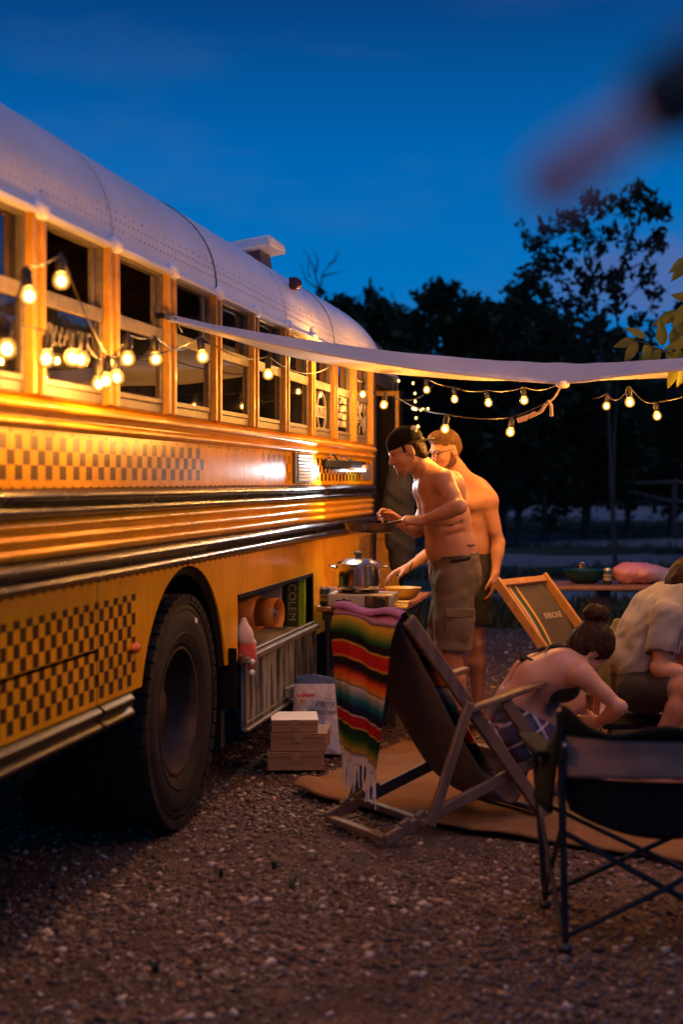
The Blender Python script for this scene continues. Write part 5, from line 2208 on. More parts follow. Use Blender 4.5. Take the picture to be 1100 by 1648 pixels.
# second deck chair, beyond the woman
t = NT('striped_canvas')
uvn = t.n.new('ShaderNodeUVMap')
uvn.uv_map = 'UVMap'
u_, v_, _ = t.xyz(uvn.outputs[0])
t.set(col=t.ramp(v_, [(0.0, (0.06, 0.046, 0.042)), (0.10, (0.52, 0.34, 0.20)), (0.15, (0.06, 0.046, 0.042)), (0.19, (0.015, 0.055, 0.035)), (0.28, (0.55, 0.32, 0.08)), (0.335, (0.06, 0.046, 0.042))], 'CONSTANT'), rough=0.8)
t.bump(t.noise(200, 3, 0.6), 0.3, 0.002)
ch2p = V(1.36, 8.55, 0)
ch2r = math.radians(-38)
ch2 = deck_chair('golden wooden deck chair with dark striped canvas behind the bending woman', ch2p, ch2r, 0.56, -0.33, 0.94, 0.45, -0.40, 0.45, 0.30, 0.45, 0.22, M_teak2, t.m, arms=False)
kd = (V(-0.14, 0, 0.565) - V(-0.33, 0, 0.92)).normalized()
yax = -kd                                       # up along the sling
xax = V(0, -1, 0).cross(V(0, 0, 0)) if False else V(0, 1, 0)
Rt = frame_matrix(V(0, 1, 0), yax)
text('canvas_lettering', 'BIBIONE', 0.054, V(-0.128, 0.055, 0.715), Rt, pm('pale_lettering', (0.62, 0.52, 0.44), rough=0.7, bump=0), ch2, sx=0.95, spacing=1.12)
m = MB()
m.box(V(-0.318, -0.04, 0.925) + kd.cross(V(0, 1, 0)) * 0.0, (0.012, 0.06, 0.012))
m.build('wood_stamp', M_white, ch2)

# olive cloth shape standing in for a seated person's knee behind the woman
q = W(990, 1075, 8.3)
s = SDF((q.x - 0.30, q.y - 0.25, -0.02), (q.x + 0.30, q.y + 0.25, 0.85), 0.009)
s.rc((q.x, q.y, 0.12), (q.x + 0.01, q.y, 0.55), 0.17, 0.10, 0.05)
s.rc((q.x - 0.08, q.y - 0.02, 0.12), (q.x - 0.03, q.y, 0.50), 0.12, 0.08, 0.05)
s.rc((q.x, q.y, 0.62), (q.x + 0.02, q.y, 0.70), 0.05, 0.035, 0.05)
s.wrinkle(0.006, 30, 3, 3)
s.cut((0, 0, 0.0), (0, 0, -1))
bg = thing('olive_knee_shape', 'olive green cloth shape standing in for a seated knee behind the bending woman', 'bag', (q.x, q.y, 0))
s.build('bag_body', pm('olive_cloth', (0.12, 0.11, 0.045), (0.08, 0.075, 0.03), rough=0.85), bg)

# ================================================================ side table at the back
tb = thing('round_table', 'dark wooden table on one pillar leg behind the deck chair', 'table', (1.98, 10.75, 0), 0)
M_tbl = pm('dark_table_wood', (0.20, 0.10, 0.06), (0.13, 0.065, 0.04), rough=0.45, scale=3, stretch=(8, 1, 1))
m = MB()
m.box((0, 0, 0.745), (0.86, 0.62, 0.032))
m.build('table_top', M_tbl, tb, True, bevel=0.008)
m = MB()
m.box((0.0, 0, 0.39), (0.10, 0.10, 0.68))
m.build('pillar_leg', M_black, tb, True, bevel=0.006)
m = MB()
m.box((0, 0, 0.02), (0.50, 0.06, 0.04))
m.box((0, 0, 0.022), (0.06, 0.48, 0.036))
m.build('foot', M_black, tb, True, bevel=0.006)
TB = 0.761
m = MB()
m.lathe([(0.0, 0.0), (0.08, 0.0), (0.13, 0.04), (0.165, 0.095), (0.168, 0.105), (0.158, 0.102), (0.12, 0.05), (0.0, 0.012)], n=32)
o = m.build('teal_bowl', pm('teal_glaze', (0.006, 0.040, 0.075), (0.004, 0.028, 0.05), rough=0.4, spec=0.25), None)
o.location = (W(940, 938, 10.8).x, 10.75, TB)
tag(o, 'dark teal bowl on the wooden table behind the deck chair', 'bowl')
jar = thing('glass_jar', 'small jar with pale lid standing behind the teal bowl', 'jar', (W(938, 930, 10.95).x, 10.95, TB))
m = MB()
m.lathe([(0.0, 0.0), (0.034, 0.0), (0.036, 0.01), (0.036, 0.10), (0.028, 0.115), (0.0, 0.115)], n=18)
m.build('jar_body', pm('jar_brown', (0.10, 0.06, 0.03), rough=0.2), jar)
m = MB()
m.lathe([(0.036, 0.114), (0.038, 0.116), (0.038, 0.145), (0.034, 0.149), (0.0, 0.149)], n=18)
m.build('jar_lid', M_steel, jar)
can((W(979, 930, 10.6).x, 10.6, TB), 'dark beer can on the back table beside the plastic bag')
q = W(1035, 930, 10.7)
s = SDF((q.x - 0.35, q.y - 0.2, TB - 0.12), (q.x + 0.45, q.y + 0.2, TB + 0.3), 0.008)
s.el((q.x - 0.02, q.y, TB + 0.075), (0.20, 0.11, 0.075), None, 0.04)
s.el((q.x - 0.13, q.y, TB + 0.08), (0.09, 0.09, 0.07), None, 0.04)
s.rc((q.x + 0.12, q.y, TB + 0.06), (q.x + 0.23, q.y, TB + 0.045), 0.06, 0.055, 0.04)
s.rc((q.x + 0.22, q.y, TB + 0.07), (q.x + 0.24, q.y, TB + 0.00), 0.030, 0.018, 0.03)
s.wrinkle(0.014, 22, 4, 9)
s.wrinkle(0.006, 55, 4, 10)
s.cut((0, 0, TB + 0.001), (0, 0, -1))
pb = thing('plastic_bag', 'crumpled translucent pink and white plastic bag on the back table', 'plastic bag', (q.x, q.y, TB))
t = NT('pink_plastic')
x, y, z = t.xyz()
t.set(col=t.ramp(t.math('MULTIPLY_ADD', t.noise(6, 3, 0.5), 0.35, t.math('SUBTRACT', x, q.x - 0.12)), [(0.20, (0.42, 0.17, 0.19)), (0.36, (0.36, 0.16, 0.20)), (0.44, (0.30, 0.27, 0.37))]), rough=0.35)
t.bump(t.noise(40, 4, 0.6), 0.4, 0.01)
s.build('bag_body', t.m, pb)

# ================================================================ camp chair in the foreground
cc_ = thing('camp_chair', 'dark folding camp chair with tan back band, seen from behind in the foreground', 'camp chair', (1.045, 4.62, 0), math.radians(-4))
M_cfab = pm('camp_fabric_black', (0.010, 0.010, 0.011), (0.007, 0.007, 0.008), rough=0.9, spec=0.1, bump=0.3, bscale=260, bdist=0.001)
M_cgrn = pm('camp_fabric_green', (0.011, 0.012, 0.009), (0.008, 0.009, 0.006), rough=0.9, spec=0.12, bump=0.3, bscale=260, bdist=0.001)
M_ctan = pm('camp_fabric_tan', (0.34, 0.20, 0.14), (0.25, 0.145, 0.10), rough=0.9, spec=0.15, scale=6, bump=0.35, bscale=260, bdist=0.001)
M_ctub = pm('camp_tube', (0.018, 0.018, 0.020), rough=0.4, metal=0.3, bump=0)


def cb_pt(u, z):
    """back cloth: curved round the sitter; u across -1..1"""
    hw = 0.325
    x = hw * u
    y = 0.02 - 0.10 * (1 - abs(u) ** 2.4) - 0.06 * (0.80 - z) * 0
    return V(x, y, z)


def ztop(u):
    return 0.775 - 0.035 * math.exp(-((abs(u) - 0.55) / 0.35) ** 2) * 1.4 + 0.035 * math.exp(-((abs(u) - 0.96) / 0.12) ** 2) - 0.045 * (1 - abs(u)) * 0.5


m = MB()
m.grid(lambda u, v: cb_pt(2 * u - 1, lerp(0.705, ztop(2 * u - 1), v)) + V(0, -0.004 - 0.02 * v * math.sin(v * 3), 0), 50, 6)
m.build('top_band', M_cgrn, cc_, 'all', solid=0.012)
m = MB()
m.grid(lambda u, v: cb_pt(2 * u - 1, lerp(0.560 + 0.02 * math.cos((2 * u - 1) * 1.5) - 0.03 * (2 * u - 1) ** 2 * 0, 0.708, v)) + V(0, 0.002 + 0.006 * mnoise.noise(Vector((u * 6, v * 3, 1))), 0), 50, 10)
m.build('back_panel', M_ctan, cc_, 'all', solid=0.008)
m = MB()


def seat_pt(u, v):
    uu = 2 * u - 1
    top = cb_pt(uu, 0.565)
    q = v
    z = lerp(0.565, 0.395 + 0.065 * uu * uu, min(q * 1.8, 1.0)) - 0.012 * math.sin(PI * q)
    y = top.y + 0.02 + (0.0 if q < 0.55 else (q - 0.55) / 0.45 * 0.42)
    x = uu * lerp(0.318, 0.292, min(q * 1.8, 1.0))
    return (x, y, z)


m.grid(seat_pt, 40, 30)
m.build('seat', M_cfab, cc_, 'all', solid=0.010)
for sg in (-1, 1):
    m = MB()

    def arm_pt(u, v, sg=sg):
        # side panel from the back post forward to the front post, hanging from the armrest
        y = lerp(0.02, 0.50, u)
        zt_ = lerp(0.735, 0.60, min(u * 1.6, 1)) - 0.03 * math.sin(PI * min(u * 1.6, 1))
        return (sg * (0.330 + 0.035 * math.sin(PI * u) + 0.03 * v), y, lerp(zt_, 0.44, v))
    m.grid(arm_pt, 16, 8)
    m.build('side_panel', M_cgrn, cc_, 'all', solid=0.010)
    m = MB()
    m.bar((sg * 0.37, 0.08, 0.625), (sg * 0.40, 0.52, 0.61), 0.075, 0.02)
    m.build('armrest', M_cgrn, cc_, True, bevel=0.008)
    # posts
    m = MB()
    m.tube([(sg * 0.315, -0.02, 0.02), (sg * 0.330, 0.015, 0.78)], 0.0125, 8)
    m.build('back_leg', M_ctub, cc_)
    m = MB()
    m.tube([(sg * 0.345, 0.46, 0.02), (sg * 0.385, 0.47, 0.60)], 0.0115, 8)
    m.build('front_leg', M_ctub, cc_)
    for (x, y) in ((0.315, -0.02), (0.345, 0.46)):
        m = MB()
        m.ball((sg * x, y, 0.016), (0.026, 0.026, 0.018), 12, 6)
        m.build('foot', M_black, cc_)
    # side cross
    m = MB()
    m.tube([(sg * 0.322, 0.0, 0.05), (sg * 0.375, 0.46, 0.40)], 0.009, 8)
    m.tube([(sg * 0.350, 0.45, 0.05), (sg * 0.325, 0.01, 0.40)], 0.009, 8)
    m.build('side_brace', M_ctub, cc_)
m = MB()
m.tube([(-0.315, -0.015, 0.05), (0.0, -0.035, 0.215), (0.315, -0.01, 0.385)], 0.010, 8)
m.tube([(0.315, -0.015, 0.05), (0.0, -0.015, 0.215), (-0.315, -0.01, 0.385)], 0.010, 8)
m.build('rear_brace', M_ctub, cc_)
m = MB()
m.tube([(-0.345, 0.455, 0.05), (0.365, 0.47, 0.385)], 0.010, 8)
m.tube([(0.345, 0.475, 0.05), (-0.365, 0.46, 0.385)], 0.010, 8)
m.build('front_brace', M_ctub, cc_)
m = MB()
m.box((-0.318, -0.015, 0.655), (0.022, 0.022, 0.06))
m.build('strap_clip', M_black, cc_, True, bevel=0.004)
m = MB()
m.ball((-0.318, -0.028, 0.672), (0.007, 0.004, 0.007), 8, 6)
m.build('rivet', M_steel, cc_)
# ================================================================ people
def skin_mat(name, c1, c2):
    t = NT(name)
    n = t.noise(11, 6, 0.68)
    big_ = t.noise(4.5, 3, 0.5)
    col = t.ramp(n, [(0.3, c2), (0.66, c1)])
    col = t.mix(t.ramp(big_, [(0.45, (0, 0, 0)), (0.7, (0.5, 0.5, 0.5))]), col, (c1[0] * 0.95, c1[1] * 0.68, c1[2] * 0.62))
    mole = t.math('GREATER_THAN', t.noise(48, 2, 0.5), 0.80)
    col = t.mix(t.math('MULTIPLY', mole, 0.6), col, tuple(c * 0.4 for c in c2))
    t.set(col=col, rough=t.math('MULTIPLY_ADD', t.noise(60, 3, 0.6), 0.25, 0.36), spec=0.42, sss=0.08)
    t.b.inputs['Subsurface Radius'].default_value = (0.012, 0.005, 0.003)
    t.bump(t.noise(160, 4, 0.7), 0.15, 0.002)
    return t.m


M_skA = skin_mat('tanned_skin', (0.42, 0.205, 0.118), (0.33, 0.150, 0.085))
M_skB = skin_mat('fair_tan_skin', (0.44, 0.220, 0.132), (0.36, 0.168, 0.098))
M_skW = skin_mat('fair_skin', (0.50, 0.265, 0.175), (0.42, 0.21, 0.135))


def hair_mat(name, c1, c2, sx=1.0):
    t = NT(name)
    n = t.noise(46, 5, 0.7, t.mapping((1.4, 1.4, 0.35)))
    t.set(col=t.ramp(n, [(0.35, c2), (0.65, c1)]), rough=0.6, spec=0.14)
    t.bump(n, 0.9, 0.012)
    return t.m


M_hairD = hair_mat('dark_hair', (0.035, 0.019, 0.010), (0.012, 0.007, 0.004))
M_hairB = hair_mat('brown_hair', (0.16, 0.080, 0.035), (0.075, 0.035, 0.016))
M_beard = hair_mat('beard_stubble', (0.13, 0.065, 0.032), (0.07, 0.035, 0.018))
M_eye = pm('eye_white', (0.34, 0.29, 0.25), rough=0.2, bump=0)
M_iris = pm('eye_dark', (0.03, 0.02, 0.012), rough=0.15, bump=0)


def unit(v):
    return Vector(v).normalized()


def mid(a, b, t=0.5):
    return Vector(a).lerp(Vector(b), t)


def rot3(f, l, u):
    """3x3 with columns f, l, u as a numpy array"""
    return np.array([[f[i], l[i], u[i]] for i in range(3)], dtype=np.float32)


def head_frame(f, u):
    f = unit(f)
    u = Vector(u)
    u = unit(u - f * u.dot(f))
    l = u.cross(f)
    return f, l, u


def head(S, c, f, u, k=1.0):
    f, l, u = head_frame(f, u)
    R = rot3(f, l, u)
    P = lambda a, b, d: Vector(c) + (f * a + l * b + u * d) * k
    S.el(P(-0.014, 0, 0.035), (0.098 * k, 0.076 * k, 0.090 * k), R, 0.03)
    S.el(P(0.026, 0, -0.025), (0.066 * k, 0.062 * k, 0.085 * k), R, 0.03)
    for s_ in (-1, 1):
        S.rc(P(-0.005, s_ * 0.050, -0.060), P(0.062, s_ * 0.018, -0.102), 0.022 * k, 0.018 * k, 0.03)
        S.el(P(0.052, s_ * 0.040, -0.028), (0.030 * k, 0.024 * k, 0.022 * k), R, 0.02)          # cheek
    S.el(P(0.074, 0, -0.105), (0.019 * k, 0.024 * k, 0.016 * k), R, 0.02)                         # chin
    S.rc(P(0.080, 0, 0.018), P(0.109, 0, -0.030), 0.009 * k, 0.0125 * k, 0.012)                   # nose
    for s_ in (-1, 1):
        S.el(P(0.100, s_ * 0.012, -0.034), (0.011 * k, 0.009 * k, 0.008 * k), R, 0.008)
        S.rc(P(0.086, s_ * 0.012, 0.026), P(0.070, s_ * 0.048, 0.026), 0.010 * k, 0.009 * k, 0.014)   # brow
        S.el(P(0.092, s_ * 0.031, 0.006), (0.017 * k, 0.016 * k, 0.011 * k), R, 0.012, '-')       # eye socket
        S.rc(P(0.088, s_ * 0.004, -0.062), P(0.080, s_ * 0.020, -0.064), 0.0085 * k, 0.005 * k, 0.008)
        S.rc(P(0.086, s_ * 0.004, -0.074), P(0.079, s_ * 0.018, -0.072), 0.0085 * k, 0.005 * k, 0.008)
        # ear
        er = rot3(unit(f * 0.95 + u * -0.1 + l * (-0.3 * s_)), unit(l + f * 0.3 * s_), unit(u + f * -0.15))
        S.el(P(-0.012, s_ * 0.077, -0.004), (0.021 * k, 0.010 * k, 0.034 * k), er, 0.010)
        S.el(P(-0.008, s_ * 0.089, -0.000), (0.010 * k, 0.008 * k, 0.018 * k), er, 0.006, '-')
    S.rc(P(0.090, -0.014, -0.0680), P(0.090, 0.014, -0.0680), 0.0022 * k, 0.0022 * k, 0.003, '-')
    return f, l, u


def eyes(parent, c, f, l, u, k=1.0, half=0.55):
    o = Vector(parent.location)
    for s_ in (-1, 1):
        e = Vector(c) + (f * 0.0745 + l * (0.031 * s_) + u * 0.006) * k - o
        m = MB()
        m.ball(e, 0.0118 * k, 14, 10)
        eo = m.build('eye', M_eye, parent)
        m = MB()
        m.ball(e + (f * 0.0085 + u * -0.002) * k, 0.0058 * k, 12, 8)
        m.build('iris', M_iris, eo)


def hand(S, wrist, f, n, lat, curl=(0.35, 0.45, 0.4), spread=0.10, k=1.0, thumb=0.6, wr=0.026):
    """f = towards the fingers, n = palm normal (the way the fingers close), lat = towards the thumb"""
    f = unit(f)
    lat = Vector(lat)
    lat = unit(lat - f * lat.dot(f))
    n = Vector(n)
    n = unit(n - f * n.dot(f) - lat * n.dot(lat))
    w = Vector(wrist)
    L = ((0.042, 0.026, 0.021), (0.047, 0.030, 0.022), (0.043, 0.027, 0.021), (0.033, 0.020, 0.018))
    for i in range(4):
        off = (0.030 - 0.020 * i) * k
        b = w + f * ((0.092, 0.096, 0.091, 0.082)[i] * k) + lat * off
        S.rc(w + lat * off * 0.6 + f * 0.008, b, 0.0165 * k, 0.0115 * k, 0.018)
        d = unit(f + lat * (spread * (1.5 - i) / 1.5))
        a = 0.0
        p = b
        for j in range(3):
            a += curl[j] * (1.0 + 0.06 * i)
            q = p + (d * math.cos(a) + n * math.sin(a)) * (L[i][j] * k)
            S.rc(p, q, (0.0098, 0.0088, 0.0080)[j] * k, (0.0088, 0.0080, 0.0068)[j] * k, 0.005)
            p = q
    # heel of the palm and thumb
    S.el(w + f * 0.04 * k + n * 0.006 * k, (0.040 * k, 0.034 * k, 0.015 * k), rot3(f, lat, n), 0.02)
    t0 = w + f * 0.022 * k + lat * 0.022 * k + n * 0.006 * k
    d1 = unit(f * 0.75 + lat * 0.75 + n * thumb * 0.6)
    d2 = unit(f * 0.95 + lat * 0.25 + n * thumb)
    d3 = unit(f * 0.95 + lat * 0.0 + n * thumb * 1.1)
    t1 = t0 + d1 * 0.042 * k
    t2 = t1 + d2 * 0.032 * k
    t3 = t2 + d3 * 0.026 * k
    S.rc(t0, t1, 0.0165 * k, 0.0120 * k, 0.012)
    S.rc(t1, t2, 0.0115 * k, 0.0100 * k, 0.006)
    S.rc(t2, t3, 0.0100 * k, 0.0075 * k, 0.006)


def torso(S, levels, k=0.05):
    """levels: (centre, lateral unit, half width, radius)"""
    for (c0, l0, w0, r0), (c1, l1, w1, r1) in zip(levels[:-1], levels[1:]):
        for s_ in (-1, 0, 1):
            S.rc(Vector(c0) + Vector(l0) * (s_ * w0), Vector(c1) + Vector(l1) * (s_ * w1), r0, r1, k)


def arm(S, sh, el, wr, k=1.0):
    d = unit(Vector(el) - Vector(sh))
    S.el(mid(sh, el, 0.10), (0.062 * k, 0.056 * k, 0.058 * k), None, 0.04)
    S.rc(sh, el, 0.047 * k, 0.036 * k, 0.025)
    fd = unit(Vector(wr) - Vector(el))
    bi = fd - d * fd.dot(d)                       # the side the arm bends to
    bi = bi.normalized() if bi.length > 0.05 else d.orthogonal().normalized()
    S.rc(mid(sh, el, 0.34) + bi * 0.014 * k, mid(sh, el, 0.74) + bi * 0.012 * k, 0.041 * k, 0.034 * k, 0.016)      # biceps
    S.rc(mid(sh, el, 0.25) - bi * 0.016 * k, mid(sh, el, 0.66) - bi * 0.012 * k, 0.038 * k, 0.033 * k, 0.016)      # triceps
    S.el(Vector(el) - bi * 0.016 * k, (0.026 * k, 0.026 * k, 0.026 * k), None, 0.016)                              # elbow
    ax = fd.cross(bi).normalized() if fd.cross(bi).length > 0.05 else fd.orthogonal().normalized()
    S.rc(el, mid(el, wr, 0.32), 0.036 * k, 0.038 * k, 0.018)
    S.rc(mid(el, wr, 0.06) + ax * 0.012 * k, mid(el, wr, 0.52) + ax * 0.006 * k, 0.032 * k, 0.029 * k, 0.014)
    S.rc(mid(el, wr, 0.08) - ax * 0.013 * k, mid(el, wr, 0.45) - ax * 0.006 * k, 0.031 * k, 0.028 * k, 0.014)
    S.rc(mid(el, wr, 0.32), wr, 0.037 * k, 0.0255 * k, 0.02)


def leg(S, hip, kn, an, k=1.0):
    S.rc(hip, mid(hip, kn, 0.5), 0.088 * k, 0.074 * k, 0.04)
    S.rc(mid(hip, kn, 0.5), kn, 0.074 * k, 0.055 * k, 0.03)
    sh = unit(Vector(an) - Vector(kn))
    S.rc(kn, mid(kn, an, 0.30), 0.053 * k, 0.056 * k, 0.02)
    S.rc(mid(kn, an, 0.30), an, 0.056 * k, 0.034 * k, 0.03)


def foot(S, an, toe, k=1.0):
    an, toe = Vector(an), Vector(toe)
    d = toe - an
    d.z = 0
    d.normalize()
    heel = V(an.x, an.y, toe.z + 0.012) - d * 0.045
    S.rc(an, heel, 0.036 * k, 0.032 * k, 0.02)
    S.rc(an, mid(an, toe, 0.6), 0.036 * k, 0.030 * k, 0.02)
    S.rc(heel, toe, 0.034 * k, 0.026 * k, 0.02)
    lat = d.cross(V(0, 0, 1))
    S.rc(mid(an, toe, 0.6) - V(0, 0, 0.01), toe + lat * 0.018 + d * 0.02, 0.028 * k, 0.016 * k, 0.015)
    S.rc(mid(an, toe, 0.6) - V(0, 0, 0.01), toe - lat * 0.022 + d * 0.005, 0.028 * k, 0.014 * k, 0.015)


def clone_box(S):
    T = SDF.__new__(SDF)
    T.lo, T.h, T.ax = S.lo, S.h, S.ax
    T.d = np.full(S.d.shape, 1.0, dtype=np.float32)
    return T


# ---------------------------------------------------------------- man in the cap
A = thing('person', 'bare chested man in black cap and khaki cargo shorts holding a pan over the stove', 'person', (W(735, 925, 8.2).x, 8.2, 0.0))
S = SDF((0.10, 7.50, -0.02), (1.02, 8.95, 1.92), 0.0062)
latA = unit(V(0.18, -1.0, 0.0))            # towards his left (the camera)
fwA = unit(V(-1, -0.18, 0))
pel, wai, rib, che = W(733, 922, 8.2), W(729, 880, 8.2), W(716, 832, 8.19), W(707, 795, 8.18)
nb = W(690, 770, 8.17)
torso(S, [(pel, latA, 0.085, 0.112), (wai, latA, 0.062, 0.112), (rib, latA, 0.070, 0.118), (che, latA, 0.085, 0.108), (mid(che, nb, 0.55), latA, 0.085, 0.085)])
S.el(W(712, 885, 8.2), (0.085, 0.12, 0.10), None, 0.06)                    # belly
shL, elL, wrL = W(714, 772, 8.00), W(741, 816, 7.80), W(680, 838, 7.93)
shR, elR, wrR = W(700, 783, 8.37), W(672, 855, 8.30), W(645, 841, 8.48)
for sh in (shL, shR):
    S.rc(mid(nb, che, 0.2), sh, 0.070, 0.058, 0.05)
    S.rc(W(686, 756, 8.17), mid(nb, sh, 0.75), 0.050, 0.045, 0.05)
    S.el(mid(che, sh, 0.45) + fwA * 0.055, (0.075, 0.075, 0.055), None, 0.05)        # chest muscle
    S.el(mid(che, sh, 0.55) - fwA * 0.075, (0.06, 0.07, 0.085), None, 0.05)          # shoulder blade
hcA = W(654, 727, 8.16)
fA, lA, uA = head_frame(V(-0.93, -0.16, -0.36), V(-0.30, 0, 1))
S.ch([nb, mid(nb, hcA, 0.5) - fA * 0.01, hcA - uA * 0.05 - fA * 0.02], [0.062, 0.056, 0.055], 0.03)
head(S, hcA, fA, uA, 1.0)
arm(S, shL, elL, wrL)
arm(S, shR, elR, wrR)
hfL = W(650, 841, 7.955) - wrL
hand(S, wrL, V(-1, 0.10, 0.06), V(0.1, 0.55, -1.0), V(-0.2, 1.0, 0.5), (0.75, 1.15, 0.75), 0.03, 1.0, 0.9)
hand(S, wrR, V(-0.75, 0.35, 0.50), V(-0.5, -0.5, -0.9), V(0.3, -0.8, 0.7), (0.6, 0.9, 0.7), 0.12, 1.0, 0.8)
hpL, hpR = W(733, 935, 8.09), W(731, 935, 8.31)
knL, knR = W(729, 1056, 8.06), W(716, 1050, 8.40)
anL, anR = W(744, 1178, 8.12), W(733, 1160, 8.55)
leg(S, hpL, knL, anL)
leg(S, hpR, knR, anR)
gz = 0.012
foot(S, anL, V(anL.x - 0.19, anL.y - 0.03, 0.030))
foot(S, anR, V(anR.x - 0.19, anR.y + 0.01, 0.030))
for s_ in (1, -1):
    S.rc(mid(rib, che, 0.2) + latA * (0.115 * s_) - fwA * 0.03, mid(wai, rib, 0.3) + latA * (0.105 * s_) - fwA * 0.01, 0.058, 0.045, 0.03)   # side of the back
    S.rc(nb + fwA * 0.055 + latA * (0.02 * s_) - V(0, 0, 0.015), mid(nb, shL if s_ > 0 else shR, 0.8) + fwA * 0.035, 0.013, 0.011, 0.02)     # collarbone
    for k_ in range(4):
        c_ = mid(wai, che, 0.25 + 0.17 * k_) + latA * (0.178 * s_) + fwA * 0.02
        S.rc(c_ - fwA * 0.055 + V(0, 0, 0.018), c_ + fwA * 0.05 - V(0, 0, 0.012), 0.006, 0.005, 0.022, '-')                                # ribs
S.rc(mid(che, rib, 0.3) + fwA * 0.135, wai + fwA * 0.16, 0.006, 0.006, 0.03, '-')
spine = [nb - fwA * 0.10, che - fwA * 0.128, rib - fwA * 0.138, wai - fwA * 0.128]
S.ch(spine, [0.010] * 4, 0.03, '-')
S.el(W(688, 884, 8.205), (0.012, 0.007, 0.009), None, 0.012, '-')
S.build('body', M_skA, A)
eyes(A, hcA, fA, lA, uA)
# stubble along the jaw
T = clone_box(S)
Pq = lambda a, b, d: hcA + fA * a + lA * b + uA * d
for s_ in (-1, 1):
    T.rc(Pq(-0.012, s_ * 0.054, -0.050), Pq(0.060, s_ * 0.022, -0.100), 0.0230, 0.0195, 0.03)
T.el(Pq(0.074, 0, -0.104), (0.0210, 0.027, 0.019), rot3(fA, lA, uA), 0.02)
T.rc(Pq(0.090, -0.018, -0.054), Pq(0.090, 0.018, -0.054), 0.0075, 0.0075, 0.01)
T.build('stubble', pm('stubble_skin', (0.24, 0.125, 0.075), (0.15, 0.075, 0.042), rough=0.75, scale=120, bump=0.3, bscale=300), A)
# dark hair below the cap, cap worn back to front
T = clone_box(S)
RA = rot3(fA, lA, uA)
T.el(Pq(-0.030, 0, 0.020), (0.096, 0.083, 0.090), RA, 0.02)
T.rc(Pq(-0.075, -0.03, -0.05), Pq(-0.075, 0.03, -0.05), 0.034, 0.034, 0.03)
T.rc(Pq(0.020, 0.070, 0.030), Pq(0.016, 0.074, -0.020), 0.012, 0.008, 0.01)
T.rc(Pq(0.020, -0.070, 0.030), Pq(0.016, -0.074, -0.020), 0.012, 0.008, 0.01)
T.el(Pq(-0.010, 0.085, -0.006), (0.030, 0.03, 0.040), RA, 0.01, '-')
T.el(Pq(-0.010, -0.085, -0.006), (0.030, 0.03, 0.040), RA, 0.01, '-')
T.wrinkle(0.004, 120, 4, 3)
T.build('hair', M_hairD, A)
T = clone_box(S)
T.el(Pq(-0.014, 0, 0.052), (0.112, 0.090, 0.095), RA, 0.02)
T.cut(Pq(0, 0, 0.042) - fA * 0.0, -uA + fA * -0.10)
T.rc(Pq(-0.085, -0.05, 0.046), Pq(-0.085, 0.05, 0.046), 0.020, 0.020, 0.02)
T.build('cap', pm('cap_black', (0.004, 0.0035, 0.003), spec=0.15, rough=0.9, bump=0.3, bscale=300), A)
m = MB()
bd_ = unit(-fA * 1.0 - uA * 0.22)


def brim(u, v):
    a = (u - 0.5) * 2.0
    r_ = lerp(0.085, 0.096 + 0.085 * math.cos(a * 1.15), v)
    p_ = Pq(-0.014, 0, 0.052) + bd_ * (r_ * math.cos(a * 1.1)) + lA * (0.083 * math.sin(a * 1.1)) + uA * (0.000 - 0.022 * (a * 0.9) ** 2 * v)
    return p_ - Vector(A.location)


m.grid(brim, 20, 8)
m.build('cap_brim', pm('cap_black', (0.007, 0.006, 0.005)), A, 'all', solid=0.007)
m = MB()
m.ball(Pq(-0.075, 0.066, 0.105) - Vector(A.location), (0.020, 0.006, 0.026), 14, 8, Matrix.Rotation(0.35, 3, 'Y') @ Matrix.Rotation(0.6, 3, 'X'))
m.build('cap_patch', M_white, A)
# cargo shorts, belt, pocket flaps
M_khaki = pm('khaki_cloth', (0.125, 0.088, 0.054), (0.092, 0.064, 0.039), rough=0.9, scale=5, bump=0.5, bscale=40, bdist=0.008)
T = clone_box(S)
torso(T, [(pel - V(0, 0, 0.02), latA, 0.090, 0.130), (mid(pel, wai, 0.60), latA, 0.072, 0.129)], 0.04)
for hp, kn in ((hpL, knL), (hpR, knR)):
    T.rc(hp, mid(hp, kn, 0.5), 0.118, 0.112, 0.03)
    T.rc(mid(hp, kn, 0.5), kn + V(0, 0, 0.0), 0.112, 0.115, 0.03)
T.wrinkle(0.0075, 34, 4, 12)
T.cut(mid(pel, wai, 0.64), unit(V(-0.14, 0, 1)))
T.cut(V(0, 0, 0.605), V(-0.04, 0, -1))
for kn, hp in ((knL, hpL), (knR, hpR)):
    e_ = mid(hp, kn, 0.86)
    T.rc(e_, e_ + V(0, 0, -0.15), 0.096, 0.10, 0.002, '-')
for hp, kn in ((hpL, knL),):
    pk = mid(hp, kn, 0.60) + latA * 0.108
    T.el(pk, (0.080, 0.020, 0.092), None, 0.008)
T.build('cargo_shorts', M_khaki, A)
ol = Vector(A.location)
for (c0, w_, h_, nm, z_) in ((mid(hpL, knL, 0.40) + latA * 0.128, 0.165, 0.050, 'pocket_flap', 0), (W(762, 930, 8.09) + latA * 0.030, 0.10, 0.035, 'pocket_flap', 0)):
    m = MB()
    R_ = frame_matrix(-fwA if nm else fwA, V(0, 0, 1))
    m.box(c0 - ol, (w_, h_, 0.012), R_)
    m.build(nm, M_khaki, A, True, bevel=0.005)
m = MB()
bc = mid(pel, wai, 0.60)
tilt_ = unit(V(-0.14, 0, 1))
ring = []
for i in range(41):
    a = 2 * PI * i / 40
    ring.append((math.cos(a), math.sin(a)))


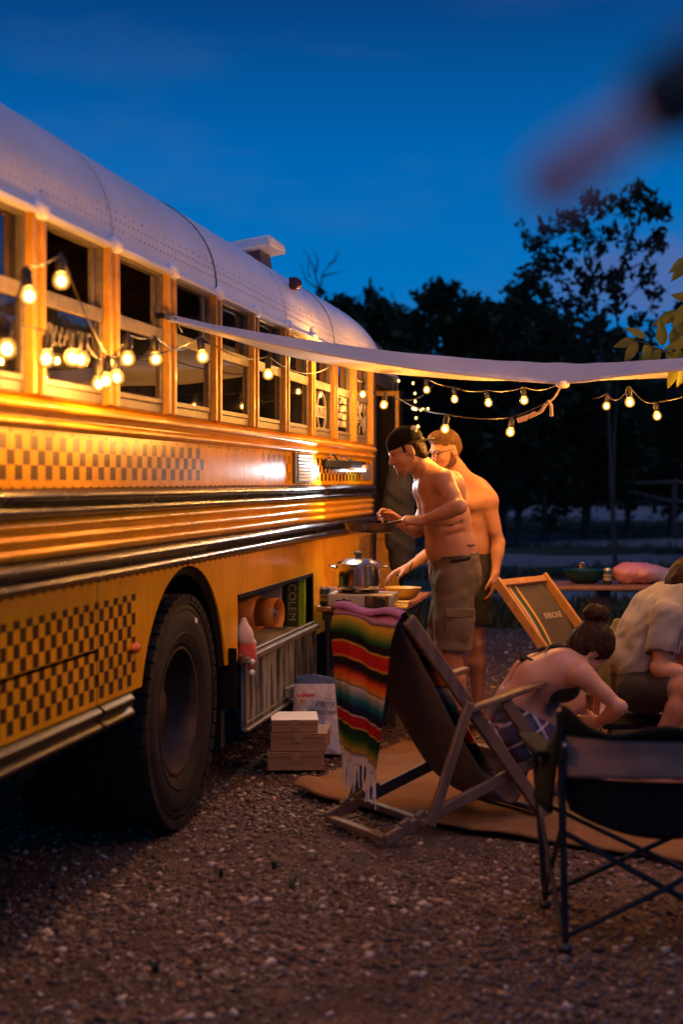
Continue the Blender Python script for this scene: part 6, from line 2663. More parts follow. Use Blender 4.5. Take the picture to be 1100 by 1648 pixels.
def belt(u, v):
    a = 2 * PI * u
    p_ = bc + fwA * (0.1345 * math.cos(a)) + latA * (0.204 * math.sin(a))
    p_ = p_ + V(0, 0, 0.14 * (p_.x - bc.x)) + V(0, 0, lerp(-0.018, 0.018, v))
    return p_ - ol


m.grid(belt, 48, 2)
m.build('belt', pm('black_leather', (0.018, 0.014, 0.012), rough=0.45, bump=0.1), A, 'all', solid=0.006)
m = MB()
m.tube([bc + fwA * 0.142 + latA * 0.01 - ol, bc + fwA * 0.150 + latA * 0.03 + V(0, 0, -0.05) - ol, bc + fwA * 0.148 + latA * 0.015 + V(0, 0, -0.09) - ol], 0.005, 6)
m.tube([bc + fwA * 0.142 + latA * 0.0 - ol, bc + fwA * 0.150 - latA * 0.02 + V(0, 0, -0.04) - ol], 0.005, 6)
m.build('drawstring', M_white, A)
tp = W(737, 884, 8.0)
R_ = frame_matrix(-fwA, V(0.1, 0, 1))
# small line of inked lettering above the belt
m = MB()
for i in range(9):
    q_ = bc + latA * 0.175 + fwA * (0.02 - 0.012 * i) + V(0, 0, 0.075 + 0.001 * (i % 3))
    m.box(q_ - ol, (0.009, 0.006 + 0.004 * (i % 2), 0.010), R_)
m.build('inked_lettering', pm('ink_dark', (0.03, 0.02, 0.02), rough=0.6, bump=0), A, False)
for an, dy in ((anL, -0.03), (anR, 0.01)):
    m = MB()
    d_ = unit(V(-0.19, dy, 0))
    m.ball(V(an.x, an.y, 0.012) + d_ * 0.075 - ol, (0.145, 0.052, 0.014), 18, 6, frame_matrix(d_, V(-d_.y, d_.x, 0)))
    m.build('sandal', pm('sandal_brown', (0.05, 0.03, 0.02), rough=0.7), A)

# ---------------------------------------------------------------- bearded man behind
Bq = thing('person', 'bare chested bearded man in black shorts standing behind the man in the cap', 'person', (W(750, 905, 8.9).x, 8.9, 0.0))
S = SDF((0.15, 8.45, -0.02), (1.15, 9.50, 1.90), 0.0065)
latB = unit(V(0.86, -0.45, 0.0))          # towards his left (right of the picture)
fwB = unit(V(-0.45, -0.86, 0))
pel, wai, rib, che = W(747, 915, 8.95), W(746, 872, 8.95), W(748, 832, 8.95), W(750, 805, 8.95)
nb = W(744, 775, 8.96)
torso(S, [(pel, latB, 0.080, 0.098), (wai, latB, 0.070, 0.095), (rib, latB, 0.076, 0.102), (che, latB, 0.090, 0.104), (mid(che, nb, 0.55), latB, 0.085, 0.080)])
shL, elL, wrL = W(784, 802, 8.82), W(803, 872, 8.85), W(798, 922, 8.78)
shR, elR, wrR = W(712, 800, 9.08), W(702, 885, 9.16), W(656, 914, 9.02)
for sh in (shL, shR):
    S.rc(mid(nb, che, 0.2), sh, 0.066, 0.058, 0.05)
    S.rc(W(735, 758, 8.96), mid(nb, sh, 0.8), 0.048, 0.046, 0.05)
    S.el(mid(che, sh, 0.50) + fwB * 0.070 + V(0, 0, -0.02), (0.085, 0.07, 0.062), None, 0.045)
S.ch([nb, mid(nb, W(722, 738, 8.92), 0.55), W(724, 738, 8.93)], [0.062, 0.058, 0.056], 0.03)
hcB = W(717, 727, 8.90)
fB, lB, uB = head_frame(V(-0.80, -0.55, -0.22), V(-0.12, -0.05, 1))
head(S, hcB, fB, uB, 1.0)
arm(S, shL, elL, wrL)
arm(S, shR, elR, wrR)
hand(S, wrL, V(-0.12, 0.05, -1), V(-0.85, -0.2, -0.1), V(-0.3, -1.0, 0.0), (0.25, 0.40, 0.3), 0.10, 1.02, 0.4)
hand(S, wrR, V(-0.9, -0.25, -0.30), V(-0.3, 0.0, -1), V(-0.2, -1.0, 0.1), (0.35, 0.40, 0.30), 0.14, 1.02, 0.6)
hpL, hpR = W(763, 925, 8.88), W(731, 925, 9.03)
knL, knR = W(768, 1035, 8.84), W(735, 1037, 8.98)
anL, anR = W(770, 1142, 8.90), W(738, 1140, 9.06)
leg(S, hpL, knL, anL, 0.98)
leg(S, hpR, knR, anR, 0.98)
foot(S, anL, V(anL.x - 0.12, anL.y - 0.14, 0.030))
foot(S, anR, V(anR.x - 0.15, anR.y - 0.10, 0.030))
for s_ in (1, -1):
    S.rc(mid(rib, che, 0.3) + latB * (0.150 * s_), wai + latB * (0.115 * s_), 0.055, 0.040, 0.03)
    S.rc(nb + fwB * 0.060 + latB * (0.02 * s_) - V(0, 0, 0.012), mid(nb, shL if s_ > 0 else shR, 0.8) + fwB * 0.045, 0.014, 0.012, 0.02)
    S.rc(che + latB * (0.155 * s_) + fwB * 0.10 - V(0, 0, 0.045), che + latB * (0.02 * s_) + fwB * 0.135 - V(0, 0, 0.085), 0.007, 0.007, 0.022, '-')
    S.el(che + latB * (0.105 * s_) + fwB * 0.145 - V(0, 0, 0.035), (0.011, 0.008, 0.011), None, 0.008)
S.ch([che + fwB * 0.118, rib + fwB * 0.118, wai + fwB * 0.10], [0.008] * 3, 0.035, '-')
S.el(wai + fwB * 0.100 - V(0, 0, 0.015), (0.012, 0.012, 0.012), None, 0.015, '-')
S.build('body', M_skB, Bq)
for s_ in (-1, 1):
    pass
eyes(Bq, hcB, fB, lB, uB)
ob_ = Vector(Bq.location)
Pb = lambda a, b, d: hcB + fB * a + lB * b + uB * d
RB = rot3(fB, lB, uB)
T = clone_box(S)
T.el(Pb(-0.016, 0, 0.060), (0.102, 0.080, 0.082), RB, 0.02)
T.el(Pb(-0.040, 0, 0.020), (0.080, 0.079, 0.080), RB, 0.02)
T.el(Pb(0.045, 0, 0.105), (0.055, 0.055, 0.030), RB, 0.03)
T.el(Pb(0.085, 0, 0.005), (0.070, 0.085, 0.060), RB, 0.01, '-')
for s_ in (-1, 1):
    T.el(Pb(-0.010, s_ * 0.085, -0.010), (0.030, 0.03, 0.045), RB, 0.01, '-')
T.cut(Pb(0, 0, -0.045), -uB)
T.wrinkle(0.006, 90, 4, 6)
T.build('hair', M_hairB, Bq)
T = clone_box(S)
for s_ in (-1, 1):
    T.rc(Pb(0.006, s_ * 0.066, 0.00), Pb(0.004, s_ * 0.058, -0.055), 0.010, 0.018, 0.02)
    T.rc(Pb(-0.002, s_ * 0.053, -0.060), Pb(0.062, s_ * 0.022, -0.106), 0.025, 0.024, 0.03)
T.el(Pb(0.074, 0, -0.110), (0.024, 0.030, 0.024), RB, 0.02)
T.rc(Pb(0.092, -0.02, -0.053), Pb(0.092, 0.02, -0.053), 0.008, 0.008, 0.01)
T.wrinkle(0.003, 150, 3, 2)
T.build('beard', M_beard, Bq)
m = MB()
for s_ in (-1, 1):
    cpt = Pb(0.102, s_ * 0.034, 0.004) - ob_
    ring = [cpt + lB * (0.024 * math.cos(2 * PI * i / 20)) + uB * (0.020 * math.sin(2 * PI * i / 20)) for i in range(21)]
    m.tube(ring, 0.0028, 6, False)
    m.tube([Pb(0.100, s_ * 0.058, 0.010) - ob_, Pb(0.05, s_ * 0.080, 0.012) - ob_, Pb(-0.01, s_ * 0.084, 0.012) - ob_], 0.0026, 6)
m.tube([Pb(0.106, -0.010, 0.008) - ob_, Pb(0.110, 0, 0.011) - ob_, Pb(0.106, 0.010, 0.008) - ob_], 0.0026, 6)
gl_ = m.build('spectacles', M_black, Bq)
M_bshort = pm('black_cloth', (0.022, 0.018, 0.016), (0.014, 0.012, 0.011), rough=0.9, bump=0.4, bscale=40, bdist=0.006)
T = clone_box(S)
torso(T, [(pel - V(0, 0, 0.02), latB, 0.085, 0.112), (mid(pel, wai, 0.5), latB, 0.078, 0.108)], 0.04)
for hp, kn in ((hpL, knL), (hpR, knR)):
    T.rc(hp, mid(hp, kn, 0.75), 0.108, 0.102, 0.03)
T.wrinkle(0.006, 32, 4, 15)
T.cut(mid(pel, wai, 0.58), V(0, 0, 1))
T.cut(V(0, 0, 0.640), V(0, 0, -1))
T.build('black_shorts', M_bshort, Bq)
m = MB()
m.tube([wrR + V(0.028 * math.cos(a), 0.0, 0) + V(0.012 * math.sin(a), 0.030 * math.cos(a), 0.032 * math.sin(a)) - V(0.028 * math.cos(a), 0, 0) - ob_ + V(0.02, 0, 0.006) for a in [2 * PI * i / 18 for i in range(19)]], 0.006, 6, False)
m.build('bracelet', M_black, Bq)

# ---------------------------------------------------------------- woman bending forward on the deck chair
Wn = thing('person', 'woman with hair bun, black halter top and plaid shorts bending forward on the deck chair', 'person', (W(840, 1180, 6.5).x, 6.5, 0.0))
S = SDF((0.55, 6.05, -0.02), (1.48, 7.25, 1.12), 0.0060)
upW = unit(V(0.62, 0.10, 0.42))                       # along her spine
latW = unit(V(0.22, -1.0, 0.10))                      # towards her right (the camera)
latW = unit(latW - upW * latW.dot(upW))
bkW = unit(latW.cross(upW))                           # out of her back?
if bkW.z < 0:
    bkW = -bkW
pel, wai, rib, che = W(836, 1178, 6.56), W(835, 1128, 6.56), W(862, 1093, 6.55), W(896, 1077, 6.54)
nb = W(924, 1060, 6.53)
torso(S, [(pel, latW, 0.090, 0.100), (wai, latW, 0.065, 0.078), (rib, latW, 0.072, 0.088), (che, latW, 0.080, 0.085), (mid(che, nb, 0.6), latW, 0.070, 0.062)], 0.05)
shR, elR, wrR = W(934, 1082, 6.37), W(999, 1139, 6.30), W(962, 1163, 6.44)
shL, elL, wrL = W(934, 1070, 6.71), W(975, 1120, 6.80), W(965, 1158, 6.66)
for sh in (shL, shR):
    S.rc(mid(nb, che, 0.3), sh, 0.056, 0.047, 0.05)
    S.el(mid(che, sh, 0.5) + bkW * 0.045, (0.06, 0.065, 0.05), None, 0.045)
arm(S, shR, elR, wrR, 0.82)
arm(S, shL, elL, wrL, 0.82)
hand(S, wrR, V(-0.55, 0.5, -0.1), V(0.2, 0.9, 0.0), V(-0.1, 0.1, 1.0), (0.5, 0.6, 0.5), 0.08, 0.86, 0.6)
hand(S, wrL, V(-0.35, -0.3, -0.3), V(-0.2, -0.9, 0.0), V(-0.1, -0.1, 1.0), (0.4, 0.5, 0.4), 0.08, 0.86, 0.6)
hcW = W(950, 1046, 6.50)
fW, lW, uW = head_frame(V(0.60, 0.30, -0.80), V(0.75, 0.05, 0.55))
S.ch([nb, mid(nb, hcW, 0.5), hcW - uW * 0.04 - fW * 0.02], [0.050, 0.045, 0.045], 0.03)
head(S, hcW, fW, uW, 0.94)
hpR, hpL = W(846, 1190, 6.44), W(846, 1186, 6.68)
knR, knL = W(930, 1128, 6.72), W(948, 1140, 6.92)
anR, anL = W(915, 1238, 6.82), W(945, 1235, 7.0)
leg(S, hpR, knR, anR, 0.92)
leg(S, hpL, knL, anL, 0.92)
foot(S, anR, V(anR.x + 0.14, anR.y - 0.02, 0.03), 0.85)
foot(S, anL, V(anL.x + 0.14, anL.y - 0.02, 0.03), 0.85)
S.ch([nb + bkW * 0.060, che + bkW * 0.092, rib + bkW * 0.096, wai + bkW * 0.085], [0.009] * 4, 0.03, '-')
S.build('body', M_skW, Wn)
ow = Vector(Wn.location)
Pw = lambda a, b, d: hcW + (fW * a + lW * b + uW * d) * 0.94
RW = rot3(fW, lW, uW)
T = clone_box(S)
T.el(Pw(-0.022, 0, 0.040), (0.104, 0.088, 0.098), RW, 0.02)
T.el(Pw(-0.050, 0, -0.020), (0.062, 0.072, 0.070), RW, 0.03)
T.el(Pw(0.080, 0, -0.030), (0.085, 0.075, 0.075), RW, 0.015, '-')
for s_ in (-1, 1):
    T.el(Pw(-0.004, s_ * 0.095, -0.018), (0.024, 0.03, 0.034), RW, 0.01, '-')
bun = W(960, 988, 6.50)
T.el(bun, (0.060, 0.055, 0.047), None, 0.02)
T.rc(bun, Pw(-0.05, 0, 0.09), 0.030, 0.03, 0.01)
T.comb(hcW, bun - hcW, 46, 0.0035)
T.wrinkle(0.004, 95, 4, 21)
T.build('hair', hair_mat('chestnut_hair', (0.048, 0.022, 0.011), (0.014, 0.007, 0.004)), Wn)
m = MB()
for i in range(60):
    a = random.uniform(0, 2 * PI)
    b = random.uniform(0.2, 1.0)
    p_ = bun + V(math.cos(a) * 0.05 * b, random.uniform(-0.03, 0.03), math.sin(a) * 0.045)
    q_ = p_ + V(math.cos(a) * 0.03, 0, math.sin(a) * 0.03 + 0.01) + V(*(random.uniform(-0.015, 0.015) for _ in range(3)))
    m.tube([p_ - ow, mid(p_, q_) + V(0, 0, 0.008) - ow, q_ - ow], 0.0012, 4)
m.build('loose_hair', hair_mat('chestnut_hair2', (0.10, 0.05, 0.025), (0.04, 0.02, 0.012)), Wn, kind='stuff')
# halter top: cup at the side, straps over the back
M_top = pm('black_top', (0.014, 0.013, 0.014), rough=0.75, bump=0.2, bscale=120)
T = clone_box(S)
dn = -bkW
for s_ in (1, -1):
    c_ = mid(che, rib, 0.35) + dn * 0.075 + latW * (0.065 * s_)
    T.el(c_, (0.085, 0.075, 0.068), None, 0.03)
torso(T, [(mid(che, rib, 0.3) + dn * 0.02, latW, 0.076, 0.084), (mid(che, rib, 1.2) + dn * 0.015, latW, 0.075, 0.084)], 0.04)
T.cut(mid(che, rib, 0.6) + dn * 0.030, bkW + upW * 0.15)
T.build('halter_top', M_top, Wn)


def on_back(t, s_, lift=0.006):
    """point on her back: t along the spine from waist 0 to neck 1, s_ across (+ = her right)"""
    pts_ = [wai, rib, che, nb]
    rad = [0.080, 0.092, 0.090, 0.070]
    hw = [0.135, 0.155, 0.160, 0.120]
    k_ = min(int(t * 3), 2)
    f_ = t * 3 - k_
    c_ = mid(pts_[k_], pts_[k_ + 1], f_)
    a = s_ * 1.25
    return c_ + latW * (lerp(hw[k_], hw[k_ + 1], f_) * math.sin(a)) + bkW * ((lerp(rad[k_], rad[k_ + 1], f_) + lift + 0.016) * math.cos(a * 0.95)) - ow


m = MB()
m.tube([on_back(1.0, 0.55), on_back(0.92, 0.35), on_back(0.80, 0.10), on_back(0.66, -0.12), on_back(0.52, -0.55)], 0.0085, 6)
m.tube([on_back(0.98, -0.5), on_back(0.86, -0.2), on_back(0.72, 0.12), on_back(0.60, 0.50), on_back(0.50, 0.85), on_back(0.45, 1.1)], 0.0085, 6)
m.tube([on_back(0.45, 0.95), on_back(0.40, 0.40), on_back(0.40, 0.0), on_back(0.40, -0.5)], 0.0085, 6)
m.tube([on_back(0.40, 0.02), on_back(0.36, 0.05, 0.02), on_back(0.30, 0.10, 0.012)], 0.010, 6)
m.tube([on_back(0.40, 0.02), on_back(0.37, 0.12, 0.02), on_back(0.33, 0.22, 0.012)], 0.009, 6)
m.tube([on_back(0.40, 0.0), on_back(0.22, 0.12, 0.004), on_back(0.05, 0.22, 0.004)], 0.006, 6)
m.build('halter_straps', M_top, Wn)
t = NT('plaid_cloth')
x, y, z = t.xyz()
def stripes(co, per, lo, hi):
    f_ = t.math('FRACT', t.math('DIVIDE', co, per))
    return t.math('MULTIPLY', t.math('GREATER_THAN', f_, lo), t.math('LESS_THAN', f_, hi))
co1 = t.math('ADD', t.math('MULTIPLY', x, 0.8), t.math('MULTIPLY', z, 0.45))
co2 = t.math('ADD', t.math('MULTIPLY', z, 0.8), t.math('MULTIPLY', x, -0.5))
c = t.mix(stripes(co1, 0.085, 0.0, 0.45), (0.020, 0.024, 0.060), (0.050, 0.045, 0.085))
c = t.mix(t.math('MULTIPLY', stripes(co2, 0.085, 0.1, 0.5), 0.5), c, (0.050, 0.070, 0.17))
c = t.mix(t.math('MULTIPLY', stripes(co1, 0.085, 0.62, 0.78), 0.75), c, (0.45, 0.38, 0.40))
c = t.mix(t.math('MULTIPLY', stripes(co2, 0.085, 0.66, 0.80), 0.75), c, (0.50, 0.44, 0.46))
c = t.mix(t.math('MULTIPLY', stripes(co1, 0.085, 0.90, 0.95), 0.8), c, (0.35, 0.03, 0.04))
t.set(col=c, rough=0.9)
t.bump(t.noise(120, 3, 0.6), 0.3, 0.003)
T = clone_box(S)
torso(T, [(pel - V(0, 0, 0.01), latW, 0.094, 0.118), (mid(pel, wai, 0.75), latW, 0.082, 0.102)], 0.05)
for hp, kn in ((hpR, knR), (hpL, knL)):
    T.rc(hp, mid(hp, kn, 0.52), 0.108, 0.096, 0.04)
T.wrinkle(0.008, 42, 4, 31)
T.cut(mid(pel, wai, 0.82), upW * 0.5 + V(0, 0, 0.5))
T.build('plaid_shorts', t.m, Wn)
# copper cup in her hands
m = MB()
m.lathe([(0.0, 0.0), (0.030, 0.0), (0.036, 0.095), (0.033, 0.095), (0.028, 0.006)], n=20)
o = m.build('copper_cup', pm('copper', (0.75, 0.36, 0.16), (0.55, 0.24, 0.10), rough=0.25, metal=0.9, bump=0.05), None)
o.location = W(955, 1152, 6.58)
tag(o, 'copper coloured cup held in the hands of the bending woman', 'cup')

# ---------------------------------------------------------------- man in the grey T-shirt, cut by the picture edge
Cm = thing('person', 'dark bearded man in grey T-shirt sitting bent forward at the right edge', 'person', (W(1015, 1110, 7.4).x, 7.4, 0.0))
S = SDF((1.26, 6.85, -0.02), (2.45, 7.85, 1.30), 0.0068)
latC = unit(V(0.20, -1.0, 0))                         # towards his right (the camera)
pel, wai, rib, che = W(1034, 1100, 7.4), W(1029, 1065, 7.4), W(1046, 1020, 7.4), W(1068, 985, 7.4)
nb = W(1096, 958, 7.4)
torso(S, [(pel, latC, 0.090, 0.115), (wai, latC, 0.078, 0.104), (rib, latC, 0.085, 0.104), (che, latC, 0.100, 0.102), (mid(che, nb, 0.6), latC, 0.095, 0.085)])
shR, elR, wrR = W(1074, 992, 7.16), W(1062, 1076, 7.10), W(1134, 1092, 7.06)
shL, elL, wrL = W(1082, 985, 7.64), W(1101, 1070, 7.72), W(1156, 1092, 7.50)
for sh in (shL, shR):
    S.rc(mid(nb, che, 0.25), sh, 0.070, 0.058, 0.05)
hcC = W(1108, 944, 7.38)
fC, lC, uC = head_frame(V(0.82, -0.12, -0.55), V(0.5, 0, 0.8))
S.ch([nb, mid(nb, hcC, 0.5), hcC - uC * 0.05 - fC * 0.02], [0.064, 0.058, 0.056], 0.03)
head(S, hcC, fC, uC, 1.02)
arm(S, shR, elR, wrR, 1.02)
arm(S, shL, elL, wrL, 1.02)
hand(S, wrR, V(1, 0.15, -0.05), V(0, 0.2, -1), V(0.1, 1, 0.1), (0.4, 0.5, 0.4), 0.08, 1.0, 0.6)
hand(S, wrL, V(0.9, -0.4, -0.1), V(0, -0.2, -1), V(0.1, -1, 0.1), (0.4, 0.5, 0.4), 0.08, 1.0, 0.6)
hpR, hpL = W(1028, 1112, 7.27), W(1030, 1110, 7.53)
knR, knL = W(1108, 1112, 7.02), W(1136, 1095, 7.45)
anR, anL = W(1056, 1205, 7.05), W(1131, 1215, 7.55)
leg(S, hpR, knR, anR, 1.02)
leg(S, hpL, knL, anL, 1.02)
foot(S, anR, V(anR.x + 0.16, anR.y - 0.06, 0.035))
foot(S, anL, V(anL.x + 0.16, anL.y - 0.03, 0.035))
S.build('body', M_skA, Cm)
eyes(Cm, hcC, fC, lC, uC, 1.02)
Pc = lambda a, b, d: hcC + fC * a + lC * b + uC * d
RC = rot3(fC, lC, uC)
T = clone_box(S)
T.el(Pc(-0.020, 0, 0.050), (0.106, 0.086, 0.092), RC, 0.02)
T.el(Pc(-0.045, 0, 0.00), (0.078, 0.082, 0.085), RC, 0.02)
T.el(Pc(0.090, 0, -0.010), (0.075, 0.085, 0.075), RC, 0.01, '-')
for s_ in (-1, 1):
    T.el(Pc(-0.008, s_ * 0.088, -0.010), (0.026, 0.03, 0.040), RC, 0.01, '-')
T.wrinkle(0.007, 80, 4, 41)
T.build('hair', M_hairD, Cm)
T = clone_box(S)
for s_ in (-1, 1):
    T.rc(Pc(0.010, s_ * 0.068, -0.01), Pc(0.006, s_ * 0.060, -0.060), 0.012, 0.024, 0.02)
    T.rc(Pc(0.000, s_ * 0.052, -0.070), Pc(0.064, s_ * 0.024, -0.115), 0.030, 0.030, 0.03)
T.el(Pc(0.072, 0, -0.122), (0.030, 0.036, 0.036), RC, 0.02)
T.wrinkle(0.005, 100, 4, 42)
T.build('beard', M_hairD, Cm)
# T-shirt
M_tee = pm('grey_tee', (0.25, 0.232, 0.23), (0.20, 0.185, 0.182), rough=0.9, scale=6, bump=0.35, bscale=30, bdist=0.008)
T = clone_box(S)
torso(T, [(mid(pel, wai, 0.15), latC, 0.092, 0.122), (wai, latC, 0.084, 0.120), (rib, latC, 0.090, 0.118), (che, latC, 0.104, 0.114), (mid(che, nb, 0.62), latC, 0.096, 0.096)])
for sh, el_ in ((shR, elR), (shL, elL)):
    T.rc(mid(nb, che, 0.25), sh, 0.082, 0.074, 0.05)
    T.rc(sh, mid(sh, el_, 0.66), 0.078, 0.074, 0.03)
T.wrinkle(0.010, 24, 4, 51)
T.wrinkle(0.005, 48, 3, 52)
for sh, el_ in ((shR, elR), (shL, elL)):
    d_ = unit(Vector(el_) - Vector(sh))
    T.rc(mid(sh, el_, 0.72) + d_ * 0.045, mid(sh, el_, 0.72) + d_ * 0.10, 0.085, 0.08, 0.004, '-')
T.rc(nb + V(0.015, 0, 0.02), hcC, 0.066, 0.07, 0.01, '-')
T.cut(mid(pel, wai, 0.05), V(-0.2, 0, -1))
T.build('t_shirt', M_tee, Cm)
oc = Vector(Cm.location)
Rt_ = frame_matrix(unit(V(0.55, -0.80, 0.1)), unit(V(0.25, 0.1, 1)))
text('shirt_lettering', 'JNI', 0.10, W(1100, 1042, 7.20) - oc, Rt_, pm('white_print', (0.70, 0.68, 0.70), rough=0.8, bump=0), Cm, shear=0.2)
T = clone_box(S)
torso(T, [(pel - V(0, 0, 0.02), latC, 0.095, 0.126), (mid(pel, wai, 0.35), latC, 0.088, 0.124)], 0.05)
for hp, kn in ((hpR, knR), (hpL, knL)):
    T.rc(hp, mid(hp, kn, 0.80), 0.112, 0.088, 0.04)
T.wrinkle(0.007, 34, 4, 61)
for hp, kn in ((hpR, knR), (hpL, knL)):
    d_ = unit(Vector(kn) - Vector(hp))
    T.rc(mid(hp, kn, 0.98), mid(hp, kn, 1.3), 0.10, 0.10, 0.003, '-')
T.build('dark_shorts', M_bshort, Cm)
# low stool he sits on
st_ = thing('stool', 'low dark folding stool under the man in the grey T-shirt', 'stool', (W(1018, 1140, 7.4).x, 7.4, 0.0))
m = MB()
m.box((0, 0, 0.285), (0.36, 0.36, 0.03))
m.build('seat', M_cfab, st_, True, bevel=0.008)
for sx_ in (-1, 1):
    for sy_ in (-1, 1):
        m = MB()
        m.tube([(sx_ * 0.16, sy_ * 0.16, 0.0), (sx_ * 0.14, sy_ * 0.14, 0.27)], 0.013, 8)
        m.build('leg', M_ctub, st_)

# dark jacket hanging beside the door
q = W(642, 800, 10.9)
S = SDF((q.x - 0.25, q.y - 0.2, 0.75), (q.x + 0.25, q.y + 0.2, 1.80), 0.010)
S.ch([(q.x + 0.02, q.y, 1.72), (q.x + 0.01, q.y, 1.45), (q.x + 0.03, q.y, 0.90)], [0.05, 0.11, 0.10], 0.05)
S.ch([(q.x - 0.02, q.y - 0.02, 1.62), (q.x - 0.07, q.y - 0.04, 1.35), (q.x - 0.06, q.y - 0.05, 1.05)], [0.055, 0.055, 0.05], 0.03)
S.wrinkle(0.012, 26, 4, 71)
jk = thing('jacket', 'dark blue grey jacket hanging by the open bus door', 'jacket', q)
S.build('jacket_cloth', pm('jacket_cloth', (0.012, 0.014, 0.020), (0.007, 0.008, 0.012), rough=0.85), jk)
m = MB()
m.tube([V(0.02, 0, 1.74 - q.z), V(0.02, 0.0, 1.83 - q.z), V(0.0, 0.35, 1.84 - q.z), B(11.7, 0.0, 1.84) - q], 0.004, 6)
m.build('hanging_loop', M_wire, jk)
# ================================================================ trees, fence, branch
M_bark = pm('dark_bark', (0.085, 0.065, 0.052), (0.045, 0.034, 0.028), rough=0.9, scale=6, stretch=(3, 3, 0.6), bump=0.5, bscale=20)


def leaf_mat(name, c1, c2, trans=0.35):
    t = NT(name)
    geo = t.n.new('ShaderNodeNewGeometry')
    c = t.ramp(geo.outputs['Random Per Island'], [(0.0, c2), (1.0, c1)])
    t.set(col=c, rough=0.6, spec=0.3)
    tr = t.n.new('ShaderNodeBsdfTranslucent')
    t.l.new(c, tr.inputs['Color'])
    mx = t.n.new('ShaderNodeMixShader')
    mx.inputs[0].default_value = trans
    t.l.new(t.b.outputs[0], mx.inputs[1])
    t.l.new(tr.outputs[0], mx.inputs[2])
    t.l.new(mx.outputs[0], t.out.inputs['Surface'])
    return t.m


M_leafd = leaf_mat('dark_foliage', (0.040, 0.058, 0.022), (0.018, 0.028, 0.012))
M_leafs = leaf_mat('sapling_foliage', (0.042, 0.055, 0.022), (0.020, 0.028, 0.012))


def leaves_mesh(name, pts, size, rg, long=1.8):
    n = len(pts)
    a = rg.normal(size=(n, 3))
    a /= np.linalg.norm(a, axis=1)[:, None]
    b = rg.normal(size=(n, 3))
    b -= a * (a * b).sum(1)[:, None]
    b /= np.linalg.norm(b, axis=1)[:, None]
    s = size * rg.uniform(0.6, 1.3, (n, 1))
    a = a * s * long * 0.5
    b = b * s * 0.5
    v = np.stack([pts - a, pts - a * 0.1 + b, pts + a, pts - a * 0.1 - b], 1).reshape(-1, 3)
    f = np.arange(n * 4).reshape(-1, 4)
    return np_mesh(name, v, f, False)


def tree(label, base, height, width, n, leaf, seed, crown_lo=0.25, group='dark trees behind the fence', lean=0.0, cols=5, mat=None, trunk_r=0.09, stems=None):
    rg = np.random.default_rng(seed)
    rd = random.Random(seed)
    th = thing('tree', label, 'tree', base, 0.0, group)
    m = MB()
    top = V(lean * height, 0, height)
    tp = [V(0, 0, -0.1), V(lean * height * 0.3 + rd.uniform(-.1, .1), rd.uniform(-.1, .1), height * 0.35), V(lean * height * 0.7, 0, height * 0.7), top * 0.97]
    m.tube(tp, [trunk_r, trunk_r * 0.8, trunk_r * 0.45, trunk_r * 0.12], 8)
    clumps = []
    nb_ = cols * 4
    for i in range(nb_):
        f = crown_lo + (1 - crown_lo) * (i + rd.random()) / nb_
        o = V(lean * height * f, 0, height * f)
        an = rd.uniform(0, 2 * PI)
        prof = math.sin(PI * min(1, max(0.05, (f - crown_lo) / (1 - crown_lo) * 0.86 + 0.12))) ** 0.7
        L = width * 0.5 * prof * rd.uniform(0.65, 1.25)
        e = o + V(math.cos(an) * L, math.sin(an) * L, L * rd.uniform(0.25, 0.9))
        md = o.lerp(e, 0.55) + V(0, 0, -0.06 * L)
        r0 = trunk_r * 0.38 * (1 - f * 0.6)
        m.tube([o, md, e], [r0, r0 * 0.6, r0 * 0.2], 6)
        for k in range(5):
            c = o.lerp(e, rd.uniform(0.35, 1.08)) + V(*(rd.gauss(0, width * 0.05) for _ in range(3)))
            clumps.append((c, width * rd.uniform(0.035, 0.095)))
    for k in range(cols):
        c = top + V(rd.gauss(0, width * 0.03), rd.gauss(0, width * 0.03), -height * 0.05 * k / cols)
        clumps.append((c, width * 0.05))
    m.build('trunk', M_bark, th)
    w_ = np.array([r ** 2 for _, r in clumps])
    idx = rg.choice(len(clumps), n, p=w_ / w_.sum())
    cen = np.array([c[:] for c, _ in clumps])[idx]
    rad = np.array([r for _, r in clumps])[idx]
    pts = cen + rg.normal(size=(n, 3)) * (rad * 0.62)[:, None] * np.array([1, 1, 0.8])
    link('crown', leaves_mesh('crown', pts.astype(np.float32), leaf, rg), mat or M_leafd, th)
    return th


def gz_(px, d):
    p = W(px, 775, d)
    return V(p.x, p.y, 0.0)


def htop(py, d):
    return EYE + (775 - py) / FOC * d


rows = [(533, 468, 33, 2.6, 3600, 'dark loose tree just above the front of the bus roof'),
        (566, 452, 36, 2.3, 3200, 'narrow dark tree with a plumed top right of the bus roof'),
        (596, 470, 34, 2.2, 3000, 'narrow dark tree beside the plumed one over the bus nose'),
        (640, 492, 38, 4.2, 6000, 'broad low dark tree filling the space over the bus nose'),
        (706, 445, 36, 3.4, 6500, 'tall pointed dark tree above the middle of the sail'),
        (668, 500, 42, 4.4, 5500, 'low dark tree between the pointed tree and the bus nose'),
        (760, 508, 40, 3.4, 4500, 'low dark tree left of the gap of sky over the sail'),
        (836, 452, 34, 2.8, 5000, 'dark tree with a thin leading shoot right of the sky gap'),
        (806, 505, 38, 3.4, 4500, 'dark rounded tree under the one with the thin shoot'),
        (878, 500, 36, 3.6, 6500, 'dense dark tree behind the left side of the slim tree'),
        (940, 538, 38, 4.2, 6500, 'dense dark tree directly behind the slim tree'),
        (1010, 590, 42, 4.6, 5500, 'low dark tree behind the right side of the slim tree'),
        (1080, 605, 44, 4.6, 5500, 'lowest dark tree at the far right edge')]
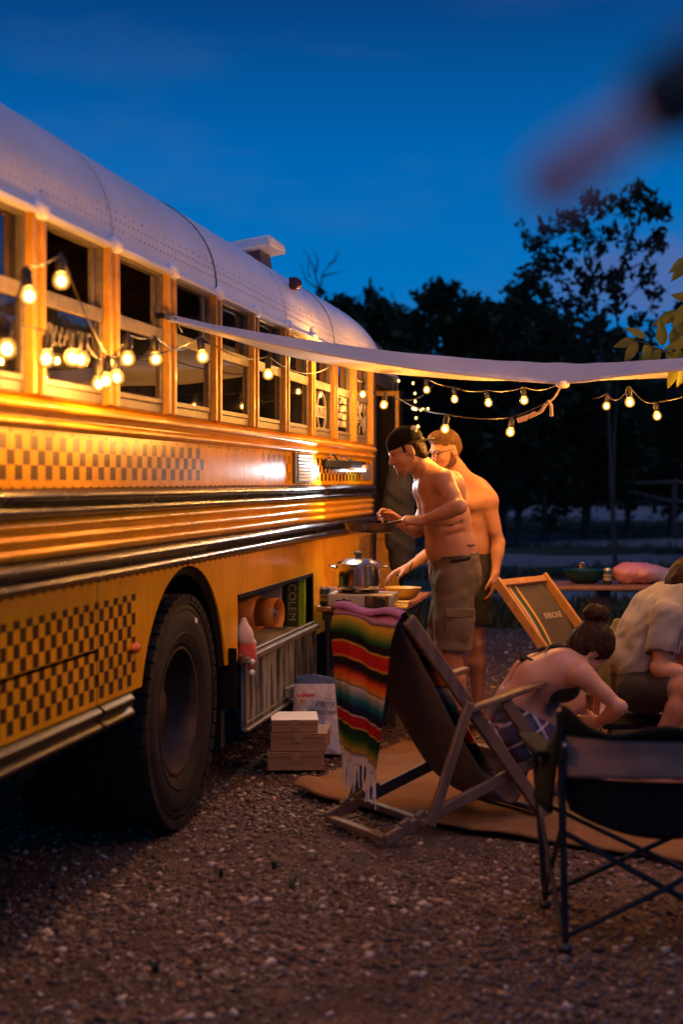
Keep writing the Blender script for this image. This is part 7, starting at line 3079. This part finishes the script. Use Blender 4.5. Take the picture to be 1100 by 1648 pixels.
for i, (px, py, d, w_, n, lb) in enumerate(rows):
    tree(lb, gz_(px, d), htop(py + 34, d), w_ * 1.05, int(n * 0.7), 0.15, 100 + i, 0.12 if i not in (0, 1, 2) else 0.15)
# unseen trees added on the right so the bus windows mirror something dark
for i, (px, d, h_, w_) in enumerate(((1230, 30, 5.0, 5), (1400, 26, 3.6, 5), (1560, 27, 3.9, 5.5), (1760, 24, 3.3, 5.5), (1960, 24, 3.6, 6), (2200, 22, 3.2, 6), (2480, 22, 3.6, 6))):
    tree(('nearest', 'second', 'third', 'fourth', 'fifth', 'sixth', 'last')[i] + ' unseen dark tree added beyond the right edge for the window reflections', gz_(px, d), h_, w_, 4200, 0.24, 200 + i, 0.06, 'unseen trees added for the window reflections')
# far-off wood closing the view behind
rg = np.random.default_rng(5)
n = 42000
px = rg.uniform(420, 2700, n)
d = rg.uniform(96, 112, n)
x = (px - 550) / FOC * d
top_ = 9.5 + 1.3 * np.sin(x * 0.55) + 0.6 * np.sin(x * 1.7 + 1)
top_ = top_ * np.where(x > 34, 0.55, 1.0)
z = 0.2 + (top_ - 0.2) * rg.random(n) ** 0.8
fw_ = link('far_wood', leaves_mesh('far_wood', np.stack([x, d, z], 1).astype(np.float32), 0.95, rg), M_leafd)
fw_['kind'] = 'stuff'

# the slim tree in front of them
d = 24.5
rd = random.Random(77)
sl = thing('tree', 'slim young tree with bare forked trunk and open feathery crown against the sky', 'tree', gz_(992, d))
o = Vector(sl.location)
m = MB()
stems = [[(993, 912), (985, 800), (983, 720), (980, 640), (968, 560), (958, 470), (945, 380), (936, 300)],
         [(990, 912), (988, 810), (990, 700), (994, 640), (1000, 560), (990, 480), (1008, 400), (1040, 330), (1062, 300)]]
stem_pts = []
for st, (r0, r1) in zip(stems, ((0.042, 0.010), (0.034, 0.008))):
    pts = [W(a, b, d + rd.uniform(-.15, .15)) - o for a, b in st]
    pts[0].z = -0.1
    m.tube(pts, [lerp(r0, r1, i / (len(pts) - 1)) for i in range(len(pts))], 8)
    stem_pts.append(pts)
twigs = [((958, 470), (930, 430), (880, 395), (838, 362)), ((945, 400), (915, 370), (880, 372), (852, 392)), ((968, 540), (920, 500), (880, 470), (855, 440)), ((962, 500), (940, 440), (905, 420), (870, 425)),
         ((940, 350), (960, 330), (985, 320)), ((950, 420), (975, 390), (990, 365)), ((1008, 400), (1030, 400), (1055, 378)), ((1000, 440), (1040, 420), (1062, 385)), ((1020, 370), (1010, 340), (1000, 330)),
         ((990, 500), (1020, 470), (1048, 440)), ((995, 540), (1030, 520), (1058, 478)), ((1000, 560), (1035, 540), (1060, 520)), ((965, 540), (940, 530), (905, 530)), ((958, 480), (985, 455), (1000, 440)), ((945, 385), (928, 350), (915, 345)),
         ((980, 620), (930, 580), (890, 540)), ((994, 620), (1030, 580), (1045, 555)), ((936, 320), (948, 310), (955, 320)), ((1040, 330), (1055, 345), (1070, 335)), ((1045, 320), (1030, 305), (1020, 310))]
clumps = []
for tw in twigs:
    dd = d + rd.uniform(-0.8, 0.8)
    pts = [W(a, b, lerp(d, dd, i / 3)) - o for i, (a, b) in enumerate(tw)]
    m.tube(pts, [lerp(0.018, 0.005, i / (len(pts) - 1)) for i in range(len(pts))], 5)
    for i in range(len(pts) - 1):
        for k in range(3):
            f = rd.random()
            if i == 0 and f < 0.45:
                continue
            c = pts[i].lerp(pts[i + 1], f)
            clumps.append((c + V(rd.gauss(0, 0.06), rd.gauss(0, 0.15), rd.gauss(0, 0.05)), rd.uniform(0.06, 0.15)))
    clumps.append((pts[-1], 0.10))
for pts in stem_pts:
    for a, b in zip(pts[4:-1], pts[5:]):
        for k in range(3):
            c = a.lerp(b, rd.random())
            clumps.append((c + V(rd.gauss(0, 0.12), rd.gauss(0, 0.2), rd.gauss(0, 0.08)), rd.uniform(0.07, 0.15)))
# the lower crown is fuller
for k in range(26):
    c = W(rd.gauss(925, 48), rd.uniform(420, 575), d + rd.gauss(0, 0.5)) - o
    clumps.append((c, rd.uniform(0.08, 0.20)))
m.build('trunk', M_bark, sl)
rg = np.random.default_rng(78)
n = 2700
w_ = np.array([r ** 1.6 for _, r in clumps])
idx = rg.choice(len(clumps), n, p=w_ / w_.sum())
cen = np.array([c[:] for c, _ in clumps])[idx]
rad = np.array([r for _, r in clumps])[idx]
pts = cen + rg.normal(size=(n, 3)) * (rad * 0.6)[:, None]
link('crown', leaves_mesh('crown', pts.astype(np.float32), 0.078, rg, 2.2), M_leafs, sl)

# bare twigs above the bus roof
bt = thing('tree', 'bare leafless treetop showing over the bus roof behind the vent', 'tree', gz_(515, 30))
o = Vector(bt.location)
m = MB()
rd = random.Random(3)
m.tube([V(0, 0, -0.1), V(0.05, 0, 3.0), W(515, 470, 30) - o], [0.07, 0.05, 0.02], 6)
for (a, b, c) in (((515, 470), (520, 440), (549, 405)), ((515, 470), (505, 430), (487, 398)), ((512, 465), (492, 450), (484, 420)), ((520, 445), (535, 440), (552, 436)), ((508, 440), (512, 420), (505, 400)), ((530, 425), (540, 420), (543, 402)), ((498, 445), (496, 430), (500, 412))):
    m.tube([W(*a, 30) - o, W(*b, 30 + rd.uniform(-.3, .3)) - o, W(*c, 30 + rd.uniform(-.4, .4)) - o], [0.022, 0.014, 0.005], 5)
m.build('trunk', M_bark, bt)

# wooden rail fence
M_fence = pm('grey_fence_wood', (0.10, 0.088, 0.078), (0.06, 0.053, 0.048), rough=0.85, scale=4, stretch=(1, 4, 4))
fd = 39.0
f0 = gz_(730, fd)
fe = thing('rail_fence', 'weathered wooden two-rail fence across the dark field behind the men', 'fence', f0)
sp_ = 2.35
for i in range(9):
    x = i * sp_ - 1.0
    m = MB()
    m.tube([(x, 0, -0.05), (x + 0.02, 0, 1.62)], 0.085, 8)
    m.build('post', M_fence, fe)
for i in range(8):
    for z in (1.50, 0.98):
        m = MB()
        x0, x1 = i * sp_ - 1.0, (i + 1) * sp_ - 1.0
        m.tube([(x0 + 0.06, -0.05, z), ((x0 + x1) / 2, -0.05, z - 0.03), (x1 - 0.06, -0.05, z + 0.01)], 0.055, 7)
        m.build('rail', M_fence, fe)
    if i in (1, 2):
        m = MB()
        x0, x1 = i * sp_ - 1.0, (i + 1) * sp_ - 1.0
        m.tube([(x0 + 0.1, -0.11, 0.98 if i == 1 else 1.5), (x1 - 0.1, -0.11, 1.5 if i == 1 else 0.98)], 0.05, 7)
        m.build('brace', M_fence, fe)

# grass clumps in the field (uncountable)
rg = np.random.default_rng(9)
n = 26000
d_ = 15 + 45 * rg.random(n) ** 1.4
px = rg.uniform(590, 1180, n)
x = (px - 550) / FOC * d_
keep = np.array([mnoise.noise(Vector((a * 0.12, b * 0.42, 2.0))) > -0.02 for a, b in zip(x, d_)])
keep &= ~(((d_ + 2.5 + 0.1 * x > 28.5) & (d_ + 2.5 + 0.1 * x < 33)) | ((d_ + 2.5 + 0.1 * x > 37) & (d_ + 2.5 + 0.1 * x < 41.5)) | ((d_ + 2.5 + 0.1 * x > 20.5) & (d_ + 2.5 + 0.1 * x < 22.5)))
x, d_ = x[keep], d_[keep]
h = rg.uniform(0.05, 0.22, len(x))
pts = np.stack([x, d_, h * 0.5], 1)
k = len(pts)
a = rg.uniform(0, 2 * PI, k)
w_ = 0.03
v = np.stack([np.stack([x - w_ * np.cos(a), d_ - w_ * np.sin(a), np.full(k, -0.02)], 1), np.stack([x + w_ * np.cos(a), d_ + w_ * np.sin(a), np.full(k, -0.02)], 1),
              np.stack([x + rg.normal(0, 0.05, k), d_ + rg.normal(0, 0.05, k), h], 1)], 1).reshape(-1, 3)
go = link('grass', np_mesh('grass', v.astype(np.float32), np.arange(k * 3).reshape(-1, 3), False), leaf_mat('field_grass', (0.075, 0.090, 0.045), (0.035, 0.045, 0.02), 0.2))
go['kind'] = 'stuff'

# broadleaf branch over the sail, lit by the bulbs; its trunk stands outside the picture
t = NT('broad_leaf')
geo = t.n.new('ShaderNodeNewGeometry')
oi = t.n.new('ShaderNodeObjectInfo')
c = t.ramp(oi.outputs['Random'], [(0.0, (0.12, 0.14, 0.02)), (0.5, (0.22, 0.24, 0.03)), (1.0, (0.16, 0.16, 0.03))])
t.set(col=c, rough=0.5, spec=0.4)
tr = t.n.new('ShaderNodeBsdfTranslucent')
t.l.new(c, tr.inputs['Color'])
mx = t.n.new('ShaderNodeMixShader')
mx.inputs[0].default_value = 0.4
t.l.new(t.b.outputs[0], mx.inputs[1])
t.l.new(tr.outputs[0], mx.inputs[2])
t.l.new(mx.outputs[0], t.out.inputs['Surface'])
M_bleaf = t.m
bl = thing('tree', 'broad leaved tree reaching a leafy branch in from the right over the sail', 'tree', V(3.1, 8.6, 0))
o = Vector(bl.location)
m = MB()
m.tube([V(0, 0, -0.1), V(-0.05, 0, 1.5), V(-0.15, 0, 3.2)], [0.10, 0.09, 0.05], 10)
br1 = [V(-0.06, 0, 1.9), W(1180, 560, 8.5) - o, W(1100, 575, 8.4) - o, W(1060, 562, 8.3) - o, W(1022, 545, 8.3) - o]
br2 = [V(-0.12, 0, 2.8), W(1200, 470, 8.5) - o, W(1120, 480, 8.4) - o, W(1098, 500, 8.3) - o]
br3 = [V(-0.13, 0, 2.9), W(1200, 410, 8.5) - o, W(1110, 410, 8.4) - o]
m.tube(br1, [0.03, 0.018, 0.008, 0.006, 0.003], 6)
m.tube(br2, [0.025, 0.015, 0.006, 0.003], 6)
m.tube(br3, [0.025, 0.012, 0.004], 6)
m.build('trunk', M_bark, bl)


def leaf_mesh():
    mb = MB()

    def fn(u, v):
        w_ = 0.036 * math.sin(PI * min(1, u ** 0.8)) ** 0.85 * (1 - 0.25 * u)
        x_ = (2 * v - 1) * w_
        return (u * 0.155, x_, abs(2 * v - 1) * 0.009 - 0.035 * u * u + 0.003 * math.sin(u * 22) * abs(2 * v - 1))
    mb.grid(fn, 10, 4)
    me = mb.mesh('leaf', 'all')
    me.materials.append(M_bleaf)
    return me


ME_LEAF = leaf_mesh()
rd = random.Random(12)
lf = [(1022, 545, 200, 25, 1.0), (1026, 548, 250, 60, 1.0), (1042, 552, 262, 55, 1.05), (1052, 556, 250, 70, 1.1), (1062, 560, 255, 60, 1.0), (1075, 562, 285, 70, 1.0), (1085, 566, 262, 60, 1.0), (1068, 556, 95, 40, 0.95), (1080, 552, 60, 40, 1.1), (1094, 560, 255, 40, 1.0), (1100, 540, 120, 30, 1.0), (1040, 545, 150, 30, 0.9),
      (1104, 565, 270, 60, 1.0), (1094, 500, 215, 30, 1.15), (1102, 492, 240, 50, 1.1), (1108, 520, 250, 60, 1.0), (1112, 415, 200, 30, 1.1), (1110, 420, 230, 60, 1.0), (1118, 430, 260, 40, 1.0), (1088, 590, 265, 60, 0.8), (1104, 590, 260, 70, 0.8), (1112, 550, 200, 20, 1.0), (1120, 480, 160, 30, 1.0), (1090, 548, 30, 30, 0.9)]
for (px, py, ang, roll_, sc_) in lf:
    lo = link('leaf', ME_LEAF, None, bl)
    dd = 8.3 + rd.uniform(-0.15, 0.2)
    a = math.radians(ang + rd.uniform(-12, 12))
    x_ = V(math.cos(a), rd.uniform(-0.35, 0.35), math.sin(a)).normalized()
    r_ = rd.uniform(-0.5, 0.7)
    n_ = V(-math.sin(a) * 0.3, -1, math.cos(a) * 0.3 + 0.4 + r_)
    y_ = n_.cross(x_)
    R = frame_matrix(x_, y_)
    lo.location = W(px, py, dd) - o
    lo.rotation_euler = R.to_euler()
    lo.scale = (sc_ * rd.uniform(0.85, 1.08),) * 3

# small pale cloud low in the sky on the right is part of the sky; a soft bank far away
